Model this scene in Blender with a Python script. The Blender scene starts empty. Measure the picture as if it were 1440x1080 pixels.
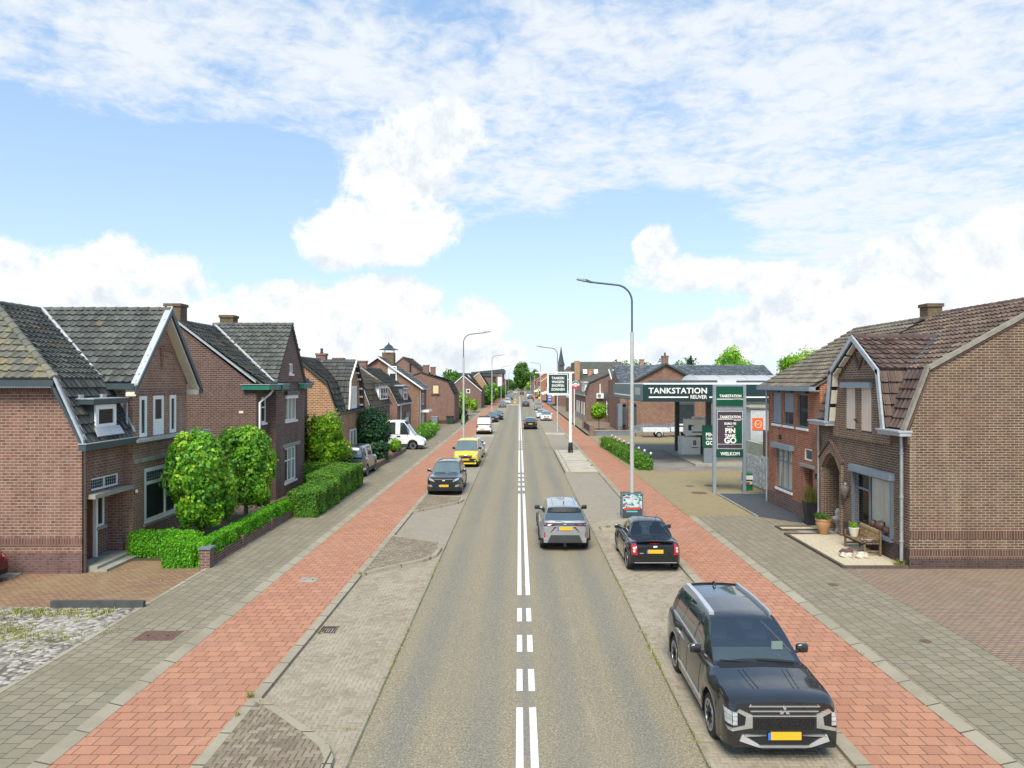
import bpy, bmesh, math, random
import numpy as np
from mathutils import Vector, Matrix
from mathutils.bvhtree import BVHTree

scene = bpy.context.scene
COL = scene.collection
R = math.radians
random.seed(7)
rng = np.random.default_rng(7)

# ------------------------------------------------------------------ camera
cam_d = bpy.data.cameras.new("camera")
cam = bpy.data.objects.new("camera", cam_d)
COL.objects.link(cam)
cam.location = (0, 0, 6.0)
cam.rotation_euler = (R(90), 0, 0)
cam_d.sensor_width = 36
cam_d.lens = 25.0
cam_d.shift_x = -10 / 1440
cam_d.shift_y = -3 / 1440
cam_d.clip_start = 0.1
cam_d.clip_end = 6000
scene.camera = cam

# ------------------------------------------------------------------ exposure
vs = scene.view_settings
vs.view_transform = 'Standard'
vs.look = 'None'
vs.exposure = 1.36
vs.gamma = 1.0
vs.use_curve_mapping = False
scene.cycles.max_bounces = 6
scene.cycles.transparent_max_bounces = 12
scene.cycles.use_denoising = True

SUN_EL, SUN_AZ = 50.0, 190.0      # azimuth clockwise from +Y

# ------------------------------------------------------------------ node helper
class NT:
    def __init__(self, tree):
        self.t = tree
        self.n = tree.nodes
        self.l = tree.links
    def new(self, typ, **kw):
        nd = self.n.new(typ)
        for k, v in kw.items():
            setattr(nd, k, v)
        return nd
    def put(self, sock, v):
        if v is None:
            return
        if isinstance(v, bpy.types.NodeSocket):
            self.l.new(v, sock)
        elif isinstance(v, (tuple, list)):
            if sock.type == 'RGBA' and len(v) == 3:
                v = (*v, 1)
            sock.default_value = v
        else:
            sock.default_value = v
    def m(self, op, a, b=None, c=None, clamp=False):
        nd = self.new('ShaderNodeMath', operation=op, use_clamp=clamp)
        for i, v in enumerate((a, b, c)):
            self.put(nd.inputs[i], v)
        return nd.outputs[0]
    def mix(self, f, a, b, blend='MIX'):
        nd = self.new('ShaderNodeMix', data_type='RGBA', blend_type=blend)
        self.put(nd.inputs[0], f)
        self.put(nd.inputs[6], a)
        self.put(nd.inputs[7], b)
        return nd.outputs[2]
    def noise(self, vec, scale, detail=4, rough=.55, dist=0.0):
        nd = self.new('ShaderNodeTexNoise')
        self.put(nd.inputs['Vector'], vec)
        nd.inputs['Scale'].default_value = scale
        nd.inputs['Detail'].default_value = detail
        nd.inputs['Roughness'].default_value = rough
        nd.inputs['Distortion'].default_value = dist
        return nd.outputs['Fac']
    def ramp(self, f, stops):
        nd = self.new('ShaderNodeValToRGB')
        self.put(nd.inputs[0], f)
        e = nd.color_ramp.elements
        while len(e) < len(stops):
            e.new(.5)
        for i, (p, c) in enumerate(stops):
            e[i].position = p
            e[i].color = (*c, 1) if len(c) == 3 else c
        return nd.outputs[0]
    def sstep(self, v, a, b):
        nd = self.new('ShaderNodeMapRange', interpolation_type='SMOOTHSTEP')
        self.put(nd.inputs[0], v)
        nd.inputs[1].default_value = a
        nd.inputs[2].default_value = b
        return nd.outputs[0]

# ------------------------------------------------------------------ world: sky with real cloud field (functions of direction)
world = bpy.data.worlds.new("World")
scene.world = world
world.use_nodes = True
wt = NT(world.node_tree)
wt.n.clear()
w_out = wt.new('ShaderNodeOutputWorld')
w_bg = wt.new('ShaderNodeBackground')
w_bg.inputs[1].default_value = 0.15
sky = wt.new('ShaderNodeTexSky', sky_type='NISHITA')
sky.sun_disc = False
sky.sun_elevation = R(SUN_EL)
sky.sun_rotation = R(SUN_AZ)
sky.altitude = 50
sky.air_density = 1.0
sky.dust_density = 0.6
sky.ozone_density = 2.0
tc = wt.new('ShaderNodeTexCoord')
sep = wt.new('ShaderNodeSeparateXYZ')
wt.l.new(tc.outputs['Generated'], sep.inputs[0])
dx, dy, dz = sep.outputs
az = wt.m('ARCTAN2', dx, dy)
el = wt.m('ARCSINE', dz)
DIRV = tc.outputs['Generated']
# vector of noise offsets for crinkled cloud edges
n_big = wt.noise(DIRV, 6.5, 9, .66, .25)
n_mid = wt.noise(DIRV, 21.0, 9, .68, .15)
n_wrap = wt.m('ADD', wt.m('MULTIPLY', wt.m('SUBTRACT', n_big, .5), 2.0), wt.m('MULTIPLY', wt.m('SUBTRACT', n_mid, .5), 2.1))
def pxdir(px, py):
    X = (px - 730) / 1000; Z = (537 - py) / 1000
    return math.atan(X), math.atan(Z / math.sqrt(1 + X * X))
def field(blobs):
    acc = None
    for (px, py, rx, ry) in blobs:
        a0, e0 = pxdir(px, py)
        u = wt.m('MULTIPLY', wt.m('SUBTRACT', az, a0), 1000 / rx)
        v = wt.m('MULTIPLY', wt.m('SUBTRACT', el, e0), 1000 / ry)
        d = wt.m('SUBTRACT', 1.0, wt.m('ADD', wt.m('MULTIPLY', u, u), wt.m('MULTIPLY', v, v)))
        d = wt.m('MAXIMUM', d, -1.5)
        acc = d if acc is None else wt.m('SMOOTH_MAX', acc, d, .25)
    return acc
cum = [(560, 250, 95, 75), (620, 185, 75, 45), (520, 325, 105, 55), (585, 320, 70, 40), (470, 345, 40, 40),
       (160, 375, 75, 42), (240, 395, 60, 40), (60, 415, 150, 45), (-120, 400, 190, 70), (165, 345, 30, 22),
       (420, 430, 110, 40), (540, 425, 90, 45), (480, 470, 190, 40), (672, 455, 45, 45), (660, 500, 90, 30),
       (922, 352, 34, 40), (965, 385, 90, 30), (1080, 395, 90, 26),
       (1290, 385, 120, 62), (1400, 375, 160, 75), (1180, 420, 120, 45), (1100, 460, 120, 38), (1000, 480, 120, 34), (900, 497, 80, 22),
       (1650, 380, 250, 110), (-420, 420, 260, 80), (1350, 460, 300, 70), (150, 460, 300, 60)]
Fc = field(cum)
dens = wt.m('ADD', wt.m('SUBTRACT', Fc, .1), wt.m('MULTIPLY', n_wrap, .95))
cmask = wt.sstep(dens, -.1, 0.46)
# high thin altocumulus sheet, laid out on a horizontal plane
hz = wt.m('ADD', wt.m('MAXIMUM', dz, 0.0), .10)
comb = wt.new('ShaderNodeCombineXYZ')
wt.put(comb.inputs[0], wt.m('DIVIDE', dx, hz))
wt.put(comb.inputs[1], wt.m('DIVIDE', dy, hz))
HV = comb.outputs[0]
h_fine = wt.m('ADD', wt.m('MULTIPLY', wt.noise(HV, 5.0, 7, .62, .5), .6), wt.m('MULTIPLY', wt.noise(HV, 16.0, 5, .6, .6), .4))
h_mid = wt.noise(HV, 1.7, 6, .6, .8)
holes = field([(150, 275, 270, 75), (330, 320, 220, 70), (60, 300, 150, 90), (720, 400, 150, 60), (780, 345, 130, 40), (900, 300, 120, 35), (1000, 330, 60, 30), (350, 210, 110, 25)])
veil = field([(1250, 310, 330, 60), (1150, 220, 430, 130), (900, 230, 300, 90), (300, 60, 420, 70), (1100, 60, 500, 100), (700, 120, 300, 90)])
hd = wt.m('ADD', wt.m('MULTIPLY', wt.m('SUBTRACT', h_fine, .5), 3.4), wt.m('MULTIPLY', wt.m('SUBTRACT', h_mid, .5), 1.8))
hd = wt.m('ADD', hd, wt.m('MULTIPLY', wt.m('MINIMUM', veil, .8), .42))
hd = wt.m('SUBTRACT', hd, wt.m('MULTIPLY', wt.m('MAXIMUM', wt.m('ADD', holes, .45), 0.0), .85))
hmask = wt.m('MULTIPLY', wt.sstep(hd, -.5, .72), .9)
low = wt.m('MULTIPLY', wt.sstep(el, .17, -.02), .5)
skyc = wt.mix(1.0, sky.outputs[0], (1.0, 1.0, 1.0), 'MULTIPLY')
SKYGAIN = wt.new('ShaderNodeVectorMath', operation='MULTIPLY')
wt.l.new(skyc, SKYGAIN.inputs[0])
SKYGAIN.inputs[1].default_value = (1.0, 1.0, 1.0)
blue = wt.mix(.8, SKYGAIN.outputs[0], wt.mix(wt.sstep(el, .02, .5), (1.42, 1.82, 2.3), (.86, 1.36, 2.08)))
c1 = wt.mix(hmask, blue, (2.42, 2.52, 2.6))
c1 = wt.mix(low, c1, (2.0, 2.22, 2.5))
upv = wt.new('ShaderNodeVectorMath', operation='ADD'); wt.l.new(DIRV, upv.inputs[0]); upv.inputs[1].default_value = (.006, 0, .022)
n_up = wt.noise(upv.outputs[0], 6.5, 9, .66, .25)
n_up2 = wt.noise(upv.outputs[0], 21.0, 5, .6, .15)
lit = wt.m('ADD', wt.m('MULTIPLY', wt.m('SUBTRACT', n_big, n_up), 2.6), wt.m('MULTIPLY', wt.m('SUBTRACT', n_mid, n_up2), .7))
shade = wt.sstep(lit, -.42, .22)
cc = wt.mix(shade, (2.02, 2.2, 2.36), (2.82, 2.85, 2.87))
c2 = wt.mix(cmask, c1, cc)
wt.l.new(c2, w_bg.inputs[0])
wt.l.new(w_bg.outputs[0], w_out.inputs[0])

# ------------------------------------------------------------------ sun (veiled by thin cloud: broad and soft)
sd = bpy.data.lights.new("sun", 'SUN')
sd.energy = 2.0
sd.angle = R(30)
sd.color = (1.0, .94, .80)
sun = bpy.data.objects.new("sun", sd)
COL.objects.link(sun)
sv = Vector((math.sin(R(SUN_AZ)) * math.cos(R(SUN_EL)), math.cos(R(SUN_AZ)) * math.cos(R(SUN_EL)), math.sin(R(SUN_EL))))
sun.rotation_euler = sv.to_track_quat('Z', 'Y').to_euler()
sun.location = (0, -20, 40)

# ------------------------------------------------------------------ materials
MATS = {}
def newmat(name):
    m = bpy.data.materials.new(name)
    m.use_nodes = True
    t = NT(m.node_tree)
    b = t.n['Principled BSDF']
    MATS[name] = m
    return m, t, b
def uvof(t):
    return t.new('ShaderNodeUVMap', uv_map='UV').outputs[0]
def objc(t):
    return t.new('ShaderNodeTexCoord').outputs['Object']
def bump(t, b, h, strength=.3, dist=.02):
    nd = t.new('ShaderNodeBump')
    nd.inputs['Strength'].default_value = strength
    nd.inputs['Distance'].default_value = dist
    t.put(nd.inputs['Height'], h)
    t.l.new(nd.outputs[0], b.inputs['Normal'])
def tint(t):
    return t.new('ShaderNodeAttribute', attribute_name='tint').outputs['Fac']

def plain(name, c, rough=.6, metal=0.0, var=.12, scale=3.0, bmp=0.0, spec=.5, coat=0.0):
    m, t, b = newmat(name)
    n = t.noise(objc(t), scale, 5, .6)
    lo = tuple(x * (1 - var) for x in c); hi = tuple(min(1, x * (1 + var)) for x in c)
    t.put(b.inputs['Base Color'], t.ramp(n, [(.3, lo), (.7, hi)]))
    b.inputs['Roughness'].default_value = rough
    b.inputs['Metallic'].default_value = metal
    b.inputs['Specular IOR Level'].default_value = spec
    b.inputs['Coat Weight'].default_value = coat
    b.inputs['Coat Roughness'].default_value = .04
    if bmp:
        bump(t, b, t.noise(objc(t), scale * 12, 4, .6), bmp, .01)
    return m

def brick(name, ca, cb, cm, bw=.22, bh=.075, ms=.009, stain=(.5, .45, .4), stain_amt=.35, dark=None, scale=.5, bmp=.5):
    m, t, b = newmat(name)
    uv = uvof(t)
    bt = t.new('ShaderNodeTexBrick')
    t.put(bt.inputs['Vector'], uv)
    bt.inputs['Scale'].default_value = 1
    bt.inputs['Brick Width'].default_value = bw
    bt.inputs['Row Height'].default_value = bh
    bt.inputs['Mortar Size'].default_value = ms
    bt.inputs['Mortar Smooth'].default_value = .3
    bt.inputs['Bias'].default_value = 0.0
    t.put(bt.inputs['Color1'], ca)
    t.put(bt.inputs['Color2'], cb)
    t.put(bt.inputs['Mortar'], cm)
    c = bt.outputs[0]
    # second, coarser brick pattern mixes odd courses and burnt bricks
    wn = t.new('ShaderNodeTexWhiteNoise', noise_dimensions='2D')
    sx = t.new('ShaderNodeVectorMath', operation='DIVIDE')
    t.put(sx.inputs[0], uv); sx.inputs[1].default_value = (bw * .5, bh, 1)
    fl = t.new('ShaderNodeVectorMath', operation='FLOOR')
    t.l.new(sx.outputs[0], fl.inputs[0]); t.l.new(fl.outputs[0], wn.inputs['Vector'])
    odd = t.m('MULTIPLY', t.sstep(wn.outputs['Value'], .6, .95), .75)
    inv = t.m('SUBTRACT', 1.0, bt.outputs['Fac'])
    c = t.mix(t.m('MULTIPLY', odd, inv), c, dark or tuple(x * .45 for x in ca))
    n = t.noise(uv, scale, 6, .65)
    c = t.mix(t.m('MULTIPLY', t.sstep(n, .45, .75), stain_amt), c, stain)
    n2 = t.noise(uv, scale * 5, 5, .6)
    c = t.mix(t.m('MULTIPLY', t.sstep(n2, .35, .75), .35), c, tuple(x * .62 for x in ca))
    su = t.new('ShaderNodeVectorMath', operation='MULTIPLY'); t.put(su.inputs[0], uv); su.inputs[1].default_value = (1.6, .16, 1)
    n4 = t.noise(su.outputs[0], 1.0, 7, .65)
    c = t.mix(t.m('MULTIPLY', t.sstep(n4, .5, .7), .3), c, tuple(x * .45 for x in ca))
    c = t.mix(t.m('MULTIPLY', t.sstep(n4, .46, .3), .22), c, tuple(min(1, x * 1.35) for x in cm))
    t.put(b.inputs['Base Color'], c)
    b.inputs['Roughness'].default_value = .85
    b.inputs['Specular IOR Level'].default_value = .25
    bump(t, b, t.m('ADD', inv, t.m('MULTIPLY', t.noise(uv, 25, 3), .5)), bmp, .012)
    return m

def rooftile(name, stops, moss=(.16, .15, .05), moss_amt=.5, rough=.75):
    m, t, b = newmat(name)
    oc = objc(t)
    c = t.ramp(tint(t), stops)
    n = t.noise(oc, .7, 6, .7)
    c = t.mix(t.m('MULTIPLY', t.sstep(n, .52, .72), moss_amt), c, moss)
    n2 = t.noise(oc, 9, 5, .65)
    c = t.mix(t.m('MULTIPLY', t.sstep(n2, .4, .8), .45), c, tuple(x * .5 for x in stops[0][1]))
    t.put(b.inputs['Base Color'], c)
    b.inputs['Roughness'].default_value = rough
    b.inputs['Specular IOR Level'].default_value = .35
    bump(t, b, t.noise(oc, 30, 4, .6), .25, .01)
    return m

def leafmat(name, dark, mid, light, trans=.35):
    m, t, b = newmat(name)
    c = t.ramp(tint(t), [(0, dark), (.5, mid), (1, light)])
    t.put(b.inputs['Base Color'], c)
    b.inputs['Roughness'].default_value = .45
    b.inputs['Specular IOR Level'].default_value = .35
    tr = t.new('ShaderNodeBsdfTranslucent')
    t.put(tr.inputs[0], t.mix(.5, c, light))
    mx = t.new('ShaderNodeMixShader')
    mx.inputs[0].default_value = trans
    t.l.new(b.outputs[0], mx.inputs[1]); t.l.new(tr.outputs[0], mx.inputs[2])
    t.l.new(mx.outputs[0], t.n['Material Output'].inputs[0])
    return m

def tilepave(name, ca, cb, cm, bw=.3, bh=.3, ms=.008, swap=False, dirt=(.3, .28, .2), dirt_amt=.5, grime=(.5, .47, .4), grime_amt=.3, bmp=.4, off=.5):
    m, t, b = newmat(name)
    oc = objc(t)
    v = oc
    if swap:
        s = t.new('ShaderNodeSeparateXYZ'); t.put(s.inputs[0], oc)
        k = t.new('ShaderNodeCombineXYZ'); t.l.new(s.outputs[1], k.inputs[0]); t.l.new(s.outputs[0], k.inputs[1])
        v = k.outputs[0]
    bt = t.new('ShaderNodeTexBrick')
    bt.offset = off
    t.put(bt.inputs['Vector'], v)
    bt.inputs['Scale'].default_value = 1
    bt.inputs['Brick Width'].default_value = bw
    bt.inputs['Row Height'].default_value = bh
    bt.inputs['Mortar Size'].default_value = ms
    bt.inputs['Mortar Smooth'].default_value = .2
    t.put(bt.inputs['Color1'], ca); t.put(bt.inputs['Color2'], cb); t.put(bt.inputs['Mortar'], cm)
    c = bt.outputs[0]
    sp = t.new('ShaderNodeSeparateXYZ'); t.put(sp.inputs[0], v)
    row = t.m('FLOOR', t.m('DIVIDE', sp.outputs[1], bh))
    ev = t.m('SUBTRACT', 1.0, t.m('FLOORED_MODULO', row, 2.0))
    xi = t.m('FLOOR', t.m('DIVIDE', t.m('ADD', sp.outputs[0], t.m('MULTIPLY', ev, bw * off)), bw))
    ci = t.new('ShaderNodeCombineXYZ'); t.put(ci.inputs[0], xi); t.put(ci.inputs[1], row)
    wn = t.new('ShaderNodeTexWhiteNoise', noise_dimensions='2D'); t.l.new(ci.outputs[0], wn.inputs['Vector'])
    keep = t.m('SUBTRACT', 1.0, bt.outputs['Fac'])
    c = t.mix(t.m('MULTIPLY', t.m('MULTIPLY', t.sstep(wn.outputs['Value'], .86, .97), keep), .14), c, tuple(x * .5 for x in ca))
    c = t.mix(t.m('MULTIPLY', t.m('MULTIPLY', t.sstep(wn.outputs['Value'], .12, .02), keep), .1), c, tuple(min(1, x * 1.5) for x in ca))
    n = t.noise(oc, .45, 7, .7)
    c = t.mix(t.m('MULTIPLY', t.sstep(n, .42, .72), dirt_amt), c, dirt)
    n2 = t.noise(oc, 1.1, 8, .72, .5)
    c = t.mix(t.m('MULTIPLY', t.sstep(n2, .55, .75), grime_amt), c, grime)
    n3 = t.noise(oc, 22, 4, .7)
    c = t.mix(t.m('MULTIPLY', t.sstep(n3, .5, .8), .3), c, tuple(x * .55 for x in ca))
    t.put(b.inputs['Base Color'], c)
    b.inputs['Roughness'].default_value = .85
    b.inputs['Specular IOR Level'].default_value = .2
    inv = t.m('SUBTRACT', 1.0, bt.outputs['Fac'])
    bump(t, b, t.m('ADD', inv, t.m('MULTIPLY', n3, .4)), bmp, .01)
    return m

def glassmat(name, tintc, refl=.9, ior=1.6, rough=.03, coat=1.0):
    m, t, b = newmat(name)
    n = t.noise(objc(t), 1.3, 3, .5)
    t.put(b.inputs['Base Color'], t.mix(n, tuple(x * .6 for x in tintc), tuple(x * 1.4 for x in tintc)))
    b.inputs['Roughness'].default_value = rough
    b.inputs['IOR'].default_value = ior
    b.inputs['Specular IOR Level'].default_value = refl
    b.inputs['Coat Weight'].default_value = coat
    b.inputs['Coat IOR'].default_value = ior
    b.inputs['Coat Roughness'].default_value = .02
    return m

def curtained(name):
    m, t, b = newmat(name)
    s = t.new('ShaderNodeVectorMath', operation='MULTIPLY'); t.put(s.inputs[0], objc(t)); s.inputs[1].default_value = (1, 1, .04)
    n = t.noise(s.outputs[0], 2.6, 3, .5); f = t.noise(s.outputs[0], 16, 2, .5)
    cur = t.ramp(f, [(.35, (.26, .26, .225)), (.65, (.5, .49, .43))])
    t.put(b.inputs['Base Color'], t.mix(t.sstep(n, .44, .5), (.035, .042, .042), cur))
    b.inputs['Roughness'].default_value = .06; b.inputs['IOR'].default_value = 1.4
    return m

def clearglass(name, col=(.96, .97, .96), base=.02, ior=1.3):
    m, t, b = newmat(name)
    tr = t.new('ShaderNodeBsdfTransparent'); tr.inputs[0].default_value = (*col, 1)
    gl = t.new('ShaderNodeBsdfGlossy'); gl.inputs['Roughness'].default_value = .02
    fr = t.new('ShaderNodeFresnel'); fr.inputs[0].default_value = ior
    mx = t.new('ShaderNodeMixShader')
    t.l.new(t.m('ADD', t.m('MULTIPLY', fr.outputs[0], .9), base), mx.inputs[0])
    t.l.new(tr.outputs[0], mx.inputs[1]); t.l.new(gl.outputs[0], mx.inputs[2])
    t.l.new(mx.outputs[0], t.n['Material Output'].inputs[0])
    return m

def carpaint(name, c, metal=.3, rough=.28):
    m, t, b = newmat(name)
    n = t.noise(objc(t), 2.0, 5, .6)
    t.put(b.inputs['Base Color'], t.mix(n, tuple(x * .85 for x in c), tuple(min(1, x * 1.12) for x in c)))
    b.inputs['Metallic'].default_value = metal
    b.inputs['Roughness'].default_value = rough
    b.inputs['Coat Weight'].default_value = 1
    b.inputs['Coat Roughness'].default_value = .03
    return m

# setting
def asphalt():
    m, t, b = newmat('asphalt_worn')
    oc = objc(t)
    s = t.new('ShaderNodeSeparateXYZ'); t.put(s.inputs[0], oc)
    x = s.outputs[0]
    k = t.new('ShaderNodeCombineXYZ')
    t.put(k.inputs[0], x); t.put(k.inputs[1], t.m('MULTIPLY', s.outputs[1], .06))
    streak = t.noise(k.outputs[0], 1.6, 5, .6, .2)
    # tyre-polished tracks, four bands across the carriageway
    def band(c, w):
        d = t.m('DIVIDE', t.m('SUBTRACT', x, c), w)
        return t.m('MAXIMUM', t.m('SUBTRACT', 1.0, t.m('MULTIPLY', d, d)), 0.0)
    tr = t.m('ADD', t.m('ADD', band(-2.0, .45), band(-.65, .4)), t.m('ADD', band(.85, .4), band(2.15, .45)))
    f = t.m('ADD', t.m('MULTIPLY', tr, .34), t.m('MULTIPLY', streak, .75))
    c = t.ramp(f, [(.24, (.355, .297, .195)), (.52, (.31, .27, .193)), (.85, (.245, .23, .195))])
    g = t.noise(oc, 26, 5, .85)
    c = t.mix(t.sstep(g, .36, .62), t.mix(.7, c, (.075, .066, .05)), c)
    g2 = t.noise(oc, 45, 4, .85)
    c = t.mix(t.m('MULTIPLY', t.sstep(g2, .55, .68), .65), c, (.46, .42, .31))
    vo = t.new('ShaderNodeTexVoronoi'); vo.inputs['Scale'].default_value = 46; t.put(vo.inputs['Vector'], oc)
    wv = t.new('ShaderNodeTexWhiteNoise', noise_dimensions='3D'); t.l.new(vo.outputs['Color'], wv.inputs['Vector'])
    gr = t.ramp(wv.outputs['Value'], [(0, (.5, .48, .45)), (.5, (.95, .95, .95)), (.85, (1.15, 1.13, 1.05)), (1, (1.9, 1.85, 1.6))])
    c = t.mix(.5, c, gr, 'MULTIPLY')
    big = t.noise(oc, .25, 5, .6)
    c = t.mix(t.m('MULTIPLY', t.sstep(big, .4, .7), .3), c, (.25, .215, .15))
    # old tar seam along the centre line and a scraped streak in the right lane
    kk = t.new('ShaderNodeCombineXYZ'); t.put(kk.inputs[0], t.m('MULTIPLY', x, 2.0)); t.put(kk.inputs[1], t.m('MULTIPLY', s.outputs[1], .5))
    ns = t.noise(kk.outputs[0], 2.2, 6, .7)
    seam = t.m('MULTIPLY', band(.13, .22), t.sstep(ns, .35, .65))
    c = t.mix(t.m('MULTIPLY', seam, .6), c, (.17, .17, .175))
    scr = t.m('MULTIPLY', band(1.32, .12), t.sstep(ns, .5, .68))
    c = t.mix(t.m('MULTIPLY', scr, .22), c, (.42, .4, .33))
    t.put(b.inputs['Base Color'], c)
    b.inputs['Roughness'].default_value = .8
    b.inputs['Specular IOR Level'].default_value = .3
    bump(t, b, t.noise(oc, 90, 3, .7), .35, .01)
    return m
M_ASPH = asphalt()
M_RED = tilepave('red_cycle_tile', (.45, .22, .135), (.38, .178, .11), (.16, .08, .055), .31, .29, .011, dirt=(.37, .2, .135), dirt_amt=.5, grime=(.50, .31, .205), grime_amt=.5)
M_WALK = tilepave('grey_paving_tile', (.272, .236, .168), (.22, .193, .14), (.075, .07, .05), .3, .3, .010, swap=True, dirt=(.205, .178, .115), dirt_amt=.7, grime=(.35, .31, .24), grime_amt=.5)
M_KERB = tilepave('concrete_kerb', (.36, .315, .235), (.315, .277, .205), (.07, .06, .042), 1.0, 3.0, .018, swap=True, dirt=(.235, .205, .14), dirt_amt=.75, grime=(.42, .375, .285), grime_amt=.45, off=0)
M_BAY = tilepave('bay_paver', (.33, .285, .215), (.28, .24, .185), (.2, .17, .125), .2, .1, .006, dirt=(.29, .27, .22), dirt_amt=.6, grime=(.38, .35, .29), grime_amt=.5, bmp=.25)
M_SAND = tilepave('sandy_forecourt_paver', (.33, .265, .15), (.28, .225, .125), (.17, .135, .075), .22, .11, .012, dirt=(.29, .24, .135), dirt_amt=.6, grime=(.38, .32, .21), grime_amt=.45, bmp=.2)
M_DRIVE = tilepave('red_clinker_drive', (.33, .2, .12), (.245, .145, .09), (.13, .095, .055), .22, .11, .016, dirt=(.31, .235, .13), dirt_amt=.55, grime=(.4, .33, .21), grime_amt=.55)
M_LOT = tilepave('worn_clinker_lot', (.32, .215, .155), (.24, .175, .135), (.11, .09, .06), .22, .11, .014, dirt=(.235, .19, .125), dirt_amt=.55, grime=(.33, .285, .215), grime_amt=.55)
def gravelmat():
    m, t, b = newmat('pale_broken_stone')
    oc = objc(t)
    vo = t.new('ShaderNodeTexVoronoi'); vo.inputs['Scale'].default_value = 8.5; t.put(vo.inputs['Vector'], oc)
    wn = t.new('ShaderNodeTexWhiteNoise', noise_dimensions='3D'); t.l.new(vo.outputs['Color'], wn.inputs['Vector'])
    c = t.ramp(wn.outputs['Value'], [(0, (.21, .185, .15)), (.5, (.33, .295, .245)), (1, (.48, .44, .38))])
    c = t.mix(t.sstep(vo.outputs['Distance'], .42, .75), c, (.10, .09, .07))
    n = t.noise(oc, .55, 8, .72, .4)
    c = t.mix(t.m('MULTIPLY', t.sstep(n, .48, .66), .5), c, (.42, .39, .345))
    n2 = t.noise(oc, .9, 7, .7)
    c = t.mix(t.m('MULTIPLY', t.sstep(n2, .56, .7), .6), c, (.24, .22, .1))
    t.put(b.inputs['Base Color'], c); b.inputs['Roughness'].default_value = .95
    bump(t, b, t.m('SUBTRACT', 1.0, vo.outputs['Distance']), .8, .02)
    return m
M_COBBLE = gravelmat()
_unused = lambda: tilepave('grey_cobbles', (.33, .30, .26), (.2, .18, .155), (.075, .07, .05), .13, .10, .024, dirt=(.46, .43, .38), dirt_amt=.8, grime=(.56, .53, .47), grime_amt=.75, bmp=.9)
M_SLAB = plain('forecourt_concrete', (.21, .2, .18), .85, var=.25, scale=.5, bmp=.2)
M_TAR = plain('dark_asphalt', (.055, .06, .068), .85, var=.3, scale=8, bmp=.4)
def whitemat():
    m, t, b = newmat('road_white')
    oc = objc(t)
    n = t.noise(oc, 7, 8, .75); n2 = t.noise(oc, 55, 4, .8)
    f = t.m('MULTIPLY', t.sstep(t.m('ADD', n, t.m('MULTIPLY', n2, .5)), .82, .98), .75)
    c = t.mix(f, t.ramp(n2, [(.3, (.66, .655, .61)), (.6, (.76, .755, .72))]), (.36, .33, .26))
    t.put(b.inputs['Base Color'], c); b.inputs['Roughness'].default_value = .6
    return m
M_WHITE = whitemat()
M_BEIGE = plain('beige_concrete', (.42, .38, .3), .9, var=.2, scale=1.2, bmp=.3)
M_EARTH = plain('garden_earth', (.075, .05, .035), .95, var=.35, scale=4, bmp=.6)
M_GRAVEL = plain('yellow_gravel', (.52, .44, .31), .95, var=.3, scale=22, bmp=.8)
def groundmat():
    m, t, b = newmat('rough_ground')
    oc = objc(t)
    n = t.noise(oc, .05, 6, .6); n2 = t.noise(oc, .9, 6, .7)
    c = t.mix(t.sstep(n, .4, .6), (.10, .12, .045), (.17, .15, .10))
    c = t.mix(t.m('MULTIPLY', n2, .6), c, (.06, .08, .03))
    t.put(b.inputs['Base Color'], c)
    b.inputs['Roughness'].default_value = 1
    return m
M_GROUND = groundmat()
# building
BR = {}
BR['mauve'] = brick('mauve_brick', (0.259, 0.131, 0.098), (0.187, 0.096, 0.078), (0.356, 0.278, 0.210), bw=.25, bh=.092, ms=.014, stain=(.27, .165, .125), stain_amt=.4)
BR['mauve_warm'] = brick('warm_mauve_brick', (0.350, 0.194, 0.128), (0.259, 0.140, 0.098), (0.415, 0.328, 0.243), bw=.25, bh=.092, ms=.013, stain=(.35, .2, .14), stain_amt=.4)
BR['dark'] = brick('dark_plum_brick', (0.141, 0.076, 0.063), (0.094, 0.056, 0.052), (0.247, 0.202, 0.160), bw=.25, bh=.092, ms=.013, stain=(.14, .08, .062), stain_amt=.35)
BR['plum'] = brick('plum_brick', (0.183, 0.101, 0.081), (0.123, 0.070, 0.062), (0.307, 0.240, 0.193), bw=.25, bh=.092, ms=.013, stain=(.21, .12, .097), stain_amt=.35)
BR['orange'] = brick('orange_brick', (0.378, 0.173, 0.071), (0.263, 0.116, 0.053), (.55, .42, .29), bw=.3, bh=.115, ms=.02, stain=(.5, .3, .15), stain_amt=.4)
BR['brown'] = brick('brown_brick', (0.250, 0.134, 0.100), (0.175, 0.097, 0.081), (0.281, 0.206, 0.168), bw=.28, bh=.1, ms=.014, stain=(.27, .15, .11), stain_amt=.4)
BR['mottled'] = brick('mottled_orange_brick', (0.301, 0.160, 0.093), (0.184, 0.101, 0.077), (0.301, 0.221, 0.168), bw=.28, bh=.1, ms=.014, stain=(.18, .095, .085), stain_amt=.75)
BR['tan'] = brick('tan_dark_brick', (0.160, 0.090, 0.066), (0.095, 0.059, 0.051), (0.324, 0.257, 0.175), bw=.26, bh=.083, ms=.016, stain=(.20, .112, .075), stain_amt=.35)
BR['tan_front'] = brick('tan_front_brick', (0.202, 0.119, 0.083), (0.131, 0.079, 0.066), (0.360, 0.289, 0.196), bw=.26, bh=.083, ms=.016, stain=(.25, .145, .09), stain_amt=.35)
BR['red'] = brick('red_orange_brick', (0.396, 0.132, 0.061), (0.264, 0.086, 0.050), (.44, .28, .19), bw=.25, bh=.083, ms=.014, stain=(.32, .13, .075), stain_amt=.35)
BR['plinth'] = brick('dark_plinth_brick', (.095, .06, .05), (.07, .048, .045), (.12, .095, .08), stain=(.14, .09, .07), stain_amt=.3)
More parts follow.
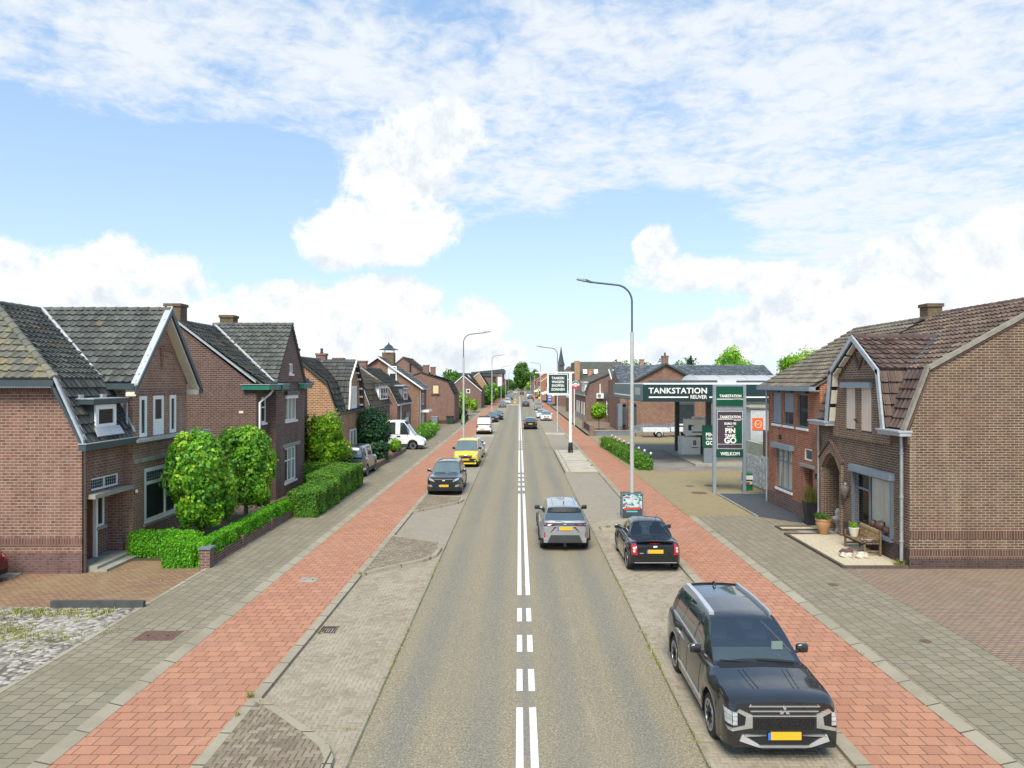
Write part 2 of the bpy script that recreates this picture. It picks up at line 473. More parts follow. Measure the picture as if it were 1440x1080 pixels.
BR['soldier'] = brick('soldier_course', (.13, .07, .052), (.085, .05, .042), (.25, .175, .12), bw=.085, bh=.5, ms=.012, stain=(.15, .085, .065))
BR['soldier_mauve'] = brick('mauve_soldier_course', (.18, .09, .07), (.14, .07, .057), (.25, .175, .135), bw=.085, bh=.5, ms=.012, stain=(.2, .12, .095))
BR['chim'] = brick('mossy_chimney_brick', (.17, .105, .075), (.13, .085, .06), (.2, .16, .11), stain=(.21, .19, .05), stain_amt=.85, scale=1.6)
M_TILE_G = rooftile('grey_roof_tile', [(0, (.066, .072, .066)), (.5, (.096, .104, .096)), (.98, (.135, .142, .128)), (1, (.18, .13, .085))], moss=(.115, .12, .085), moss_amt=.3)
M_TILE_Y = rooftile('mossy_grey_tile', [(0, (.10, .10, .085)), (.5, (.15, .147, .12)), (.9, (.2, .185, .13)), (1, (.26, .2, .08))], moss=(.2, .17, .07), moss_amt=.25)
M_TILE_D = rooftile('dark_roof_tile', [(0, (.055, .058, .054)), (.6, (.082, .085, .078)), (1, (.12, .12, .105))], moss=(.13, .125, .07), moss_amt=.4)
M_TILE_B = rooftile('brown_roof_tile', [(0, (.082, .056, .044)), (.5, (.13, .09, .07)), (.9, (.172, .124, .097)), (1, (.23, .175, .118))], moss=(.2, .165, .09), moss_amt=.4)
M_TILE_BD = rooftile('dark_brown_tile', [(0, (.075, .048, .042)), (.6, (.115, .078, .065)), (1, (.16, .11, .088))], moss=(.1, .085, .05), moss_amt=.3)
M_TILE_GB = rooftile('grey_brown_tile', [(0, (.10, .086, .066)), (.5, (.148, .126, .096)), (1, (.2, .172, .128))], moss=(.19, .175, .09), moss_amt=.45)
M_TILE_L = rooftile('pale_grey_tile', [(0, (.22, .24, .26)), (.6, (.28, .3, .32)), (1, (.34, .35, .36))], moss=(.25, .26, .22), moss_amt=.2)
M_TILE_BL = rooftile('blue_black_tile', [(0, (.075, .09, .105)), (.6, (.12, .14, .16)), (1, (.2, .22, .235))], moss=(.12, .13, .12), moss_amt=.25)
M_TILE_O = rooftile('orange_roof_tile', [(0, (.38, .13, .06)), (.6, (.5, .18, .08)), (1, (.58, .25, .12))], moss=(.35, .16, .08), moss_amt=.3)
M_TRIM_W = plain('white_paint', (.84, .83, .79), .45, var=.05)
M_CREAM = plain('cream_paint', (.68, .62, .50), .55, var=.06)
M_TRIM_D = plain('dark_blue_grey_paint', (.045, .065, .075), .45, var=.15)
M_TRIM_G = plain('green_paint', (.02, .17, .115), .45, var=.12)
M_LEAD = plain('lead_zinc', (.42, .45, .47), .5, metal=.2, var=.12, scale=5)
M_CONC = plain('weathered_concrete', (.30, .285, .235), .9, var=.22, scale=3, bmp=.3)
M_GREYF = plain('grey_frame_paint', (.16, .185, .21), .45, var=.1)
M_SHUT = plain('grey_blue_shutter', (.22, .27, .31), .55, var=.08)
M_SHUTC = plain('cream_shutter', (.66, .53, .42), .6, var=.05)
M_DOOR = plain('dark_red_door', (.11, .028, .018), .4, var=.2)
M_GLASS = glassmat('window_glass', (.03, .04, .042), .45, 1.35, .05, 0.0)
M_GLASS_T = curtained('curtained_window_glass')
M_CLEAR = clearglass('clear_glass')
M_CURT = plain('white_curtain', (.72, .70, .60), .9, var=.07, scale=2)
M_BLACK = plain('black_plastic', (.012, .013, .014), .5, var=.2)
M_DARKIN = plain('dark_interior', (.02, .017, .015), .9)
M_GALV = plain('galvanised_steel', (.46, .48, .49), .42, metal=.6, var=.15, scale=4)
M_POLE = plain('weathered_aluminium_pole', (.47, .47, .44), .55, metal=.2, var=.12, scale=2)
M_POLE_D = plain('dark_lamp_arm', (.085, .105, .115), .45, metal=.3, var=.15)
M_WOOD = plain('weathered_oak', (.19, .125, .065), .8, var=.35, scale=9, bmp=.4)
M_BARK = plain('grey_bark', (.13, .11, .085), .95, var=.4, scale=8, bmp=.8)
M_GREEN_S = plain('dark_green_sign', (.004, .075, .04), .4, var=.06)
M_TEAL_S = plain('dark_teal_fascia', (.011, .036, .040), .4, var=.08)
M_ANTH = plain('anthracite_sign', (.062, .048, .062), .4, var=.06)
M_RUST = plain('rusty_iron', (.13, .075, .055), .8, var=.35, scale=14, bmp=.5)
# vehicles
M_TYRE = plain('tyre_rubber', (.018, .018, .019), .85, var=.2, scale=20)
M_RIM = plain('alloy_rim', (.42, .43, .45), .35, metal=.8, var=.1)
M_CHROME = plain('chrome', (.74, .75, .76), .18, metal=.88, var=.03)
M_SILV = plain('silver_trim', (.60, .61, .62), .35, metal=.5, var=.05)
M_SCREEN = clearglass('car_windscreen', (.66, .78, .74), .17, 1.5)
M_PLATE = plain('yellow_plate', (.72, .42, .02), .5, var=.05)
M_PLATEB = plain('blue_plate_band', (.05, .15, .5), .5)
M_LAMP = plain('clear_headlamp', (.62, .66, .70), .12, metal=.5, var=.3, scale=18, coat=1)
M_TAIL = plain('red_tail_lamp', (.38, .012, .02), .18, var=.3, scale=9, coat=1)
M_TAILW = plain('pale_lamp_lens', (.75, .6, .6), .2, var=.1, coat=1)
M_CARGL = glassmat('tinted_car_glass', (.035, .05, .052), 1.0, 1.75)
M_WSCR = glassmat('windscreen_glass', (.10, .135, .125), 1.0, 1.6)  # base kept paler teal to stand in for reflected sky
M_LEAF_L = leafmat('lime_leaf', (0.034, 0.149, 0.034), (0.149, 0.402, 0.023), (0.529, 0.750, 0.057))
M_LEAF_H = leafmat('box_hedge_leaf', (0.056, 0.213, 0.015), (0.138, 0.450, 0.016), (0.325, 0.650, 0.037))
M_LEAF_HB = leafmat('beech_hedge_leaf', (0.041, 0.135, 0.022), (0.121, 0.297, 0.030), (0.324, 0.513, 0.068))
M_LEAF_Y = leafmat('bright_leaf', (.07, .2, .01), (.2, .42, .014), (.46, .64, .04))
M_LEAF_D = leafmat('conifer_leaf', (0.010, 0.042, 0.018), (0.022, 0.081, 0.029), (0.058, 0.143, 0.046), .15)
M_LEAF_T = leafmat('tree_leaf', (.035, .11, .02), (.085, .21, .028), (.18, .35, .045))
M_GRASS = leafmat('weed_blade', (.09, .16, .02), (.25, .28, .05), (.55, .46, .12), .3)
# ------------------------------------------------------------------ object helpers
ORG = {}
def tag(o, label=None, cat=None, group=None, kind=None):
    if label: o['label'] = label
    if cat: o['category'] = cat
    if group: o['group'] = group
    if kind: o['kind'] = kind
    return o
def thing(name, label, cat, loc=(0, 0, 0), group=None, local=False):
    o = bpy.data.objects.new(name, None)
    o.empty_display_size = .3
    COL.objects.link(o)
    o.location = loc
    ORG[o.name] = (0, 0, 0) if local else tuple(loc)
    return tag(o, label, cat, group)

def mesh_obj(name, verts, faces, mat, parent=None, smooth=False, tints=None, sharp=None, org=None):
    """verts in world coordinates; moved into the frame of the parent thing."""
    if org is None:
        org = ORG.get(parent.name, (0, 0, 0)) if parent else (0, 0, 0)
    me = bpy.data.meshes.new(name)
    v = np.asarray(verts, dtype=np.float64).reshape(-1, 3) - np.array(org)
    me.from_pydata(v.tolist(), [], faces)
    finish(me, mat, smooth, tints, sharp, org)
    o = bpy.data.objects.new(name, me)
    COL.objects.link(o)
    if parent: o.parent = parent
    ORG[o.name] = org
    return o

def finish(me, mat, smooth=False, tints=None, sharp=None, org=(0, 0, 0)):
    me.update()
    add_uv(me, org)
    if tints is not None:
        a = me.attributes.new('tint', 'FLOAT', 'FACE')
        a.data.foreach_set('value', np.asarray(tints, dtype=np.float32))
    if smooth:
        me.polygons.foreach_set('use_smooth', [True] * len(me.polygons))
        if sharp: me.set_sharp_from_angle(angle=R(sharp))
    if mat is not None:
        me.materials.append(mat)

def add_uv(me, org=(0, 0, 0)):
    """metric uv from each face's own plane: u level, v up the slope"""
    nl = len(me.loops)
    if nl == 0: return
    np_ = len(me.polygons)
    nor = np.empty(np_ * 3); me.polygons.foreach_get('normal', nor); nor = nor.reshape(-1, 3)
    tot = np.empty(np_, dtype=np.int32); me.polygons.foreach_get('loop_total', tot)
    vi = np.empty(nl, dtype=np.int32); me.loops.foreach_get('vertex_index', vi)
    co = np.empty(len(me.vertices) * 3); me.vertices.foreach_get('co', co); co = co.reshape(-1, 3) + np.array(org)
    u = np.stack([-nor[:, 1], nor[:, 0], np.zeros(np_)], 1)
    ln = np.linalg.norm(u, axis=1)
    flat = ln < .15
    u[flat] = (1, 0, 0); ln[flat] = 1
    u /= ln[:, None]
    w = np.cross(nor, u); w[flat] = (0, 1, 0)
    ul = np.repeat(u, tot, axis=0); wl = np.repeat(w, tot, axis=0)
    p = co[vi]
    uv = np.stack([(p * ul).sum(1), (p * wl).sum(1)], 1)
    lay = me.uv_layers.new(name='UV')
    lay.data.foreach_set('uv', uv.ravel())

class MB:
    def __init__(self):
        self.v = []; self.f = []; self.t = []
    def poly(self, pts, tint=.5):
        n = len(self.v)
        self.v += [tuple(p) for p in pts]
        self.f.append(tuple(range(n, n + len(pts)))); self.t.append(tint)
        return self
    def raw(self, verts, faces, tint=.5):
        n = len(self.v)
        self.v += [tuple(p) for p in verts]
        for f in faces:
            self.f.append(tuple(i + n for i in f)); self.t.append(tint)
        return self
    def box(self, x0, x1, y0, y1, z0, z1, tint=.5):
        v = [(x0, y0, z0), (x1, y0, z0), (x1, y1, z0), (x0, y1, z0), (x0, y0, z1), (x1, y0, z1), (x1, y1, z1), (x0, y1, z1)]
        return self.raw(v, [(0, 3, 2, 1), (4, 5, 6, 7), (0, 1, 5, 4), (1, 2, 6, 5), (2, 3, 7, 6), (3, 0, 4, 7)], tint)
    def fbox(self, F, u0, u1, v0, v1, n0, n1, tint=.5):
        O, u, n = F
        O = Vector(O); u = Vector(u); n = Vector(n); z = Vector((0, 0, 1))
        P = lambda a, b, c: O + u * a + z * b + n * c
        v = [P(u0, v0, n0), P(u1, v0, n0), P(u1, v1, n0), P(u0, v1, n0), P(u0, v0, n1), P(u1, v0, n1), P(u1, v1, n1), P(u0, v1, n1)]
        fs = [(0, 3, 2, 1), (4, 5, 6, 7), (0, 1, 5, 4), (1, 2, 6, 5), (2, 3, 7, 6), (3, 0, 4, 7)]
        if u.cross(z).dot(n) < 0: fs = [tuple(reversed(f)) for f in fs]
        return self.raw(v, fs, tint)
    def prism(self, pts, d, tint=.5):
        """polygon pts (3D, planar) extruded by vector d"""
        n = len(pts); d = Vector(d)
        a = [Vector(p) for p in pts]; b = [p + d for p in a]
        nn = Vector((0, 0, 0))
        for i in range(n):
            nn += a[i].cross(a[(i + 1) % n])
        if nn.dot(d) > 0: a.reverse(); b.reverse()
        fs = [tuple(range(n)), tuple(reversed(range(n, 2 * n)))]
        for i in range(n):
            j = (i + 1) % n
            fs.append((i, n + i, n + j, j))
        return self.raw(a + b, fs, tint)
    def tube(self, pts, r, n=8, cap=True, tint=.5):
        pts = [Vector(p) for p in pts]
        rr = r if isinstance(r, (list, tuple)) else [r] * len(pts)
        rings = []
        ref = None
        for i, p in enumerate(pts):
            t = (pts[min(i + 1, len(pts) - 1)] - pts[max(i - 1, 0)]).normalized()
            if ref is None:
                ref = Vector((0, 0, 1)) if abs(t.z) < .9 else Vector((1, 0, 0))
            a = (ref - t * ref.dot(t)).normalized(); b = t.cross(a); ref = a
            rings.append([p + (a * math.cos(2 * math.pi * k / n) + b * math.sin(2 * math.pi * k / n)) * rr[i] for k in range(n)])
        v = [q for rg in rings for q in rg]; fs = []
        for i in range(len(pts) - 1):
            for k in range(n):
                k2 = (k + 1) % n
                fs.append((i * n + k, i * n + k2, (i + 1) * n + k2, (i + 1) * n + k))
        if cap:
            fs.append(tuple(reversed(range(n)))); fs.append(tuple((len(pts) - 1) * n + k for k in range(n)))
        return self.raw(v, fs, tint)
    def lathe(self, c, prof, n=20, axis='z', tint=.5):
        """prof: list of (radius, height) ; closed with caps"""
        c = Vector(c); v = []; fs = []
        for r, h in prof:
            for k in range(n):
                a = 2 * math.pi * k / n
                x, y = r * math.cos(a), r * math.sin(a)
                v.append(c + (Vector((x, y, h)) if axis == 'z' else Vector((h, x, y)) if axis == 'x' else Vector((y, h, x))))
        m = len(prof)
        for i in range(m - 1):
            for k in range(n):
                k2 = (k + 1) % n
                fs.append((i * n + k, i * n + k2, (i + 1) * n + k2, (i + 1) * n + k))
        fs.append(tuple(reversed(range(n)))); fs.append(tuple((m - 1) * n + k for k in range(n)))
        return self.raw(v, fs, tint)
    def build(self, name, mat, parent=None, smooth=False, sharp=None, tints=False):
        return mesh_obj(name, self.v, self.f, mat, parent, smooth, self.t if tints else None, sharp)

def struct(name, mb, mat):
    return tag(mb.build(name, mat), kind='structure')
def rect(x0, x1, y0, y1, z):
    return MB().poly([(x0, y0, z), (x1, y0, z), (x1, y1, z), (x0, y1, z)])

def boolcut(ob, cutters, op='DIFFERENCE'):
    """subtract the boxes/prisms collected in MB `cutters` from mesh object ob (world coordinates)"""
    org = ORG[ob.name]
    me = bpy.data.meshes.new('cut'); me.from_pydata([tuple(Vector(p) - Vector(org)) for p in cutters.v], [], cutters.f); me.update()
    co = bpy.data.objects.new('cut', me); COL.objects.link(co)
    co.matrix_world = ob.matrix_world if ob.parent is None else Matrix.Translation(Vector(org))
    if ob.parent is not None: bpy.context.view_layer.update(); co.matrix_world = ob.matrix_world.copy()
    md = ob.modifiers.new('b', 'BOOLEAN'); md.operation = op; md.solver = 'EXACT'; md.object = co; md.use_self = True
    dg = bpy.context.evaluated_depsgraph_get(); dg.update()
    new = bpy.data.meshes.new_from_object(ob.evaluated_get(dg))
    ob.modifiers.clear()
    old = ob.data
    mats = [m for m in old.materials]
    nm = old.name
    while new.uv_layers: new.uv_layers.remove(new.uv_layers[0])
    new.materials.clear()
    for m in mats: new.materials.append(m)
    add_uv(new, org)
    ob.data = new
    bpy.data.meshes.remove(old); new.name = nm
    bpy.data.objects.remove(co); bpy.data.meshes.remove(me)

# ------------------------------------------------------------------ roof tiles as relief
def clip_poly(poly, a, b, c):
    """keep a*x+b*y<=c"""
    out = []
    n = len(poly)
    for i in range(n):
        p, q = poly[i], poly[(i + 1) % n]
        dp = a * p[0] + b * p[1] - c; dq = a * q[0] + b * q[1] - c
        if dp <= 0: out.append(p)
        if (dp < 0 < dq) or (dq < 0 < dp):
            t = dp / (dp - dq)
            out.append((p[0] + t * (q[0] - p[0]), p[1] + t * (q[1] - p[1])))
    return out
def tile_face(mb, poly3, tw=.24, th=.29, lift=.06, fine=True, base=.03):
    """cover the convex planar polygon with overlapping roof tiles in relief"""
    P = [Vector(p) for p in poly3]
    n = Vector((0, 0, 0))
    for i in range(len(P)): n += P[i].cross(P[(i + 1) % len(P)])
    n.normalize()
    if n.z < 0: n = -n; P.reverse()
    u = Vector((0, 0, 1)).cross(n)
    if u.length < .05: u = Vector((1, 0, 0))
    u.normalize(); w = n.cross(u)
    O = P[0]
    q = [((p - O).dot(u), (p - O).dot(w)) for p in P]
    v0 = min(b for a, b in q); v1 = max(b for a, b in q)
    u0 = min(a for a, b in q); u1 = max(a for a, b in q)
    prof = [(0, .045), (.16, .052), (.38, .008), (.72, .0), (1, .022)] if fine else [(0, .012), (1, .0)]
    nr = max(1, round((v1 - v0) / th)); th = (v1 - v0) / nr
    W3 = lambda a, b, h: O + u * a + w * b + n * (h + base)
    for r in range(nr):
        ya, yb = v0 + r * th, v0 + (r + 1) * th
        row = clip_poly(clip_poly(q, 0, -1, -ya), 0, 1, yb)
        if len(row) < 3: continue
        xa = min(a for a, b in row); xb = max(a for a, b in row)
        k0 = math.floor((xa - u0) / tw); k1 = math.ceil((xb - u0) / tw)
        for k in range(k0, k1):
            ca, cb = u0 + k * tw, u0 + (k + 1) * tw
            cell = clip_poly(clip_poly(row, -1, 0, -ca), 1, 0, cb)
            if len(cell) < 3: continue
            tn = random.random(); jl = random.uniform(-.006, .008); sk = random.uniform(-.006, .006)
            H = lambda a, b, hp: hp + jl + lift * (1 - (b - ya) / th) + sk * (a - ca) / tw
            if len(cell) == 4 and abs(max(a for a, b in cell) - min(a for a, b in cell) - tw) < 1e-6 and all(min(abs(b - ya), abs(b - yb)) < 1e-6 for a, b in cell) and all(min(abs(a - ca), abs(a - cb)) < 1e-6 for a, b in cell):
                for (s, hs), (e, he) in zip(prof[:-1], prof[1:]):
                    A, B = ca + s * tw, ca + e * tw
                    mb.poly([W3(A, ya, H(A, ya, hs)), W3(B, ya, H(B, ya, he)), W3(B, yb, H(B, yb, he)), W3(A, yb, H(A, yb, hs))], tn)
                    mb.poly([W3(A, ya, -base), W3(B, ya, -base), W3(B, ya, H(B, ya, he)), W3(A, ya, H(A, ya, hs))], tn)
            else:
                mb.poly([W3(a, b, H(a, b, .01)) for a, b in cell], tn)
                for (a, b), (c, d) in zip(cell, cell[1:] + cell[:1]):
                    if abs(b - d) < 1e-6 and abs(b - ya) < 1e-6:
                        mb.poly([W3(a, b, -base), W3(c, d, -base), W3(c, d, H(c, d, .01)), W3(a, b, H(a, b, .01))], tn)
def slab(mb, poly3, t=.07):
    P = [Vector(p) for p in poly3]
    n = Vector((0, 0, 0))
    for i in range(len(P)): n += P[i].cross(P[(i + 1) % len(P)])
    n.normalize()
    if n.z < 0: n = -n
    mb.prism(P, -n * t)
def ridge_caps(mb, a, b, r=.12, step=.38, n=7):
    a = Vector(a); b = Vector(b); d = (b - a); L = d.length; d.normalize()
    k = max(1, int(L / step)); st = L / k
    s = d.cross(Vector((0, 0, 1))).normalized(); up = s.cross(d)
    for i in range(k):
        tn = random.random(); r0 = r * 1.12; r1 = r * .95
        p0 = a + d * (i * st - .02); p1 = a + d * ((i + 1) * st)
        A = [p0 + (s * math.cos(math.pi * j / (n - 1)) + up * math.sin(math.pi * j / (n - 1))) * r0 for j in range(n)]
        B = [p1 + (s * math.cos(math.pi * j / (n - 1)) + up * math.sin(math.pi * j / (n - 1))) * r1 for j in range(n)]
        for j in range(n - 1):
            mb.poly([A[j], A[j + 1], B[j + 1], B[j]], tn)
        mb.poly(list(reversed(A)), tn); mb.poly(B, tn)

# ------------------------------------------------------------------ windows
def FX(x, y, z, right=True):
    """frame on a wall facing +X (left side of street): u runs along +Y; right=False for walls facing -X"""
    return ((x, y, z), (0, 1, 0), (1, 0, 0)) if right else ((x, y, z), (0, -1, 0), (-1, 0, 0))
def FY(x, y, z):
    """frame on a wall facing the camera (-Y): u along +X"""
    return ((x, y, z), (1, 0, 0), (0, -1, 0))
def window(par, F, w, h, d=.12, fw=.07, frame=None, pane=None, mull=(), trans=(), sill=None, sillw=.1, name='window', panemat=None, curtain=None, label=None, lead=None):
    """frame set back by d in its reveal; mull/trans are fractions of the opening"""
    frame = frame or M_TRIM_W
    f = MB()
    n0, n1 = -d, -d + .06
    f.fbox(F, 0, fw, 0, h, n0, n1); f.fbox(F, w - fw, w, 0, h, n0, n1)
    f.fbox(F, fw, w - fw, 0, fw, n0, n1); f.fbox(F, fw, w - fw, h - fw, h, n0, n1)
    for m in mull:
        f.fbox(F, w * m - fw * .4, w * m + fw * .4, fw, h - fw, n0, n1 - .004)
    for t in trans:
        f.fbox(F, fw, w - fw, h * t - fw * .4, h * t + fw * .4, n0, n1 - .007)
    o = f.build(name, frame, par)
    if label: o['label'] = label
    p = MB()
    if panemat is not None:
        O_, u_, n_ = (Vector(q) for q in F); zz_ = Vector((0, 0, 1)); p.poly([O_ + u_ * a + zz_ * b + n_ * (n0 + .02) for a, b in ((fw * .8, fw * .8), (w - fw * .8, fw * .8), (w - fw * .8, h - fw * .8), (fw * .8, h - fw * .8))])
    else: p.fbox(F, fw * .8, w - fw * .8, fw * .8, h - fw * .8, n0 + .012, n0 + .026)
    p.build('pane', panemat or pane or M_GLASS, o)
    if sill:
        s = MB(); s.fbox(F, -.07, w + .07, -sillw, 0, -d, .06); s.build('sill', sill, o)
    if lead:
        s = MB()
        a, b, c, e, k, r = lead
        for i in range(1, k): s.fbox(F, w * (a + (b - a) * i / k) - .006, w * (a + (b - a) * i / k) + .006, h * c, h * e, n0 + .026, n0 + .032)
        for i in range(1, r): s.fbox(F, w * a, w * b, h * (c + (e - c) * i / r) - .006, h * (c + (e - c) * i / r) + .006, n0 + .0265, n0 + .033)
        s.build('lead_bars', M_LEAD, o)
    return o
def hole(c, F, u0, u1, v0, v1, d=.2):
    c.fbox(F, u0, u1, v0, v1, -d, .05)

def chimney(par, x, y, z0, z1, w=.7, d=.7, mat=None, pots=0):
    m = MB()
    m.box(x - w / 2, x + w / 2, y - d / 2, y + d / 2, z0, z1 - .14)
    m.box(x - w / 2 - .05, x + w / 2 + .05, y - d / 2 - .05, y + d / 2 + .05, z1 - .14, z1)
    o = m.build('chimney', mat or BR['chim'], par)
    if pots:
        p = MB()
        for i in range(pots):
            xx = x + (i - (pots - 1) / 2) * .35
            p.lathe((xx, y, z1), [(.11, 0), (.13, .05), (.10, .1), (.09, .3), (.12, .33), (.12, .37)], 10)
        p.build('chimney_pot', M_BLACK, o, True, 40)
    return o
def downpipe(par, x, y, z0, z1, mat, r=.05, name='downpipe'):
    m = MB(); m.tube([(x, y, z0), (x, y, z1)], r, 8)
    z = z0 + .6
    while z < z1:
        m.lathe((x, y, z), [(r * 1.35, 0), (r * 1.35, .05)], 8); z += 1.4
    return m.build(name, mat, par, True, 50)

# ------------------------------------------------------------------ foliage
def leaf_mesh(P, N, size, tints, name, mat, parent=None, jitter=.6, stretch=1.25):
    """P centres, N preferred normals -> one mesh of small folded leaves"""
    n = len(P)
    P = np.asarray(P, float); N = np.asarray(N, float)
    N = N + rng.normal(0, jitter, (n, 3))
    N /= np.linalg.norm(N, axis=1)[:, None] + 1e-9
    A = rng.normal(0, 1, (n, 3)); A[:, 2] -= .5
    A -= (A * N).sum(1)[:, None] * N
    A /= np.linalg.norm(A, axis=1)[:, None] + 1e-9
    B = np.cross(N, A)
    s = size * rng.uniform(.55, 1.45, n)[:, None]
    fold = N * s * .22
    v = np.stack([P - A * s * .5 * stretch, P + B * s * .5 + fold, P + A * s * .62 * stretch, P - B * s * .5 + fold], 1).reshape(-1, 3)
    i = np.arange(n)[:, None] * 4
    fa = np.concatenate([i + np.array([[0, 1, 2]]), i + np.array([[0, 2, 3]])], 1).reshape(-1, 3)
    org = ORG.get(parent.name, (0, 0, 0)) if parent else (0, 0, 0)
    me = bpy.data.meshes.new(name)
    v = v - np.array(org)
    me.vertices.add(len(v)); me.vertices.foreach_set('co', v.ravel())
    me.loops.add(len(fa) * 3); me.loops.foreach_set('vertex_index', fa.ravel().astype(np.int32))
    me.polygons.add(len(fa))
    me.polygons.foreach_set('loop_start', np.arange(0, len(fa) * 3, 3, dtype=np.int32))
    me.update(calc_edges=True); me.validate()
    a = me.attributes.new('tint', 'FLOAT', 'FACE')
    a.data.foreach_set('value', np.repeat(np.asarray(tints, np.float32), 2))
    me.materials.append(mat)
    o = bpy.data.objects.new(name, me); COL.objects.link(o)
    if parent: o.parent = parent
    ORG[o.name] = org
    return o
def sphere_pts(n):
    d = rng.normal(0, 1, (n, 3)); return d / np.linalg.norm(d, axis=1)[:, None]
def crown_pts(c, r, n, clumps=40, cr=.34, boxy=2.0, shell=.72):
    """leaf centres on lumps scattered through a (super-)ellipsoid"""
    c = np.array(c, float); r = np.array(r, float)
    d = sphere_pts(clumps)
    k = (np.abs(d) ** boxy).sum(1) ** (-1 / boxy)
    rad = rng.uniform(.45, 1.0, clumps) ** .5
    cc = d * k[:, None] * rad[:, None] * shell * 1.0
    which = rng.integers(0, clumps, n)
    q = sphere_pts(n)
    crs = cr * rng.uniform(.7, 1.25, clumps)
    p = cc[which] + q * crs[which][:, None] * rng.uniform(.55, 1.0, n)[:, None]
    clt = rng.uniform(-.26, .24, clumps)
    t = np.clip(.42 + clt[which] + rng.normal(0, .2, n) + .12 * q[:, 2], 0, 1)
    return c + p * r, q + .5 * p, t
def tree(name, label, cat, base, crown_c, crown_r, nleaf, size, mat, trunk_r=.12, clumps=40, cr=.34, boxy=2.0, group=None, limbs=5, shell=.72, crown_name='crown', trunk_top=None):
    t = thing(name, label, cat, base, group)
    bx, by, bz = base
    cx, cy, cz = crown_c
    zt = trunk_top if trunk_top else cz + crown_r[2] * .3
    m = MB()
    mid = (bx + (cx - bx) * .4 + .04, by, bz + (zt - bz) * .5)
    m.tube([(bx, by, bz - .05), (bx, by, bz + .15), mid, (cx, cy, zt)], [trunk_r * 1.35, trunk_r, trunk_r * .8, trunk_r * .35], 8)
    for i in range(limbs):
        a = 2 * math.pi * i / max(1, limbs) + random.random()
        h = cz - crown_r[2] * .55 + random.random() * crown_r[2] * .6
        h = max(h, bz + .3)
        f = (h - bz) / (zt - bz)
        s = Vector((bx + (cx - bx) * f, by + (cy - by) * f, h))
        e = Vector((cx + math.cos(a) * crown_r[0] * .75, cy + math.sin(a) * crown_r[1] * .75, h + crown_r[2] * .45))
        m.tube([s, s.lerp(e, .5) + Vector((0, 0, .05)), e], [trunk_r * .5, trunk_r * .35, trunk_r * .12], 6)
    m.build('trunk', M_BARK, t, True)
    P, N, tt = crown_pts(crown_c, crown_r, nleaf, clumps, cr, boxy, shell)
    leaf_mesh(P, N, size, tt, crown_name, mat, t)
    return t
def hedge_leaves(boxes, dens, size, rough=.05):
    """surface samples over boxes (x0,x1,y0,y1,z0,z1), top face included"""
    PP = []; NN = []
    for (x0, x1, y0, y1, z0, z1) in boxes:
        lx, ly, lz = x1 - x0, y1 - y0, z1 - z0
        faces = [(ly * lz, 0, -1), (ly * lz, 0, 1), (lx * lz, 1, -1), (lx * lz, 1, 1), (lx * ly, 2, 1)]
        for (ar, ax, sg) in faces:
            n = int(ar * dens)
            p = np.stack([rng.uniform(x0, x1, n), rng.uniform(y0, y1, n), rng.uniform(z0, z1, n)], 1)
            lim = [(x0, x1), (y0, y1), (z0, z1)][ax]
            wob = .04 * np.sin(p[:, (ax + 1) % 3] * 5.1 + x0) + .03 * np.sin(p[:, (ax + 2) % 3] * 7.7 + y0)
            p[:, ax] = (lim[1] if sg > 0 else lim[0]) + sg * (rng.normal(0, rough, n) + wob - .03)
            nn = np.zeros((n, 3)); nn[:, ax] = sg
            PP.append(p); NN.append(nn)
    P = np.concatenate(PP); N = np.concatenate(NN)
    return P, N
def hedge(name, label, boxes, dens, size, mat, core_mat=None, rough=.045, group=None):
    x0, x1, y0, y1, z0, z1 = boxes[0]
    t = thing(name, label, 'hedge', ((x0 + x1) / 2, (y0 + y1) / 2, z0), group)
    P, N = hedge_leaves(boxes, dens, size, rough)
    patch = np.sin(P[:, 0] * 3.1 + P[:, 1] * 2.3) * .09 + np.sin(P[:, 1] * 6.3 + P[:, 2] * 5) * .07
    tt = np.clip(.4 + patch + rng.normal(0, .2, len(P)), 0, 1)
    leaf_mesh(P, N, size, tt, 'foliage', mat, t, .55)
    m = MB()
    for (a, b, c, d, e, f) in boxes:
        m.box(a + .07, b - .07, c + .07, d - .07, e, f - .07, .15)
    m.build('inner_core', mat, t, tints=True)  # solid dark green core box, stops seeing through the leaves
    return t

# ------------------------------------------------------------------ lettering
def lettering(txt, size, F, u, v, n, mat, parent, align='LEFT', bold=0.0, spacing=1.0, name='lettering', xs=1.0, fit=None):
    cu = bpy.data.curves.new('txt', 'FONT')
    cu.body = txt; cu.size = size; cu.align_x = align; cu.offset = bold; cu.space_character = spacing
    cu.extrude = .004; cu.resolution_u = 3
    ob = bpy.data.objects.new('txt', cu); COL.objects.link(ob)
    dg = bpy.context.evaluated_depsgraph_get(); dg.update()
    me = bpy.data.meshes.new_from_object(ob.evaluated_get(dg))
    bpy.data.objects.remove(ob); bpy.data.curves.remove(cu)
    if fit:
        xx = [q.co.x for q in me.vertices]; xs = fit / (max(xx) - min(xx))
        if align == 'LEFT': u -= min(xx) * xs
    O, U, N = (Vector(q) for q in F); Z = Vector((0, 0, 1))
    org = Vector(ORG.get(parent.name, (0, 0, 0)))
    for vv in me.vertices:
        c = vv.co
        vv.co = O + U * (u + c.x * xs) + Z * (v + c.y) + N * (n + c.z) - org
    me.name = name
    while me.uv_layers: me.uv_layers.remove(me.uv_layers[0])
    me.materials.clear()
    finish(me, mat)
    o = bpy.data.objects.new(name, me); COL.objects.link(o); o.parent = parent
    ORG[o.name] = tuple(org)
    return o
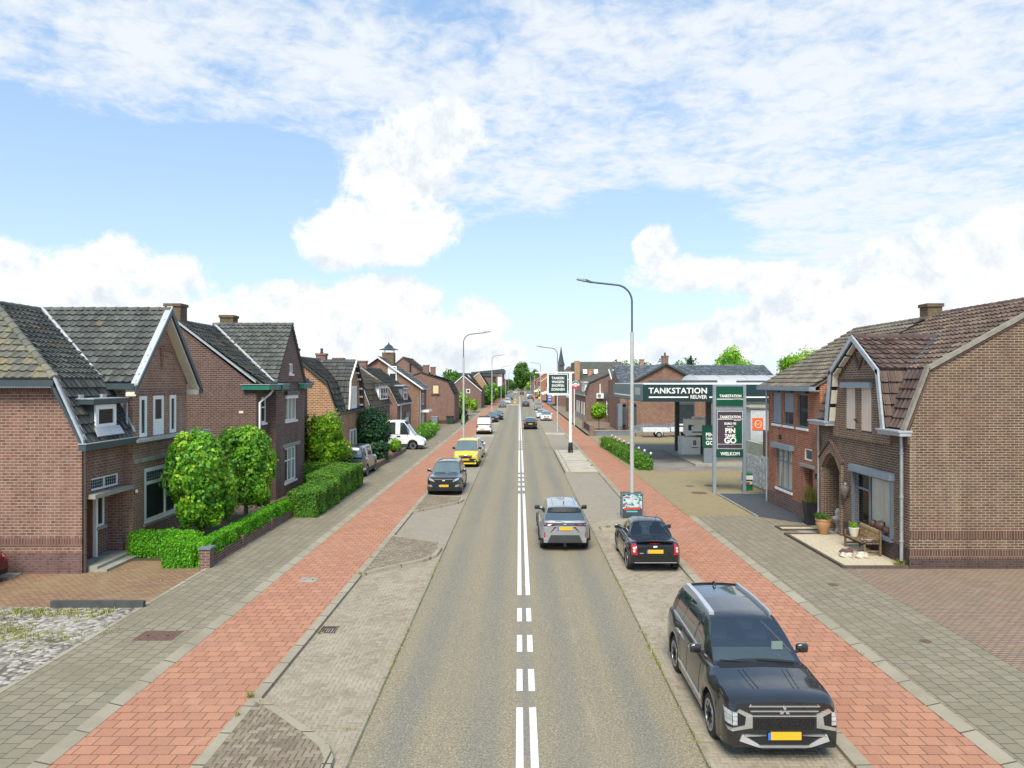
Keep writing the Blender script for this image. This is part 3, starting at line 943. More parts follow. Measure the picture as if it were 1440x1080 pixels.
def clone(root, loc, rotz, label=None, group=None, mats=None):
    """copy a thing with its parts and sub-parts"""
    mats = mats or {}
    def cp(o, par):
        c = o.copy(); COL.objects.link(c)
        if par: c.parent = par
        if o.type == 'MESH' and o.data.materials and o.data.materials[0].name in mats:
            c.data = o.data.copy(); c.data.materials[0] = mats[o.data.materials[0].name]
        for ch in list(o.children): cp(ch, c)
        return c
    r = cp(root, None)
    r.location = loc; r.rotation_euler = (0, 0, rotz)
    if label: r['label'] = label
    if group: r['group'] = group
    return r
# ------------------------------------------------------------------ SETTING: ground, road, bays, paths
struct('ground', rect(-1800, 1800, -300, 3200, -.12), M_GROUND)
YF = 470
struct('road', rect(-2.67, 2.95, -8, YF, 0), M_ASPH)
struct('parking_bay_strip', rect(-4.85, -2.67, -8, YF, 0.0), M_BAY)
struct('parking_bay_strip', rect(2.95, 5.2, -8, YF, 0.0), M_BAY)
struct('cycle_path', rect(-7.25, -5.05, -8, YF, .07), M_RED)
struct('cycle_path', rect(5.45, 7.45, -8, YF, .07), M_RED)
struct('pavement', rect(-9.78, -7.5, -8, YF, .125), M_WALK)
struct('pavement', rect(7.7, 10.2, -8, 31.2, .125), M_WALK)
struct('pavement', rect(7.7, 10.0, 79, YF, .125), M_WALK)
def kerbline(xa, xb, y0, y1, z0, z1, slope=0.0):
    m = MB()
    m.raw([(xa, y0, -.05), (xb, y0, -.05), (xb, y1, -.05), (xa, y1, -.05), (xa, y0, z0), (xb, y0, z1), (xb, y1, z1), (xa, y1, z0)],
          [(0, 3, 2, 1), (4, 5, 6, 7), (0, 1, 5, 4), (1, 2, 6, 5), (2, 3, 7, 6), (3, 0, 4, 7)])
    return struct('kerb', m, M_KERB)
kerbline(-5.05, -4.85, -8, YF, .078, .072)
kerbline(-7.5, -7.25, -8, YF, .132, .078)
kerbline(5.2, 5.45, -8, YF, .072, .078)
kerbline(7.45, 7.7, -8, 31.2, .078, .132)
kerbline(-9.9, -9.78, -8, 31.5, .13, .135)
# plots beside the pavements
struct('cobbled_lot', rect(-40, -9.9, -8, 18.55, .12), M_COBBLE)
struct('brick_driveway', rect(-40, -9.9, 18.55, 24.9, .116), M_DRIVE)
struct('front_plots', rect(-40, -9.78, 24.9, YF, .108), M_LOT)
struct('garden_bed', rect(-13.2, -9.95, 23.4, 31.5, .125), M_EARTH)
struct('brick_lot', rect(10.2, 60, -8, 22.38, .116), M_LOT)
struct('front_plots', rect(10.0, 60, 78.5, YF, .108), M_LOT)
struct('forecourt', rect(7.45, 60, 31.2, 78.5, .078), M_SAND)
struct('forecourt_slab', rect(9.2, 24, 47.6, 66, .086), M_SLAB)  # concrete slab whose dark tone also holds the canopy's shade
struct('dark_parking_patch', MB().poly([(10.45, 31.1, .128), (12.25, 29.2, .128), (12.25, 35.2, .128), (13.6, 35.3, .128), (13.6, 38.1, .128), (10.5, 37.4, .128)]), M_TAR)
struct('patch_edging', MB().box(10.38, 10.46, 31.1, 37.4, .05, .15).box(10.46, 13.6, 37.4, 37.48, .05, .16), M_CONC)
struct('plots', rect(10.2, 14, 22.38, 31.2, .112), M_WALK)
struct('gravel_bed', rect(10.3, 12.3, 22.5, 27.3, .15), M_GRAVEL)
m = MB()
m.box(10.2, 10.3, 22.42, 27.4, .05, .2); m.box(10.3, 12.3, 22.4, 22.5, .05, .2); m.box(10.3, 11.5, 27.3, 27.4, .05, .19)
struct('bed_edging', m, plain('dark_timber_edging', (.10, .075, .055), .9, var=.3, scale=8))
struct('gravel_bed', rect(10.45, 11.75, 28.2, 28.75, .14), M_GRAVEL)
m = MB(); m.box(10.37, 10.45, 28.1, 28.85, .05, .18); m.box(10.45, 11.8, 28.1, 28.2, .05, .18); m.box(10.45, 11.8, 28.75, 28.85, .05, .18)
struct('bed_edging', m, MATS['dark_timber_edging'])
struct('porch_flagstone', rect(10.9, 12.3, 27.45, 28.05, .135), M_CONC)

# lane markings
def mark(x0, x1, y0, y1): m_mark.poly([(x0, y0, .004), (x1, y0, .004), (x1, y1, .004), (x0, y1, .004)])
m_mark = MB()
for (a, b) in [(-8, 13.1), (13.8, 14.85), (15.8, 16.85), (17.8, 18.85), (20.0, 38.1), (39.2, 40.3), (41.1, 42.2), (43.0, 44.1), (44.9, 46.1), (47.0, 62.8),
               (64, 65.1), (66.2, 67.3), (68.4, 69.5), (70.5, 71.4), (72.4, 184)]:
    mark(-.05, .07, a, b); mark(.185, .31, a, b)
mark(-2.45, .31, 184.5, 187.5)
mark(.16, .31, 188, 300)
mark(-2.6, -2.45, 188, 215)
struct('lane_markings', m_mark, M_WHITE)
# joint between carriageway and bay, a drain course of darker setts
m = MB()
m.poly([(-2.695, -8, .004), (-2.655, -8, .004), (-2.655, YF, .004), (-2.695, YF, .004)])
m.poly([(2.935, -8, .004), (2.97, -8, .004), (2.97, YF, .004), (2.935, YF, .004)])
struct('gutter_joint', m, plain('dark_joint', (.115, .11, .06), .9, var=.4, scale=2))

# loose-laid pavers in relief for the nearest bays and islands
def inside(p, poly):
    x, y = p; c = False
    for (a, b), (d, e) in zip(poly, poly[1:] + poly[:1]):
        if (b > y) != (e > y) and x < (d - a) * (y - b) / (e - b) + a: c = not c
    return c
def herringbone(name, poly, z, mat, W=.095, gap=.011, hgt=.010):
    xs = [p[0] for p in poly]; ys = [p[1] for p in poly]
    x0 = min(xs); y0 = min(ys); m = MB()
    for i in range(int((max(xs) - x0) / W) + 2):
        for j in range(int((max(ys) - y0) / W) + 2):
            k = (i - j) % 4
            if k == 0: w, h = 2, 1
            elif k == 3: w, h = 1, 2
            else: continue
            ax, ay = x0 + i * W + gap * .5, y0 + j * W + gap * .5
            bx, by = ax + w * W - gap, ay + h * W - gap
            if not (inside(((ax + bx) / 2, (ay + by) / 2), poly) and inside((ax, ay), poly) and inside((bx, by), poly)): continue
            dz = random.uniform(-.002, .003); e = .007; t = random.random()
            zz = z + hgt + dz
            m.raw([(ax, ay, z), (bx, ay, z), (bx, by, z), (ax, by, z), (ax + e, ay + e, zz), (bx - e, ay + e, zz), (bx - e, by - e, zz), (ax + e, by - e, zz)],
                  [(4, 5, 6, 7), (0, 1, 5, 4), (1, 2, 6, 5), (2, 3, 7, 6), (3, 0, 4, 7)], t)
    o = m.build(name, mat, tints=True); tag(o, kind='structure'); return o
def pavermat(name, stops, dust, amt):
    m, t, b = newmat(name)
    oc = objc(t)
    c = t.ramp(tint(t), stops)
    n = t.noise(oc, .8, 8, .72, .4)
    c = t.mix(t.m('MULTIPLY', t.sstep(n, .4, .68), amt), c, dust)
    n3 = t.noise(oc, 30, 4, .7)
    c = t.mix(t.m('MULTIPLY', t.sstep(n3, .45, .8), .4), c, tuple(x * .55 for x in stops[0][1]))
    t.put(b.inputs['Base Color'], c); b.inputs['Roughness'].default_value = .9; b.inputs['Specular IOR Level'].default_value = .2
    bump(t, b, n3, .3, .006)
    return m
M_PAV = pavermat('bay_klinker', [(0, (.24, .2, .145)), (.6, (.3, .255, .185)), (1, (.34, .285, .21))], (.37, .325, .245), .92)
M_PAVI = pavermat('island_klinker', [(0, (.17, .13, .098)), (.6, (.235, .187, .14)), (1, (.29, .237, .175))], (.33, .29, .21), .3)
herringbone('bay_pavers', [(-4.84, 9.5), (-2.74, 9.5), (-2.74, 26), (-4.84, 26)], -.004, M_PAV)
herringbone('bay_pavers', [(2.99, 9.5), (5.19, 9.5), (5.19, 31), (2.99, 31)], -.004, M_PAV)

def island(pts, z=.085, pav=M_PAVI, kw=.12, laid=True, skip=()):
    """raised island: paved top inside a ring of kerb stones"""
    m = MB(); m.prism([(x, y, -.04) for x, y in pts], (0, 0, z + .035))
    struct('island', m, MATS['dark_joint'] if laid else M_BAY)
    k = MB(); n = len(pts)
    cx = sum(p[0] for p in pts) / n; cy = sum(p[1] for p in pts) / n
    for i in range(n):
        if i in skip: continue
        a = Vector((*pts[i], 0)); b = Vector((*pts[(i + 1) % n], 0)); d = b - a
        if d.length < .01: continue
        s = Vector((-d.y, d.x, 0)).normalized()
        if s.dot(Vector((cx, cy, 0)) - a) < 0: s = -s
        q = max(1, round(d.length / .9)); dd = d.normalized()
        for j in range(q):
            p = a + d * (j / q) + dd * .006; e = a + d * ((j + 1) / q) - dd * .006
            o = s * -.06
            v = [p + o, e + o, e + s * kw, p + s * kw]
            zz = z + random.uniform(-.004, .004) + .012
            lo = [(q_.x, q_.y, -.04) for q_ in v]; hi = [(q_.x + (s * (.035 if r < 2 else 0)).x, q_.y + (s * (.035 if r < 2 else 0)).y, zz) for r, q_ in enumerate(v)]
            k.raw(lo + hi, [(4, 5, 6, 7), (0, 1, 5, 4), (1, 2, 6, 5), (2, 3, 7, 6), (3, 0, 4, 7)])
    struct('kerb', k, M_KERB)
    if laid: herringbone('island_pavers', pts, z - .006, pav)
island([(-4.86, 13.3), (-4.25, 12.75), (-3.6, 12.1), (-3.15, 11.6), (-2.95, 11.2), (-2.9, 10.7), (-2.9, 6), (-4.86, 6)], skip=(6, 7))
island([(-4.86, 21.9), (-4.22, 22.65), (-3.2, 23.65), (-2.85, 24.3), (-2.78, 25.4), (-3.05, 26.3), (-4.86, 27.4)], skip=(6,))
island([(-4.86, 32.5), (-2.95, 35.1), (-2.8, 35.9), (-2.95, 36.6), (-4.86, 37.2)], skip=(4,))
island([(5.19, 29.0), (3.9, 28.6), (3.35, 28.75), (3.3, 29.1), (4.2, 29.8), (5.19, 31.6)], skip=(5,), laid=False)
# long concrete island with the tall sign
m = MB(); m.prism([(3.05, 46.6, -.04), (5.19, 46.6, -.04), (5.19, 62, -.04), (3.05, 62, -.04)], (0, 0, .12)); struct('island', m, M_BEIGE)
m = MB(); m.box(3.0, 3.14, 46.55, 62, -.04, .1); m.box(3.3, 3.42, 46.7, 62, -.04, .094); m.box(3.14, 5.19, 46.5, 46.68, -.04, .1); m.box(3.42, 5.19, 53.2, 53.34, -.04, .1)
struct('kerb', m, M_KERB)
m = MB(); m.box(2.97, 5.19, 80.5, 82.8, -.04, .09); struct('island', m, M_BEIGE)
for y in (62, 78, 100.5, 118):
    m = MB(); m.box(-4.84, -2.8, y, y + .9, -.04, .08); struct('island', m, M_BEIGE)

# manholes, drains, hatches (each its own thing)
def cover(name, label, cat, x, y, z, w, d, mat, rot=0, bars=0, rnd=False):
    t = thing(name, label, cat, (x, y, z))
    m = MB()
    if rnd: m.lathe((x, y, z - .03), [(w / 2, 0), (w / 2, .034), (w / 2 - .03, .036)], 20)
    else:
        m.prism([(x + math.cos(rot) * a - math.sin(rot) * b, y + math.sin(rot) * a + math.cos(rot) * b, z - .03) for a, b in ((-w / 2, -d / 2), (w / 2, -d / 2), (w / 2, d / 2), (-w / 2, d / 2))], (0, 0, .036))
    m.build('frame', mat, t)
    if bars:
        g = MB()
        for i in range(bars):
            xx = x - w / 2 + w * (i + .5) / bars
            g.box(xx - .012, xx + .012, y - d / 2 + .03, y + d / 2 - .03, z + .006, z + .012)
        g.build('grating', M_BLACK, t)
    elif not rnd:
        g = MB()
        for sx in (-.25, .25): g.box(x + sx * w - .03, x + sx * w + .03, y - .02, y + .02, z + .006, z + .011)
        g.build('lift_handle', M_BLACK, t)
    return t
cover('utility_hatch', 'brown rusty double hatch set in the left pavement near the cobbled lot', 'hatch', -8.35, 16.45, .125, .9, .62, M_RUST)
cover('storm_drain', 'grated storm drain against the left kerb in the near parking bay', 'drain', -4.6, 17.2, .0, .42, .5, M_RUST, bars=7)
cover('manhole_cover', 'pale square cover in the left red cycle path', 'manhole cover', -6.3, 21.3, .07, .5, .45, M_CONC)
cover('manhole_cover', 'small brown cover in the right pavement near the brick lot', 'manhole cover', 9.2, 16.1, .125, .26, .2, M_RUST, rnd=True)
cover('manhole_cover', 'small brown cover in the right pavement beside the gravel bed', 'manhole cover', 9.1, 20.6, .125, .3, .24, M_RUST, rnd=True)
cover('manhole_cover', 'dark round cover on the sandy forecourt, nearest the totem sign', 'manhole cover', 11.0, 40.6, .08, .85, .85, M_RUST, rnd=True)
cover('manhole_cover', 'brown round cover on the sandy forecourt, left of the two dark ones', 'manhole cover', 9.7, 40.4, .08, .5, .5, M_RUST, rnd=True)
cover('manhole_cover', 'worn round cover on the sandy forecourt closest to the cycle path', 'manhole cover', 9.6, 37.9, .08, .85, .85, M_RUST, rnd=True)
cover('storm_drain', 'round brown drain against the right kerb behind the black suv', 'drain', 5.05, 18.1, .0, .22, .3, M_RUST, bars=4)
m = MB(); m.box(-12.2, -9.78, 18.5, 18.62, .05, .29); tag(m.build('concrete_beam', plain('dark_concrete', (.06, .064, .064), .8, var=.25, scale=3)), 'long dark concrete beam between the cobbled lot and brick driveway', 'beam')
m = MB(); m.box(-19, -15.2, 21.2, 21.75, .08, .16); tag(m.build('concrete_threshold', M_CONC), 'blue grey concrete threshold strip along the brick side wall', 'threshold')

# grass and weeds
def blades(pts, h, name, mat=None, spread=.05):
    V = []; F = []; T = []
    for (x, y, z, k, hh) in pts:
        for _ in range(k):
            a = random.random() * 6.283; r = abs(random.gauss(0, spread)); px_, py_ = x + math.cos(a) * r, y + math.sin(a) * r
            l = hh * random.uniform(.4, 1.1); b = random.random() * 6.283; w = .006 + .008 * random.random()
            lx, ly = math.cos(b) * l * .55, math.sin(b) * l * .55
            n = len(V)
            V += [(px_ - w * math.sin(b), py_ + w * math.cos(b), z), (px_ + w * math.sin(b), py_ - w * math.cos(b), z), (px_ + lx, py_ + ly, z + l)]
            F.append((n, n + 1, n + 2)); T.append(random.random())
    o = mesh_obj(name, V, F, mat or M_GRASS, tints=T)
    return tag(o, kind='stuff')
P = []
for _ in range(500):          # unkempt edge of the cobbled lot
    x = random.uniform(-26, -10.4); y = 18.3 - abs(random.gauss(0, .28)) ; P.append((x, y, .12, 10, .10))
for _ in range(320):
    x = random.gauss(-13.6, 1.8); y = random.gauss(16.5, .35); P.append((x, y, .12, 12, .09))
for _ in range(140):
    x = random.uniform(-24, -10.3); y = random.uniform(13.5, 18); P.append((x, y, .12, 5, .07))
for _ in range(130):
    x = random.uniform(-24, -10.2); y = random.uniform(18.8, 24); P.append((x, y, .12, 4, .05))
blades(P, .1, 'rough_grass', spread=.09)
P = []
for (x, y, k, h) in [(-5.05, 13.35, 40, .16), (-4.75, 13.1, 24, .12), (-4.2, 12.6, 26, .1), (-3.9, 12.35, 8, .08), (-5.0, 12.6, 10, .1), (-4.4, 11.6, 8, .08), (-4.55, 11.9, 16, .08), (-4.7, 11.7, 10, .1),
                     (-4.8, 22.1, 30, .12), (-4.9, 21.9, 30, .1), (-4.75, 16.9, 26, .08), (-3.1, 11.3, 14, .1), (-2.9, 12.2, 10, .09), (-4.6, 32.9, 60, .12), (-4.3, 33.3, 40, .1),
                     (12.15, 22.6, 70, .32), (12.05, 22.75, 50, .25), (4.0, 29.1, 60, .2), (3.6, 28.95, 50, .16), (4.5, 29.5, 40, .2), (7.75, 27.6, 50, .1), (7.6, 27.9, 40, .1),
                     (4.3, 59.2, 80, .3), (3.3, 47, 20, .1), (5.1, 50, 40, .2), (5.1, 53, 30, .15), (7.6, 14.9, 30, .06), (-5.0, 24, 15, .08), (11.2, 28.9, 30, .12)]:
    P.append((x, y, .08 if abs(x) > 4.86 else .03, k, h))
for y in np.arange(9.6, 24, .16):
    k_ = max(0, int(random.gauss(9 * math.sin(y * 1.3) + 7, 5)))
    if k_: P.append((2.95 + random.gauss(0, .012), y, 0, k_, .05))
    k_ = max(0, int(random.gauss(7 * math.sin(y * .9) + 5, 4)))
    if k_: P.append((-2.675 + random.gauss(0, .012), y, 0, k_, .045))
for y in np.arange(24, 60, .3):
    if random.random() < .5: P.append((-2.68, y, 0, 5, .05))
for y in np.arange(11, 30, .25):
    if random.random() < .4: P.append((-7.24, y, .08, 3, .04))
    if random.random() < .3: P.append((7.44, y, .08, 3, .05))
for y in np.arange(22.5, 31.5, .2):
    P.append((-9.78, y, .12, 3, .05))
blades(P, .1, 'weeds', spread=.05)
# ------------------------------------------------------------------ HOUSES, left side of the street
def roofpart(par, faces, mat, fine=True, tw=.24, th=.29, name='roof', caps=(), thick=.06):
    m = MB()
    for f in faces:
        tile_face(m, f, tw, th, .06 if fine else .06, fine)
        slab(m, f, thick)
    for a, b in caps: ridge_caps(m, a, b)
    return m.build(name, mat, par, tints=True)
def strip(m, pts, d, off=(0, 0, 0)):
    """board following a polyline, section swept by vector d; pts pairs joined as quads"""
    for a, b in zip(pts[:-1], pts[1:]):
        pass

def board(m, a, b, up, out, th):
    """plank from a to b; height vector up, thickness vector out*th"""
    a, b, up = Vector(a), Vector(b), Vector(up)
    m.prism([a, b, b + up, a + up], Vector(out) * th)

# ---- A: mauve brick corner house, catslide roof
hA = thing('brick_house', 'mauve brick house with catslide roof and steep white-edged street gable, nearest on the left', 'house', (-13.42, 21.82, .1))
m = MB(); m.prism([(-21.2, 21.82, .05), (-13.42, 21.82, .05), (-13.42, 21.82, 4.1), (-13.98, 21.82, 6.0), (-21.2, 21.82, 6.0)], (0, 6.26, 0))
wA = m.build('wall', BR['mauve'], hA)
FA = FX(-13.42, 22.0, 0)
c = MB(); c.box(-13.92, -13.2, 22.06, 24.1, .28, 2.36); c.box(-13.55, -13.2, 22.3, 23.85, 2.56, 2.96)
boolcut(wA, c)
m = MB(); m.prism([(-13.15, 24.2, .05), (-13.15, 28.1, .05), (-13.15, 28.1, 6.0), (-13.15, 26.15, 8.5), (-13.15, 24.2, 6.0)], (-2.4, 0, 0))
bA = m.build('gable_wall', BR['mauve_warm'], hA)
c = MB()
wins_A = [(24.62, .5, 4.08, 1.42), (25.55, .75, 4.08, 1.42), (26.75, .5, 4.08, 1.42)]
for (y, w, z, h) in wins_A: c.box(-13.3, -13.0, y, y + w, z, z + h)
c.box(-13.3, -13.0, 24.95, 27.35, 1.02, 2.95)
boolcut(bA, c)
# inset diamond and corbel bands of the gable, proud courses
m = MB()
m.box(-13.15, -13.125, 24.25, 28.05, 5.52, 5.75); m.box(-13.15, -13.12, 24.2, 28.1, 3.55, 3.9)
for s in (-1, 1):
    m.prism([(-13.15, 26.15 + s * .12, 7.35), (-13.15, 26.15 + s * .95, 7.15), (-13.15, 26.15 + s * .95, 7.05), (-13.15, 26.15 + s * .12, 7.2)], (.03, 0, 0))
m.prism([(-13.15, 26.0, 7.3), (-13.15, 26.3, 7.3), (-13.15, 26.15, 6.45)], (.04, 0, 0))
m.build('corbel_courses', BR['mauve'], hA)
m = MB(); m.box(-21.2, -13.412, 21.812, 21.9, .05, .75); m.build('plinth', brick('mauve_plinth_brick', (.17, .095, .085), (.14, .08, .075), (.2, .15, .13), stain=(.2, .13, .12)), hA)
m = MB(); m.box(-21.2, -13.95, 21.8, 21.9, 5.7, 5.88); m.box(-21.2, -13.415, 21.805, 21.9, .95, 1.2); m.build('soldier_band', BR['soldier_mauve'], hA)
# roof planes
st = roofpart(hA, [[(-14.0, 21.42, 6.07), (-14.0, 28.3, 6.07), (-17.6, 28.3, 8.6), (-17.6, 23.85, 8.6)], [(-21.2, 21.42, 6.07), (-17.6, 23.85, 8.6), (-17.6, 28.3, 8.6), (-21.2, 28.3, 6.07)]], M_TILE_G,
              caps=[((-17.6, 23.85, 8.62), (-17.6, 28.3, 8.62))])
roofpart(hA, [[(-14.0, 21.42, 6.07), (-17.6, 23.85, 8.6), (-21.2, 21.42, 6.07)]], M_TILE_Y, name='hip_roof', caps=[((-14.0, 21.42, 6.1), (-17.6, 23.85, 8.64))], tw=.26)
roofpart(hA, [[(-13.15, 21.45, 4.12), (-13.15, 24.22, 4.12), (-14.0, 24.22, 6.07), (-14.0, 21.45, 6.07)]], M_TILE_D, name='catslide_roof', tw=.25)
roofpart(hA, [[(-12.8, 23.85, 5.95), (-13.95, 23.85, 5.95), (-17.6, 26.15, 8.62), (-12.8, 26.15, 8.62)], [(-12.8, 28.45, 5.95), (-12.8, 26.15, 8.62), (-17.6, 26.15, 8.62), (-13.95, 28.45, 5.95)]], M_TILE_G, name='gable_roof',
         caps=[((-12.8, 26.15, 8.63), (-17.6, 26.15, 8.63))])
m = MB(); m.tube([(-13.95, 23.85, 6.05), (-17.55, 26.15, 8.72)], .075, 6); m.tube([(-13.1, 24.22, 4.3), (-13.98, 24.22, 6.15)], .05, 6)
m.build('valley_gutter', M_LEAD, hA)
sl = Vector((0, 2.3, 2.67)).normalized()
m = MB()
for s in (-1, 1):
    board(m, (-12.8, 26.15 + s * 2.48, 5.58), (-12.8, 26.15, 8.46), (0, 0, .26), (1, 0, 0), .06)
m.box(-13.15, -12.74, 28.45, 28.65, 5.52, 5.72)
m.build('bargeboard', M_TRIM_D, hA)
m = MB()
for s in (-1, 1):
    board(m, (-13.14, 26.15 + s * 2.4, 5.52), (-13.14, 26.15, 8.32), (0, 0, .1), (1, 0, 0), .335)
m.box(-13.14, -12.8, 28.12, 28.44, 5.5, 5.7)
m.build('soffit', M_CREAM, hA)
m = MB()
board(m, (-12.95, 23.72, 5.86), (-12.95, 26.15, 8.69), (0, 0, .09), (1, 0, 0), .22)
board(m, (-12.95, 28.58, 5.86), (-12.95, 26.15, 8.69), (0, 0, .07), (1, 0, 0), .2)
board(m, (-13.1, 21.36, 4.1), (-14.02, 21.36, 6.13), (0, 0, .16), (0, 1, 0), .2)
m.build('verge_flashing', M_LEAD, hA)
m = MB()
m.box(-21.2, -13.98, 21.32, 21.46, 5.88, 6.06)
m.box(-13.98, -12.84, 23.7, 23.86, 5.75, 5.95)
m.box(-13.2, -12.98, 21.3, 24.19, 3.92, 4.12)
board(m, (-13.12, 21.37, 3.95), (-14.1, 21.37, 5.9), (0, 0, .2), (0, 1, 0), .08)
m.build('gutter', M_TRIM_D, hA)
m = MB(); m.box(-13.22, -12.95, 21.28, 24.2, 4.12, 4.145); m.box(-21.2, -14.02, 21.38, 21.8, 5.82, 5.88); m.build('gutter_edge', M_LEAD, hA)
downpipe(hA, -13.36, 21.9, .1, 3.95, plain('brown_pipe', (.075, .055, .045), .5), .05)
downpipe(hA, -13.3, 24.1, 4.15, 5.9, M_LEAD, .045)
# small dormer in the catslide
d = MB(); d.box(-14.2, -13.3, 22.2, 23.45, 4.4, 5.3); dm = d.build('dormer', M_TRIM_D, hA)
d = MB(); d.box(-13.9, -13.12, 21.92, 23.85, 5.3, 5.46); d.build('dormer_roof', M_TRIM_D, dm)
d = MB(); d.box(-13.9, -13.09, 21.9, 23.88, 5.46, 5.49); d.box(-13.8, -13.6, 22.0, 22.22, 5.48, 5.6); d.box(-13.8, -13.6, 23.2, 23.45, 5.48, 5.6); d.build('dormer_flashing', M_LEAD, dm)
window(hA, FX(-13.22, 22.24, 4.52), 1.12, .76, .07, .15, M_TRIM_W, M_GLASS, name='dormer_window')
d = MB(); d.prism([(-13.1, 22.1, 4.28), (-13.1, 23.55, 4.28), (-13.24, 23.5, 4.55), (-13.24, 22.15, 4.55)], (.04, 0, .03)); d.build('dormer_apron', M_LEAD, hA)
# street openings
window(hA, FX(-13.42, 22.3, 2.56), 1.55, .4, .1, .06, mull=(.5,), lead=(.05, .95, .1, .9, 12, 3))
d = MB(); d.box(-13.9, -13.1, 21.98, 24.22, 2.37, 2.5); d.build('porch_canopy', M_CONC, hA)
d = MB(); d.box(-13.93, -13.86, 22.25, 23.12, .3, 2.34); dd = d.build('front_door', M_DOOR, hA)
d = MB(); d.box(-13.86, -13.83, 22.4, 22.97, 1.4, 2.2); d.build('door_panel', M_DOOR, dd); d = MB(); d.tube([(-13.85, 23.03, 1.15), (-13.8, 23.03, 1.15), (-13.8, 22.93, 1.15)], .012); d.build('handle', M_CHROME, dd)
d = MB(); d.box(-13.9, -13.76, 23.12, 23.22, .3, 2.36); d.build('door_post', M_TRIM_W, hA)
window(hA, FX(-13.8, 23.24, 1.25), .42, 1.1, .06, .07, sill=M_CONC)
d = MB(); d.box(-13.92, -13.05, 22.0, 24.18, .1, .29); d.box(-13.05, -12.75, 22.0, 24.18, .1, .2); d.build('doorstep', M_CONC, hA)
for (y, w, z, h) in wins_A: window(hA, FX(-13.15, y, z), w, h, .05, .13, M_TRIM_W)
d = MB(); d.box(-13.19, -13.13, 25.67, 26.18, 4.2, 4.65); d.build('door_panel', M_TRIM_W, hA)
window(hA, FX(-13.15, 24.95, 1.02), 2.4, 1.93, .06, .14, mull=(.62,), trans=(.72,), sill=M_CONC, lead=(.05, .95, .75, .96, 14, 4))
d = MB(); d.box(-13.2, -12.9, 24.1, 28.35, 3.93, 4.03); d.box(-13.2, -12.75, 27.6, 29.4, 3.96, 4.05); d.build('ledge', M_LEAD, hA)
d = MB(); d.box(-13.16, -13.08, 24.25, 27.9, 3.2, 3.36); d.build('lintel', M_CONC, hA)
d = MB(); d.lathe((-13.1, 24.35, 2.2), [(.05, 0), (.06, .05), (.02, .12)], 10); d.build('wall_lamp', M_CREAM, hA, True)

# ---- B: dark plum brick house with green gutters
hB = thing('brick_house', 'dark plum brick house with green gutters, grey tiles and a sharp flush gable', 'house', (-12.14, 33.9, .1))
m = MB(); m.prism([(-20.1, 33.9, .05), (-12.53, 33.9, .05), (-12.53, 33.9, 5.75), (-16.3, 33.9, 8.75), (-20.1, 33.9, 5.75)], (0, 8.2, 0))
wB = m.build('wall', BR['dark'], hB)
c = MB(); c.box(-12.65, -12.4, 34.55, 35.2, 4.0, 5.25); boolcut(wB, c)
m = MB(); m.prism([(-12.14, 35.5, .05), (-12.14, 40.2, .05), (-12.14, 40.2, 5.9), (-12.14, 37.85, 8.98), (-12.14, 35.5, 5.9)], (-3.6, 0, 0))
bB = m.build('gable_wall', BR['plum'], hB)
c = MB(); c.box(-12.25, -12.0, 37.55, 38.15, 6.42, 6.98); c.box(-12.25, -12.0, 36.9, 38.8, 3.95, 5.3); c.box(-12.25, -12.0, 36.85, 38.7, .75, 2.55); boolcut(bB, c)
roofpart(hB, [[(-12.15, 33.8, 5.86), (-12.15, 42.1, 5.86), (-16.3, 42.1, 8.86), (-16.3, 33.8, 8.86)], [(-20.3, 33.8, 5.86), (-16.3, 33.8, 8.86), (-16.3, 42.1, 8.86), (-20.3, 42.1, 5.86)]], M_TILE_G, tw=.3, th=.4, caps=[((-16.3, 33.8, 8.88), (-16.3, 42.1, 8.88))])
roofpart(hB, [[(-12.05, 35.42, 5.92), (-12.2, 35.42, 5.92), (-16.3, 37.85, 9.02), (-12.05, 37.85, 9.02)], [(-12.05, 40.28, 5.92), (-12.05, 37.85, 9.02), (-16.3, 37.85, 9.02), (-12.2, 40.28, 5.92)]], M_TILE_G, name='gable_roof', tw=.25, caps=[((-12.05, 37.85, 9.03), (-16.3, 37.85, 9.03))])
m = MB(); m.tube([(-12.2, 35.42, 6.0), (-16.25, 37.85, 9.1)], .07, 6)
board(m, (-12.5, 33.72, 5.95), (-16.3, 33.72, 8.86), (0, 0, .1), (0, 1, 0), .12); m.build('valley_gutter', M_LEAD, hB)
m = MB(); m.box(-13.15, -11.85, 33.68, 35.45, 5.62, 5.86); m.box(-12.12, -11.8, 35.45, 36.5, 5.64, 5.88); m.box(-12.12, -11.8, 39.1, 40.6, 5.64, 5.88); m.build('gutter', M_TRIM_G, hB)
m = MB(); m.box(-13.2, -11.8, 33.64, 35.47, 5.86, 5.89); m.box(-12.12, -11.76, 35.47, 36.54, 5.88, 5.91); m.box(-12.12, -11.76, 39.06, 40.64, 5.88, 5.91); m.build('gutter_edge', M_LEAD, hB)
chimney(hB, -16.55, 34.3, 8.3, 9.75, .75, .7); chimney(hB, -15.75, 38.6, 8.6, 9.6, .7, .7)
window(hB, FX(-12.14, 37.55, 6.42), .6, .56, .08, .08, mull=(.5,), sill=M_TRIM_W)
window(hB, FX(-12.14, 36.9, 3.95), 1.9, 1.35, .1, .08, mull=(.33, .66), sill=M_TRIM_W, pane=M_GLASS_T)
window(hB, FX(-12.14, 36.85, .75), 1.85, 1.8, .1, .09, mull=(.33, .66), trans=(.62,), sill=M_TRIM_W, pane=M_GLASS_T)
window(hB, FX(-12.53, 34.55, 4.0), .65, 1.25, .08, .08, trans=(.6,), sill=M_TRIM_W)
m = MB(); m.box(-12.2, -11.98, 36.8, 38.9, 5.3, 5.52); m.build('shutter_box', M_TRIM_D, hB)
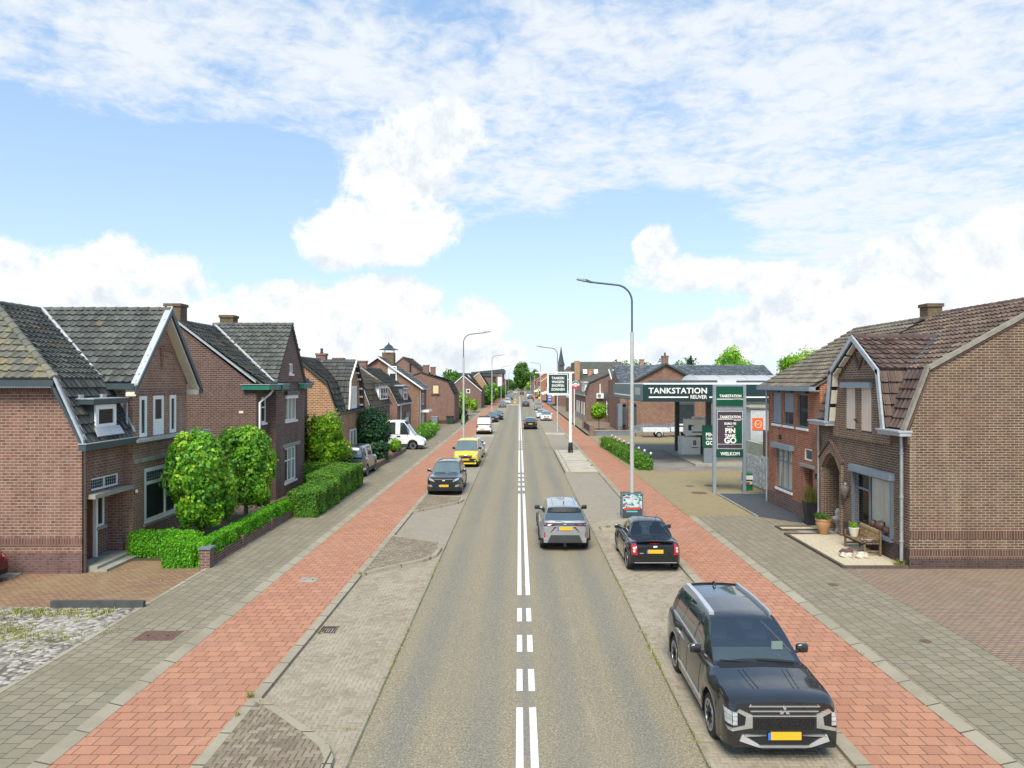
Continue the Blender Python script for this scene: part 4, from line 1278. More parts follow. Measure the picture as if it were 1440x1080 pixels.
m = MB(); m.box(-12.14, -12.05, 36.9, 38.8, 5.12, 5.3); m.build('shutter_slats', M_TRIM_W, hB)
m = MB(); m.box(-12.16, -12.06, 36.5, 39.2, 2.58, 2.76); m.box(-12.6, -12.46, 33.95, 35.45, 2.5, 2.68); m.build('lintel', M_CONC, hB)
m = MB(); m.tube([(-12.0, 34.7, 5.65), (-12.1, 34.5, 5.4), (-12.46, 34.15, 5.0), (-12.46, 34.15, .1)], .055, 8); m.build('downpipe', M_TRIM_W, hB, True)
m = MB(); m.box(-13.35, -13.15, 33.89, 33.93, 4.5, 4.62); m.build('wall_vent', M_CREAM, hB)
m = MB(); m.box(-12.54, -12.5, 34.4, 35.3, .3, 2.4); m.build('front_door', M_DOOR, hB)

def gambrel(name, label, x0, y0, y1, prof, bmat, tmat, fine=False, tw=.3, th=.38, verge=None, over=.12, cat='house', loc=None, wallname='wall', back_over=.12, caps=True, gutter=None, eo=.12):
    """row house, ridge along the street. prof: [(x,z) street eave, ..., ridge, ..., back eave]"""
    h = thing(name, label, cat, loc or (prof[0][0], y0, .1))
    xs = [p[0] for p in prof]
    m = MB(); m.prism([(prof[0][0], y0, .03)] + [(x, y0, z) for x, z in prof] + [(prof[-1][0], y0, .03)], (0, y1 - y0, 0))
    w = m.build(wallname, bmat, h)
    s = 1 if prof[0][0] > prof[-1][0] else -1
    q = list(prof)
    def ext(a, b, d):
        a = Vector(a); b = Vector(b); return tuple(a + (a - b).normalized() * d)
    q[0] = ext(prof[0], prof[1], eo); q[-1] = ext(prof[-1], prof[-2], eo)
    zo = .05
    faces = []
    for (xa, za), (xb, zb) in zip(q[:-1], q[1:]):
        faces.append([(xa, y0 - over, za + zo), (xa, y1 + back_over, za + zo), (xb, y1 + back_over, zb + zo), (xb, y0 - over, zb + zo)])
    k = max(range(len(q)), key=lambda i: q[i][1])
    roofpart(h, faces, tmat, fine, tw, th, caps=[((q[k][0], y0 - over, q[k][1] + zo), (q[k][0], y1 + back_over, q[k][1] + zo))] if caps else ())
    if verge:
        m = MB()
        for (xa, za), (xb, zb) in zip(q[:-1], q[1:]):
            board(m, (xa, y0 - over - .05, za - .08), (xb, y0 - over - .05, zb - .08), (0, 0, .2), (0, 1, 0), .06)
        m.build('verge_board', verge, h)
    if gutter:
        m = MB(); xe = q[0][0]; ze = q[0][1]
        m.box(min(xe, xe + s * .16), max(xe, xe + s * .16), y0 - over, y1 + back_over, ze - .1, ze + .06); m.build('gutter', gutter, h)
    return h, w

# ---- C: orange brick gambrel house with black and white bargeboards
hC, wC = gambrel('brick_house', 'orange brick house with gambrel roof and black bargeboards with white blocks', -12, 46.9, 55, [(-12, 4.05), (-12.66, 5.9), (-14.7, 7.55), (-16.8, 5.9), (-17.4, 4.05)], BR['orange'], M_TILE_D, True, .3, .42, verge=M_TILE_D, gutter=M_TRIM_D)
m = MB(); G = [(49.1, 4.1), (49.5, 6.0), (51.3, 7.45), (53.1, 6.0), (53.5, 4.1)]
m.prism([(-11.95, y, z) for y, z in G], (-2.2, 0, 0)); m.build('gable_wall', BR['orange'], hC)
roofpart(hC, [[(-11.7, 49.4, 6.05), (-12.65, 49.4, 6.05), (-14.5, 51.3, 7.58), (-11.7, 51.3, 7.58)], [(-11.7, 53.2, 6.05), (-11.7, 51.3, 7.58), (-14.5, 51.3, 7.58), (-12.65, 53.2, 6.05)],
              [(-11.7, 49.0, 4.1), (-12.0, 49.0, 4.1), (-12.65, 49.4, 6.05), (-11.7, 49.4, 6.05)], [(-11.7, 53.6, 4.1), (-11.7, 53.2, 6.05), (-12.65, 53.2, 6.05), (-12.0, 53.6, 4.1)]], M_TILE_D, name='gable_roof', th=.42)
m = MB(); GB = [(48.95, 4.05), (49.35, 6.05), (51.3, 7.6), (53.25, 6.05), (53.65, 4.05)]
for (a, b), (c_, d_) in zip(GB[:-1], GB[1:]): board(m, (-11.7, a, b - .18), (-11.7, c_, d_ - .18), (0, 0, .24), (1, 0, 0), .06)
m.build('bargeboard', M_TRIM_D, hC)
m = MB()
for (a, b), (c_, d_) in zip(GB[2:-1], GB[3:]):
    for t in (.15, .45, .75):
        y = a + (c_ - a) * t; z = b + (d_ - b) * t; m.box(-11.95, -11.72, y - .3, y - .05, z - .32, z - .2)
board(m, (-11.72, 48.95, 4.1), (-11.72, 49.35, 6.1), (0, -.12, 0), (1, 0, 0), .1); board(m, (-11.72, 49.35, 6.1), (-11.72, 51.3, 7.66), (0, 0, .07), (1, 0, 0), .1)
m.build('bargeboard_blocks', M_TRIM_W, hC)
window(hC, FX(-11.93, 50.3, 4.2), 1.7, 1.5, .0, .12, M_TRIM_W, M_CURT, mull=(.5,), sill=M_TRIM_W)
chimney(hC, -15.2, 47.9, 7.0, 8.25, .65, .65); chimney(hC, -14.6, 52.6, 7.2, 8.1, .7, .6, BR['brown'], 1); chimney(hC, -14.3, 56.4, 6.6, 7.9, .8, .6)
m = MB(); m.tube([(-11.85, 47.6, 3.9), (-11.95, 47.4, 3.5), (-11.95, 47.4, .1)], .05, 8); m.build('downpipe', M_GALV, hC, True)
window(hC, FX(-11.98, 50.2, .9), 2.0, 1.7, 0, .1, M_TRIM_W, M_GLASS_T, mull=(.5,), sill=M_TRIM_W)

# ---- D: two low gambrel houses with white dormers
hD, _ = gambrel('brick_house', 'low purple brick house with grey gambrel roof and white dormer', -12, 57.2, 66, [(-12, 4.1), (-12.6, 5.75), (-14.6, 6.9), (-16.6, 5.75), (-17, 4.1)], BR['plum'], M_TILE_GB, True, .3, .42, verge=M_LEAD, gutter=M_TRIM_D)
m = MB(); m.box(-13, -12.05, 61.2, 65.2, 4.3, 5.7); d = m.build('dormer', M_TRIM_W, hD)
m = MB(); m.box(-13.4, -11.85, 60.9, 65.5, 5.7, 5.82); m.build('dormer_roof', M_TRIM_D, d)
window(hD, FX(-12.03, 61.5, 4.45), 3.4, 1.1, 0, .1, mull=(.33, .66))
window(hD, FX(-11.98, 61.0, .9), 2.4, 1.7, 0, .1, mull=(.5,))
hD2, _ = gambrel('brick_house', 'brown brick house with dark mossy gambrel roof and grey framed dormer', -12, 70, 79, [(-12, 3.85), (-12.75, 5.35), (-15.5, 7.35), (-18.5, 5.35), (-19, 3.85)], BR['brown'], M_TILE_D, True, .3, .42, verge=M_CONC, gutter=M_LEAD)
m = MB(); m.box(-13, -12.1, 73.8, 77.2, 3.95, 5.55); d = m.build('dormer', M_GREYF, hD2)
m = MB(); m.box(-13.5, -11.9, 73.5, 77.5, 5.55, 5.68); m.build('dormer_roof', M_LEAD, d)
window(hD2, FX(-12.08, 74.2, 4.1), 2.6, 1.25, 0, .12, M_TRIM_W, M_GLASS, mull=(.6,))
m = MB(); m.prism([(-12.1, 73.79, 3.95), (-12.85, 73.79, 5.5), (-12.1, 73.79, 5.5)], (0, -.02, 0)); m.build('dormer_cheek', M_GREYF, hD2)
chimney(hD2, -15.5, 70.6, 6.9, 8.1, .8, .7, BR['brown'])
downpipe(hD2, -11.9, 71.5, .1, 3.7, M_TRIM_W, .06)
m = MB(); m.box(-12.02, -11.9, 74.5, 76.6, .1, 2.3); m.build('garage_door', M_TRIM_W, hD2)
m = MB(); m.box(-12.02, -11.8, 74.2, 76.9, 2.3, 2.75); m.build('awning_box', M_GREYF, hD2)

# ---- E: modern brown house, big gable towards the camera
hE, wE = gambrel('brick_house', 'modern brown house with pale grey roof, white verges and broad capped chimney', -12, 85.7, 92, [(-12, 5.45), (-17, 8.95), (-22, 5.45)], BR['mottled'], M_TILE_L, False, .3, .5, verge=M_TRIM_W, over=.35, gutter=M_LEAD, eo=.5)
m = MB(); m.box(-17.2, -15.75, 89.2, 90.6, 8.0, 9.7); ch = m.build('chimney', BR['chim'], hE)
m = MB()
for sx in (-17.05, -15.9):
    for sy in (89.4, 90.4): m.box(sx - .05, sx + .05, sy - .05, sy + .05, 9.7, 10.02)
m.build('hood_posts', M_TRIM_W, ch)
m = MB(); m.lathe((-16.47, 89.9, 10.02), [(1.25, 0), (1.25, .06), (.62, .25), (.42, .55), (.15, .72), (.04, .95)], 4); m.build('hood', M_TRIM_D, ch)
m = MB(); m.lathe((-13.9, 91, 7.2), [(.12, 0), (.12, .9), (.16, .9), (.16, 1.1)], 8); m.build('vent_pipe', M_BLACK, hE)
window(hE, FY(-15.7, 85.7, 5.9), .95, 2.0, 0, .12, M_TRIM_W, M_GLASS)
m = MB(); m.prism([(-15.8, 85.68, 7.9), (-14.7, 85.68, 7.35), (-14.7, 85.68, 7.0), (-15.8, 85.68, 7.0)], (0, -.05, 0)); m.build('cladding', M_TRIM_W, hE)
m = MB(); m.box(-12, -11.0, 86.5, 90, 2.3, 2.55); m.build('porch_canopy', M_TRIM_W, hE)
m = MB(); m.box(-12.02, -11.94, 87.2, 89.5, .1, 2.3); m.build('front_door', M_CREAM, hE)
downpipe(hE, -11.92, 85.8, .1, 5.3, M_GALV, .07)
window(hE, FX(-11.98, 87.4, 3.2), 1.5, 1.4, 0, .1)

# ---- houses further along
hF2, _ = gambrel('brick_house', 'tall red brown house seen behind the pale grey roof', -13.5, 106, 116, [(-13.5, 6.6), (-17.3, 9.6), (-21, 6.6)], BR['brown'], M_TILE_GB, False, .4, .5)
hF, wF = gambrel('brick_house', 'brown gambrel house with one yellow blind in its blank side wall', -9.2, 100, 108, [(-9.1, 4.2), (-10.0, 6.0), (-13.8, 7.3), (-17.6, 6), (-18.4, 4.2)], BR['brown'], M_TILE_D, False, .3, .45, gutter=M_TRIM_D)
chimney(hF, -13.2, 101, 7.0, 8.4, .8, .8, BR['brown']); chimney(hF, -12.6, 104, 6.9, 8.2, .7, .7, BR['brown'])
f = window(hF, FY(-12.2, 100, 4.3), .95, 1.3, 0, .08, M_TRIM_D, plain('yellow_blind', (.72, .55, .27), .7)); m = MB(); m.box(-12.35, -11.1, 99.93, 100.02, 4.05, 4.28); m.build('sill', BR['plinth'], f)
m = MB(); m.box(-18.4, -9.08, 99.97, 100.05, .05, .6); m.build('plinth', BR['plinth'], hF)
m = MB(); m.box(-9.12, -9.0, 100.1, 107, 3.9, 4.1); m.build('fascia', M_TRIM_D, hF)
hG, _ = gambrel('brick_house', 'dark brown house with pale verge and one small white window in its gable', -8.4, 158, 172, [(-8.4, 4), (-12.4, 7.4), (-16, 4.2)], BR['plum'], M_TILE_D, False, .5, .6, verge=M_TRIM_W)
window(hG, FY(-11.7, 158, 3.5), .8, .9, 0, .14)
hH, _ = gambrel('brick_house', 'white plastered gable end behind the dark brown house', -10.0, 176, 186, [(-10, 4.6), (-12.6, 8.0), (-15.4, 5)], M_TRIM_W, M_TILE_D, False, .5, .6)
hI, _ = gambrel('brick_house', 'ochre gabled house behind the white gable end', -8.4, 188, 202, [(-8.4, 4.8), (-10.6, 8.4), (-14.8, 5)], BR['orange'], M_TILE_D, False, .5, .6, verge=M_TRIM_W)
def blockhouse(label, x0, x1, y0, y1, z1, bmat, rmat, rz0, rz1, wins=()):
    h = thing('apartment_block', label, 'building', (x1, y0, .1))
    m = MB(); m.box(x0, x1, y0, y1, .02, z1); m.build('wall', bmat, h)
    m = MB(); m.prism([(x0 - .3, y0 - .3, z1), (x1 + .5, y0 - .3, z1), (x1 + .5, y0 - .3, z1 + rz1), (x0 - .3, y0 - .3, z1 + rz0)], (0, y1 - y0 + .6, 0)); m.build('roof', rmat, h)
    return h
b = blockhouse('long dark red block under a thin black roof', -20, -8.2, 206, 250, 7.6, BR['plum'], M_TRIM_D, 1.2, .5)
for i in range(4): window(b, FX(-8.2, 212 + i * 9, 3.8), 2.2, 1.5, 0, .2)
b = blockhouse('tall dark brick block with slanted black roof and white bay', -20, -7.0, 300, 340, 9.6, BR['plum'], M_TRIM_D, .5, 1.9)
m = MB(); m.box(-9, -7.2, 299.7, 300, 3.5, 8); m.build('bay_panel', M_TRIM_W, b)
for i in range(3): window(b, FX(-7.0, 306 + i * 9, 4.2), 2.6, 1.8, 0, .25)
hJ, _ = gambrel('brick_house', 'brown brick house with low hipped grey roof at the far left end', -6.4, 352, 385, [(-6.4, 6.6), (-11, 9.3), (-16, 6.6)], BR['brown'], M_TILE_BL, False, .8, .8)
window(hJ, FY(-9.5, 352, 2.8), 1.4, 1.6, 0, .2); window(hJ, FX(-6.4, 358, 2.8), 1.6, 1.6, 0, .2)
# ------------------------------------------------------------------ HOUSES, right side
# ---- R: tan brick gambrel house, nearest right
hR = thing('brick_house', 'tan brick house with brown gambrel roof and arched porch, nearest on the right', 'house', (12.3, 22.4, .1))
m = MB(); m.prism([(12.3, 22.4, .05), (12.3, 22.4, 4.42), (12.95, 22.4, 6.3), (17.2, 22.4, 8.66), (21.5, 22.4, 6.3), (22.1, 22.4, 4.42), (22.1, 22.4, .05)], (0, 6.65, 0))
wR = m.build('wall', BR['tan'], hR)
GR = [(23.42, 4.45), (23.82, 6.33), (25.55, 7.45), (27.28, 6.33), (27.68, 4.45)]
m = MB(); m.prism([(12.22, 23.42, 3.9)] + [(12.22, y, z) for y, z in GR] + [(12.22, 27.68, 3.9)], (2.4, 0, 0)); gR = m.build('gable_wall', BR['tan_front'], hR)
F = lambda y, z, x=12.3: FX(x, y, z, False)
c = MB(); c.box(12.0, 12.75, 23.4, 26.05, .82, 2.75)
c.prism([(12.2, 27.15, .1), (12.2, 27.15, 2.55), (12.2, 27.55, 2.95), (12.2, 27.9, 3.12), (12.2, 28.25, 2.95), (12.2, 28.65, 2.55), (12.2, 28.65, .1)], (1.0, 0, 0))
boolcut(wR, c)
c = MB(); c.box(12.1, 12.34, 24.65, 25.46, 4.22, 5.78); c.box(12.1, 12.34, 25.84, 26.62, 4.22, 5.78); boolcut(gR, c)
# roofs
roofpart(hR, [[(12.93, 22.35, 6.38), (12.93, 29.0, 6.38), (17.2, 29.0, 8.74), (17.2, 22.35, 8.74)], [(21.5, 22.35, 6.38), (17.2, 22.35, 8.74), (17.2, 29.0, 8.74), (21.5, 29, 6.38)]], M_TILE_B, tw=.25, th=.34, caps=[((17.2, 22.35, 8.76), (17.2, 29.0, 8.76))])
roofpart(hR, [[(12.2, 22.35, 4.5), (12.2, 23.5, 4.5), (12.93, 23.5, 6.38), (12.93, 22.35, 6.38)], [(12.2, 27.6, 4.5), (12.2, 29.0, 4.5), (12.93, 29.0, 6.38), (12.93, 27.6, 6.38)]], M_TILE_BD, name='lower_roof', tw=.25, th=.36)
roofpart(hR, [[(12.0, 23.76, 6.4), (12.98, 23.76, 6.4), (15.05, 25.55, 7.6), (12.0, 25.55, 7.6)], [(12.0, 27.34, 6.4), (12.0, 25.55, 7.6), (15.05, 25.55, 7.6), (12.98, 27.34, 6.4)]], M_TILE_BD, name='gable_roof', tw=.25, th=.32, caps=[((12.0, 25.55, 7.6), (15.0, 25.55, 7.6))])
roofpart(hR, [[(12.0, 23.36, 4.5), (12.22, 23.36, 4.5), (12.96, 23.76, 6.36), (12.0, 23.76, 6.36)], [(12.0, 27.74, 4.5), (12.0, 27.34, 6.36), (12.96, 27.34, 6.36), (12.22, 27.74, 4.5)]], M_TILE_BD, name='gable_cheek', tw=.25, th=.36)
GBR = [(23.3, 4.42), (23.68, 6.42), (25.55, 7.68), (27.42, 6.42), (27.8, 4.42)]
m = MB()
for (a, b), (c_, d_) in zip(GBR[:-1], GBR[1:]):
    steep = abs(d_ - b) > abs(c_ - a)
    up = (0, .19 if a > 25.55 else -.19, 0) if steep else (0, 0, .2)
    if steep: up = (0, -.17 if a > 25.55 else .17, 0)
    else: up = (0, 0, -.2)
    board(m, (11.92, a, b), (11.92, c_, d_), up, (1, 0, 0), .07)
m.build('bargeboard', M_LEAD, hR)
m = MB()
for (a, b), (c_, d_) in zip(GBR[:-1], GBR[1:]):
    steep = abs(d_ - b) > abs(c_ - a)
    up = (0, (.05 if a < 25.55 else -.05), 0) if steep else (0, 0, -.05)
    off = .19 if steep else 0
    board(m, (11.97, a + (off if a < 25.55 else -off) * (1 if steep else 0), b - (0 if steep else .2)), (11.97, c_ + (off if a < 25.55 else -off) * (1 if steep else 0), d_ - (0 if steep else .2)), up, (1, 0, 0), .03)
m.build('bargeboard_edge', M_TRIM_D, hR)
m = MB(); k = MB()
for (a, b), (c_, d_) in zip(GBR[2:-1], GBR[3:]):
    steep = abs(d_ - b) > abs(c_ - a)
    for t0 in ((.03, .3), (.37, .63), (.7, .97)):
        p = Vector((11.99, a + (c_ - a) * t0[0], b + (d_ - b) * t0[0])); e = Vector((11.99, a + (c_ - a) * t0[1], b + (d_ - b) * t0[1]))
        o = Vector((0, -.26, 0)) if steep else Vector((0, -.05, -.28))
        board(m, p + o, e + o, (0, -.04, 0) if steep else (0, 0, -.05), (1, 0, 0), .22)
m.build('soffit', M_CREAM, hR)
m = MB()
board(m, (12.12, 22.3, 4.42), (12.89, 22.3, 6.42), (-.06, 0, .08), (0, 1, 0), .2)
board(m, (12.86, 22.3, 6.36), (17.2, 22.3, 8.76), (0, 0, .13), (0, 1, 0), .2)
m.build('verge_coping', plain('verge_mortar', (.24, .22, .175), .9, var=.25, scale=5), hR)
m = MB(); m.tube([(12.2, 23.5, 4.55), (12.95, 23.62, 6.42)], .06, 6); m.tube([(12.97, 23.74, 6.45), (15.0, 25.5, 7.68)], .05, 6); m.build('valley_gutter', M_TRIM_D, hR)
m = MB()
for (a, b) in ((22.15, 23.55), (27.55, 29.1)):
    m.box(11.86, 12.22, a, b, 4.3, 4.46); m.box(11.8, 12.24, a - .03, b + .03, 4.42, 4.47)
m.build('gutter', M_LEAD, hR)
m = MB(); m.box(12.22, 12.3, 22.42, 23.4, 4.02, 4.28); m.box(12.22, 12.3, 27.7, 29.0, 4.02, 4.28); m.build('corbel_courses', BR['soldier'], hR)
m = MB()
m.prism([(12.19, 25.55 - .55, 6.75), (12.19, 25.55 - .42, 6.75), (12.19, 25.55 - .42, 6.62), (12.19, 25.55 - .55, 6.62)], (.03, 0, 0))
m.prism([(12.18, 25.1, 7.0), (12.18, 25.55, 6.42), (12.18, 26.0, 7.0), (12.18, 25.82, 7.0), (12.18, 25.55, 6.65), (12.18, 25.28, 7.0)], (.05, 0, 0))
m.box(12.185, 12.22, 23.9, 27.2, 5.95, 6.12)
for i in range(9):
    t = i / 8
    for s in (-1, 1):
        y = 25.55 + s * (1.68 - 1.5 * t); z = 6.28 + 1.0 * t
        m.box(12.17, 12.22, y - .06, y + .06, z - .2, z)
m.build('brick_ornament', BR['soldier'], hR)
m = MB(); m.box(12.285, 22.1, 22.385, 22.42, .05, .42); m.box(12.285, 12.32, 22.39, 27.0, .05, .74); m.build('plinth', BR['plinth'], hR)
m = MB(); m.box(12.283, 22.1, 22.383, 22.42, .42, .72); m.box(12.29, 22.1, 22.39, 22.42, 1.05, 1.3); m.build('soldier_band', BR['soldier'], hR)
chimney(hR, 17.2, 29.7, 8.2, 9.25, .6, .6, BR['chim'])
m = MB(); m.box(16.75, 17.65, 29.25, 30.15, 8.42, 8.62); m.build('chimney_flashing', M_LEAD, hR)
# windows with closed cream shutters
for (y, w) in ((24.65, .81), (25.84, .78)):
    f = MB(); f.fbox(F(y + w, 4.22, 12.22), 0, w, 0, 1.56, -.1, -.04); o = f.build('window', M_BLACK, hR)
    f = MB(); f.fbox(F(y + w, 4.22, 12.22), .06, w - .06, .05, 1.56, -.05, -.01); o2 = f.build('shutter_slats', M_SHUTC, o)
m = MB(); m.box(12.05, 12.22, 24.5, 25.6, 5.78, 5.98); m.box(12.05, 12.22, 25.64, 26.75, 5.78, 5.98); m.build('shutter_box', M_SHUT, hR)
m = MB(); m.tube([(12.2, 25.7, 4.62), (12.05, 25.6, 4.66), (12.05, 25.3, 4.55)], .02, 6); m.build('lamp_bracket', M_BLACK, hR)
# big ground-floor window, pleated curtain behind clear glass
o = window(hR, F(26.05, .82), 2.65, 1.93, .12, .1, M_GREYF, panemat=M_CLEAR, mull=(.36,), sill=None)
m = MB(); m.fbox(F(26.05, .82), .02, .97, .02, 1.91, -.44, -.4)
m.build('dark_room_panel', M_DARKIN, o)  # near-black panel, the unlit room's shade put into its colour
m = MB(); V = []
for i in range(61):
    u = .98 + 1.6 * i / 60; n_ = -.145 + .014 * math.sin(i * 1.1) + .008 * math.sin(i * 2.7)
    V.append((u, n_))
for (u1, n1), (u2, n2) in zip(V[:-1], V[1:]):
    m.raw([(12.3 - n1, 26.05 - u1, .86), (12.3 - n2, 26.05 - u2, .86), (12.3 - n2, 26.05 - u2, 2.72), (12.3 - n1, 26.05 - u1, 2.72)], [(0, 1, 2, 3)])
m.build('curtain', M_CURT, o, True)
m = MB(); m.fbox(F(26.05, .82), .36 * 2.65 - .4, .36 * 2.65, 1.3, 1.38, -.12, -.05); m.fbox(F(26.05, .82), .1, .95, 1.3, 1.38, -.12, -.062); m.build('transom', M_GREYF, o)
m = MB(); m.box(12.12, 12.3, 23.3, 26.2, 2.75, 2.98); m.build('shutter_box', M_SHUT, hR)
m = MB(); m.box(12.2, 12.3, 23.33, 23.42, .8, 2.76); m.box(12.2, 12.3, 26.04, 26.12, .8, 2.76); m.box(12.16, 12.3, 23.33, 26.12, .72, .83); m.build('window_surround', M_GREYF, hR)
for (y, r, h) in ((24.35, .2, .36), (23.9, .15, .24), (24.9, .12, .3)):
    m = MB(); m.lathe((12.4, y, .86), [(r * .6, 0), (r, h * .5), (r * .8, h)], 12)
    m.build('window_pot', plain('brown_pot', (.12, .06, .04), .5) if 'brown_pot' not in MATS else MATS['brown_pot'], o, True)
# arched porch
m = MB(); A = [(27.05, 2.55), (27.5, 3.05), (27.9, 3.24), (28.3, 3.05), (28.75, 2.55)]
B = [(26.95, 2.9), (26.95, 2.98), (27.9, 3.72), (28.85, 2.98), (28.85, 2.9)]
m.prism([(12.2, 26.95, 2.4), (12.2, 27.08, 2.4)] + [(12.2, y, z) for y, z in A] + [(12.2, 28.72, 2.4), (12.2, 28.85, 2.4), (12.2, 28.85, 2.98), (12.2, 27.9, 3.66), (12.2, 26.95, 2.98)], (.11, 0, 0))
m.box(12.2, 12.31, 26.95, 27.1, .05, 2.4); m.box(12.2, 12.31, 28.7, 28.85, .05, 2.4)
m.build('porch_surround', BR['tan_front'], hR)
m = MB(); board(m, (12.15, 26.88, 2.93), (12.15, 27.9, 3.68), (0, 0, .055), (1, 0, 0), .16); board(m, (12.15, 28.92, 2.93), (12.15, 27.9, 3.68), (0, 0, .055), (1, 0, 0), .16); m.build('porch_coping', BR['soldier'], hR)
m = MB(); m.box(13.05, 13.12, 27.35, 28.45, .12, 2.5); dd = m.build('front_door', M_DOOR, hR); m = MB(); m.box(13.02, 13.05, 27.6, 28.2, 1.5, 2.3); m.build('door_pane', M_GLASS, dd)
downpipe(hR, 12.18, 22.65, .3, 4.32, M_GALV, .055); downpipe(hR, 12.2, 28.98, .1, 4.32, M_GALV, .05)
m = MB(); m.box(12.27, 12.3, 26.72, 26.84, 2.05, 2.2); m.build('house_number_plate', M_TRIM_W, hR)
m = MB(); m.lathe((12.2, 26.62, 1.75), [(.02, -.18), (.1, .0), (.17, .14), (.19, .26), (.15, .34), (.05, .4)], 12); tag(m.build('wall_ornament', plain('bronze_stone', (.16, .13, .12), .6, var=.4, scale=15), None, True), 'dark bronze head shaped wall planter between the arched porch and the big window', 'ornament')

# ---- R2: red brick neighbour
hR2 = thing('brick_house', 'red orange brick house with grey tiled roof and blue grey shutters beside the filling station', 'house', (12.3, 29.1, .1))
m = MB(); m.prism([(12.3, 29.07, .05), (12.3, 29.07, 5.85), (16.6, 29.07, 8.45), (21, 29.07, 5.85), (21, 29.07, .05)], (0, 6.03, 0)); w2 = m.build('wall', BR['red'], hR2)
ups = [(33.4, 1.05), (31.9, 1.1), (30.3, 1.1)]
c = MB()
for y, w in ups: c.box(12.2, 12.42, y, y + w, 4.0, 5.5)
c.box(12.2, 12.42, 32.05, 34.0, 1.0, 2.9); c.box(12.2, 12.7, 29.75, 30.75, .1, 2.35); c.box(12.2, 12.42, 29.85, 30.65, 2.65, 3.15)
boolcut(w2, c)
roofpart(hR2, [[(11.9, 29.0, 5.72), (11.9, 35.25, 5.72), (16.6, 35.25, 8.53), (16.6, 29.0, 8.53)], [(21.3, 29, 5.72), (16.6, 29, 8.53), (16.6, 35.25, 8.53), (21.3, 35.25, 5.72)]], M_TILE_GB, tw=.28, th=.36, caps=[((16.6, 29, 8.55), (16.6, 35.25, 8.55))])
m = MB(); m.box(11.78, 12.05, 28.9, 35.3, 5.62, 5.8); m.box(12.0, 12.3, 29.1, 35.2, 5.6, 5.66); m.build('gutter', M_SHUT, hR2)
for i, (y, w) in enumerate(ups):
    o = window(hR2, F(y + w, 4.0), w, 1.5, .1, .08, M_GREYF, sill=M_TRIM_W)
    h0 = [0.05, .62, 1.5][i]
    if h0 < 1.4:
        s = MB(); s.fbox(F(y + w, 4.0), .04, w - .04, h0, 1.5, -.06, -.02); s.build('shutter_slats', M_SHUT, o)
    s = MB(); s.fbox(F(y + w, 4.0), -.1, w + .1, 1.5, 1.72, -.02, .16); s.build('shutter_box', M_TRIM_D, o)
o = window(hR2, F(34.0, 1.0), 1.95, 1.9, .12, .08, M_GREYF, pane=M_GLASS_T, mull=(.33, .66), trans=(.68,), sill=M_TRIM_W)
s = MB(); s.fbox(F(34.0, 1.0), -.25, 2.2, 1.9, 2.12, -.02, .2); s.build('shutter_box', M_SHUT, o)
m = MB(); m.box(12.55, 12.62, 29.75, 30.75, .1, 2.35); m.build('front_door', plain('brown_door', (.12, .05, .03), .5), hR2)
window(hR2, F(30.65, 2.65), .8, .5, .08, .06, M_TRIM_W)
m = MB(); m.box(12.2, 12.34, 29.55, 30.95, 2.36, 2.5); m.build('lintel', M_CONC, hR2)
m = MB(); m.box(12.25, 12.3, 33.35, 33.6, 3.32, 3.5); m.box(12.25, 12.3, 29.35, 29.5, 2.0, 2.2); m.build('wall_vent', M_BLACK, hR2)
m = MB(); m.box(12.285, 12.31, 30.8, 35.1, .05, .72); m.build('plinth', BR['plum'], hR2)
downpipe(hR2, 12.2, 35.05, .1, 5.65, M_GALV, .05)
# white clad side wall with worn lettering panels
t = thing('garden_wall', 'greenish rendered wall with worn white panels between the red house and the oil drum', 'wall', (13.3, 38.3, .08))
m = MB(); m.box(13.25, 13.45, 37.6, 41.5, .05, 2.6); m.build('wall', plain('greenish_render', (.36, .38, .28), .9, var=.2), t)
pm, pt, pb = newmat('flaking_white_panel')
vz = pt.noise(objc(pt), 5, 6, .75, 1.5)
pt.put(pb.inputs['Base Color'], pt.ramp(vz, [(.42, (.78, .78, .76)), (.54, (.32, .33, .31))]))
m = MB(); m.box(13.21, 13.25, 37.7, 38.9, .2, 2.0); m.box(13.21, 13.25, 39.0, 41.3, .2, 1.85); m.build('white_panel', pm, t)
m = MB(); m.box(13.2, 13.25, 37.65, 38.5, 2.0, 3.4); m.build('post', M_RUST, t)

# ------------------------------------------------------------------ filling station
tc_ = thing('station_canopy', 'wide flat filling station canopy with dark teal fascia and white lettering', 'canopy', (13.4, 50, .09))
m = MB(); m.box(8.75, 13.4, 49.25, 63.8, 4.75, 5.75); m.box(13.4, 25, 49.25, 53.6, 4.75, 5.75); m.box(13.4, 25, 58.8, 63.8, 4.75, 5.75); m.box(25, 26, 49.25, 63.8, 4.75, 5.75); m.build('roof', plain('canopy_soffit', (.82, .82, .8), .6), tc_)
m = MB()
m.box(8.5, 26.2, 49.0, 49.25, 4.63, 5.82); m.box(8.5, 8.75, 49.25, 64.0, 4.63, 5.82); m.box(8.75, 26.2, 63.8, 64.0, 4.63, 5.82)
fas = m.build('fascia', M_TEAL_S, tc_)
m = MB(); m.box(8.46, 8.5, 49.0, 52.2, 4.7, 5.78); m.box(8.45, 8.5, 52.3, 63.9, 4.7, 5.78); m.build('fascia_side_panel', plain('grey_teal_panel', (.10, .155, .155), .45), tc_)
FC = FY(8.5, 49.0, 4.63)
m = MB(); m.box(8.94, 11.66, 48.985, 49.0, 4.9, 4.99); m.box(13.1, 26.0, 48.985, 49.0, 4.9, 4.99); m.build('white_stripe', M_TRIM_W, fas)
m = MB(); m.box(8.435, 8.45, 53.0, 62.8, 4.92, 5.02); m.build('white_stripe', M_TRIM_W, fas)
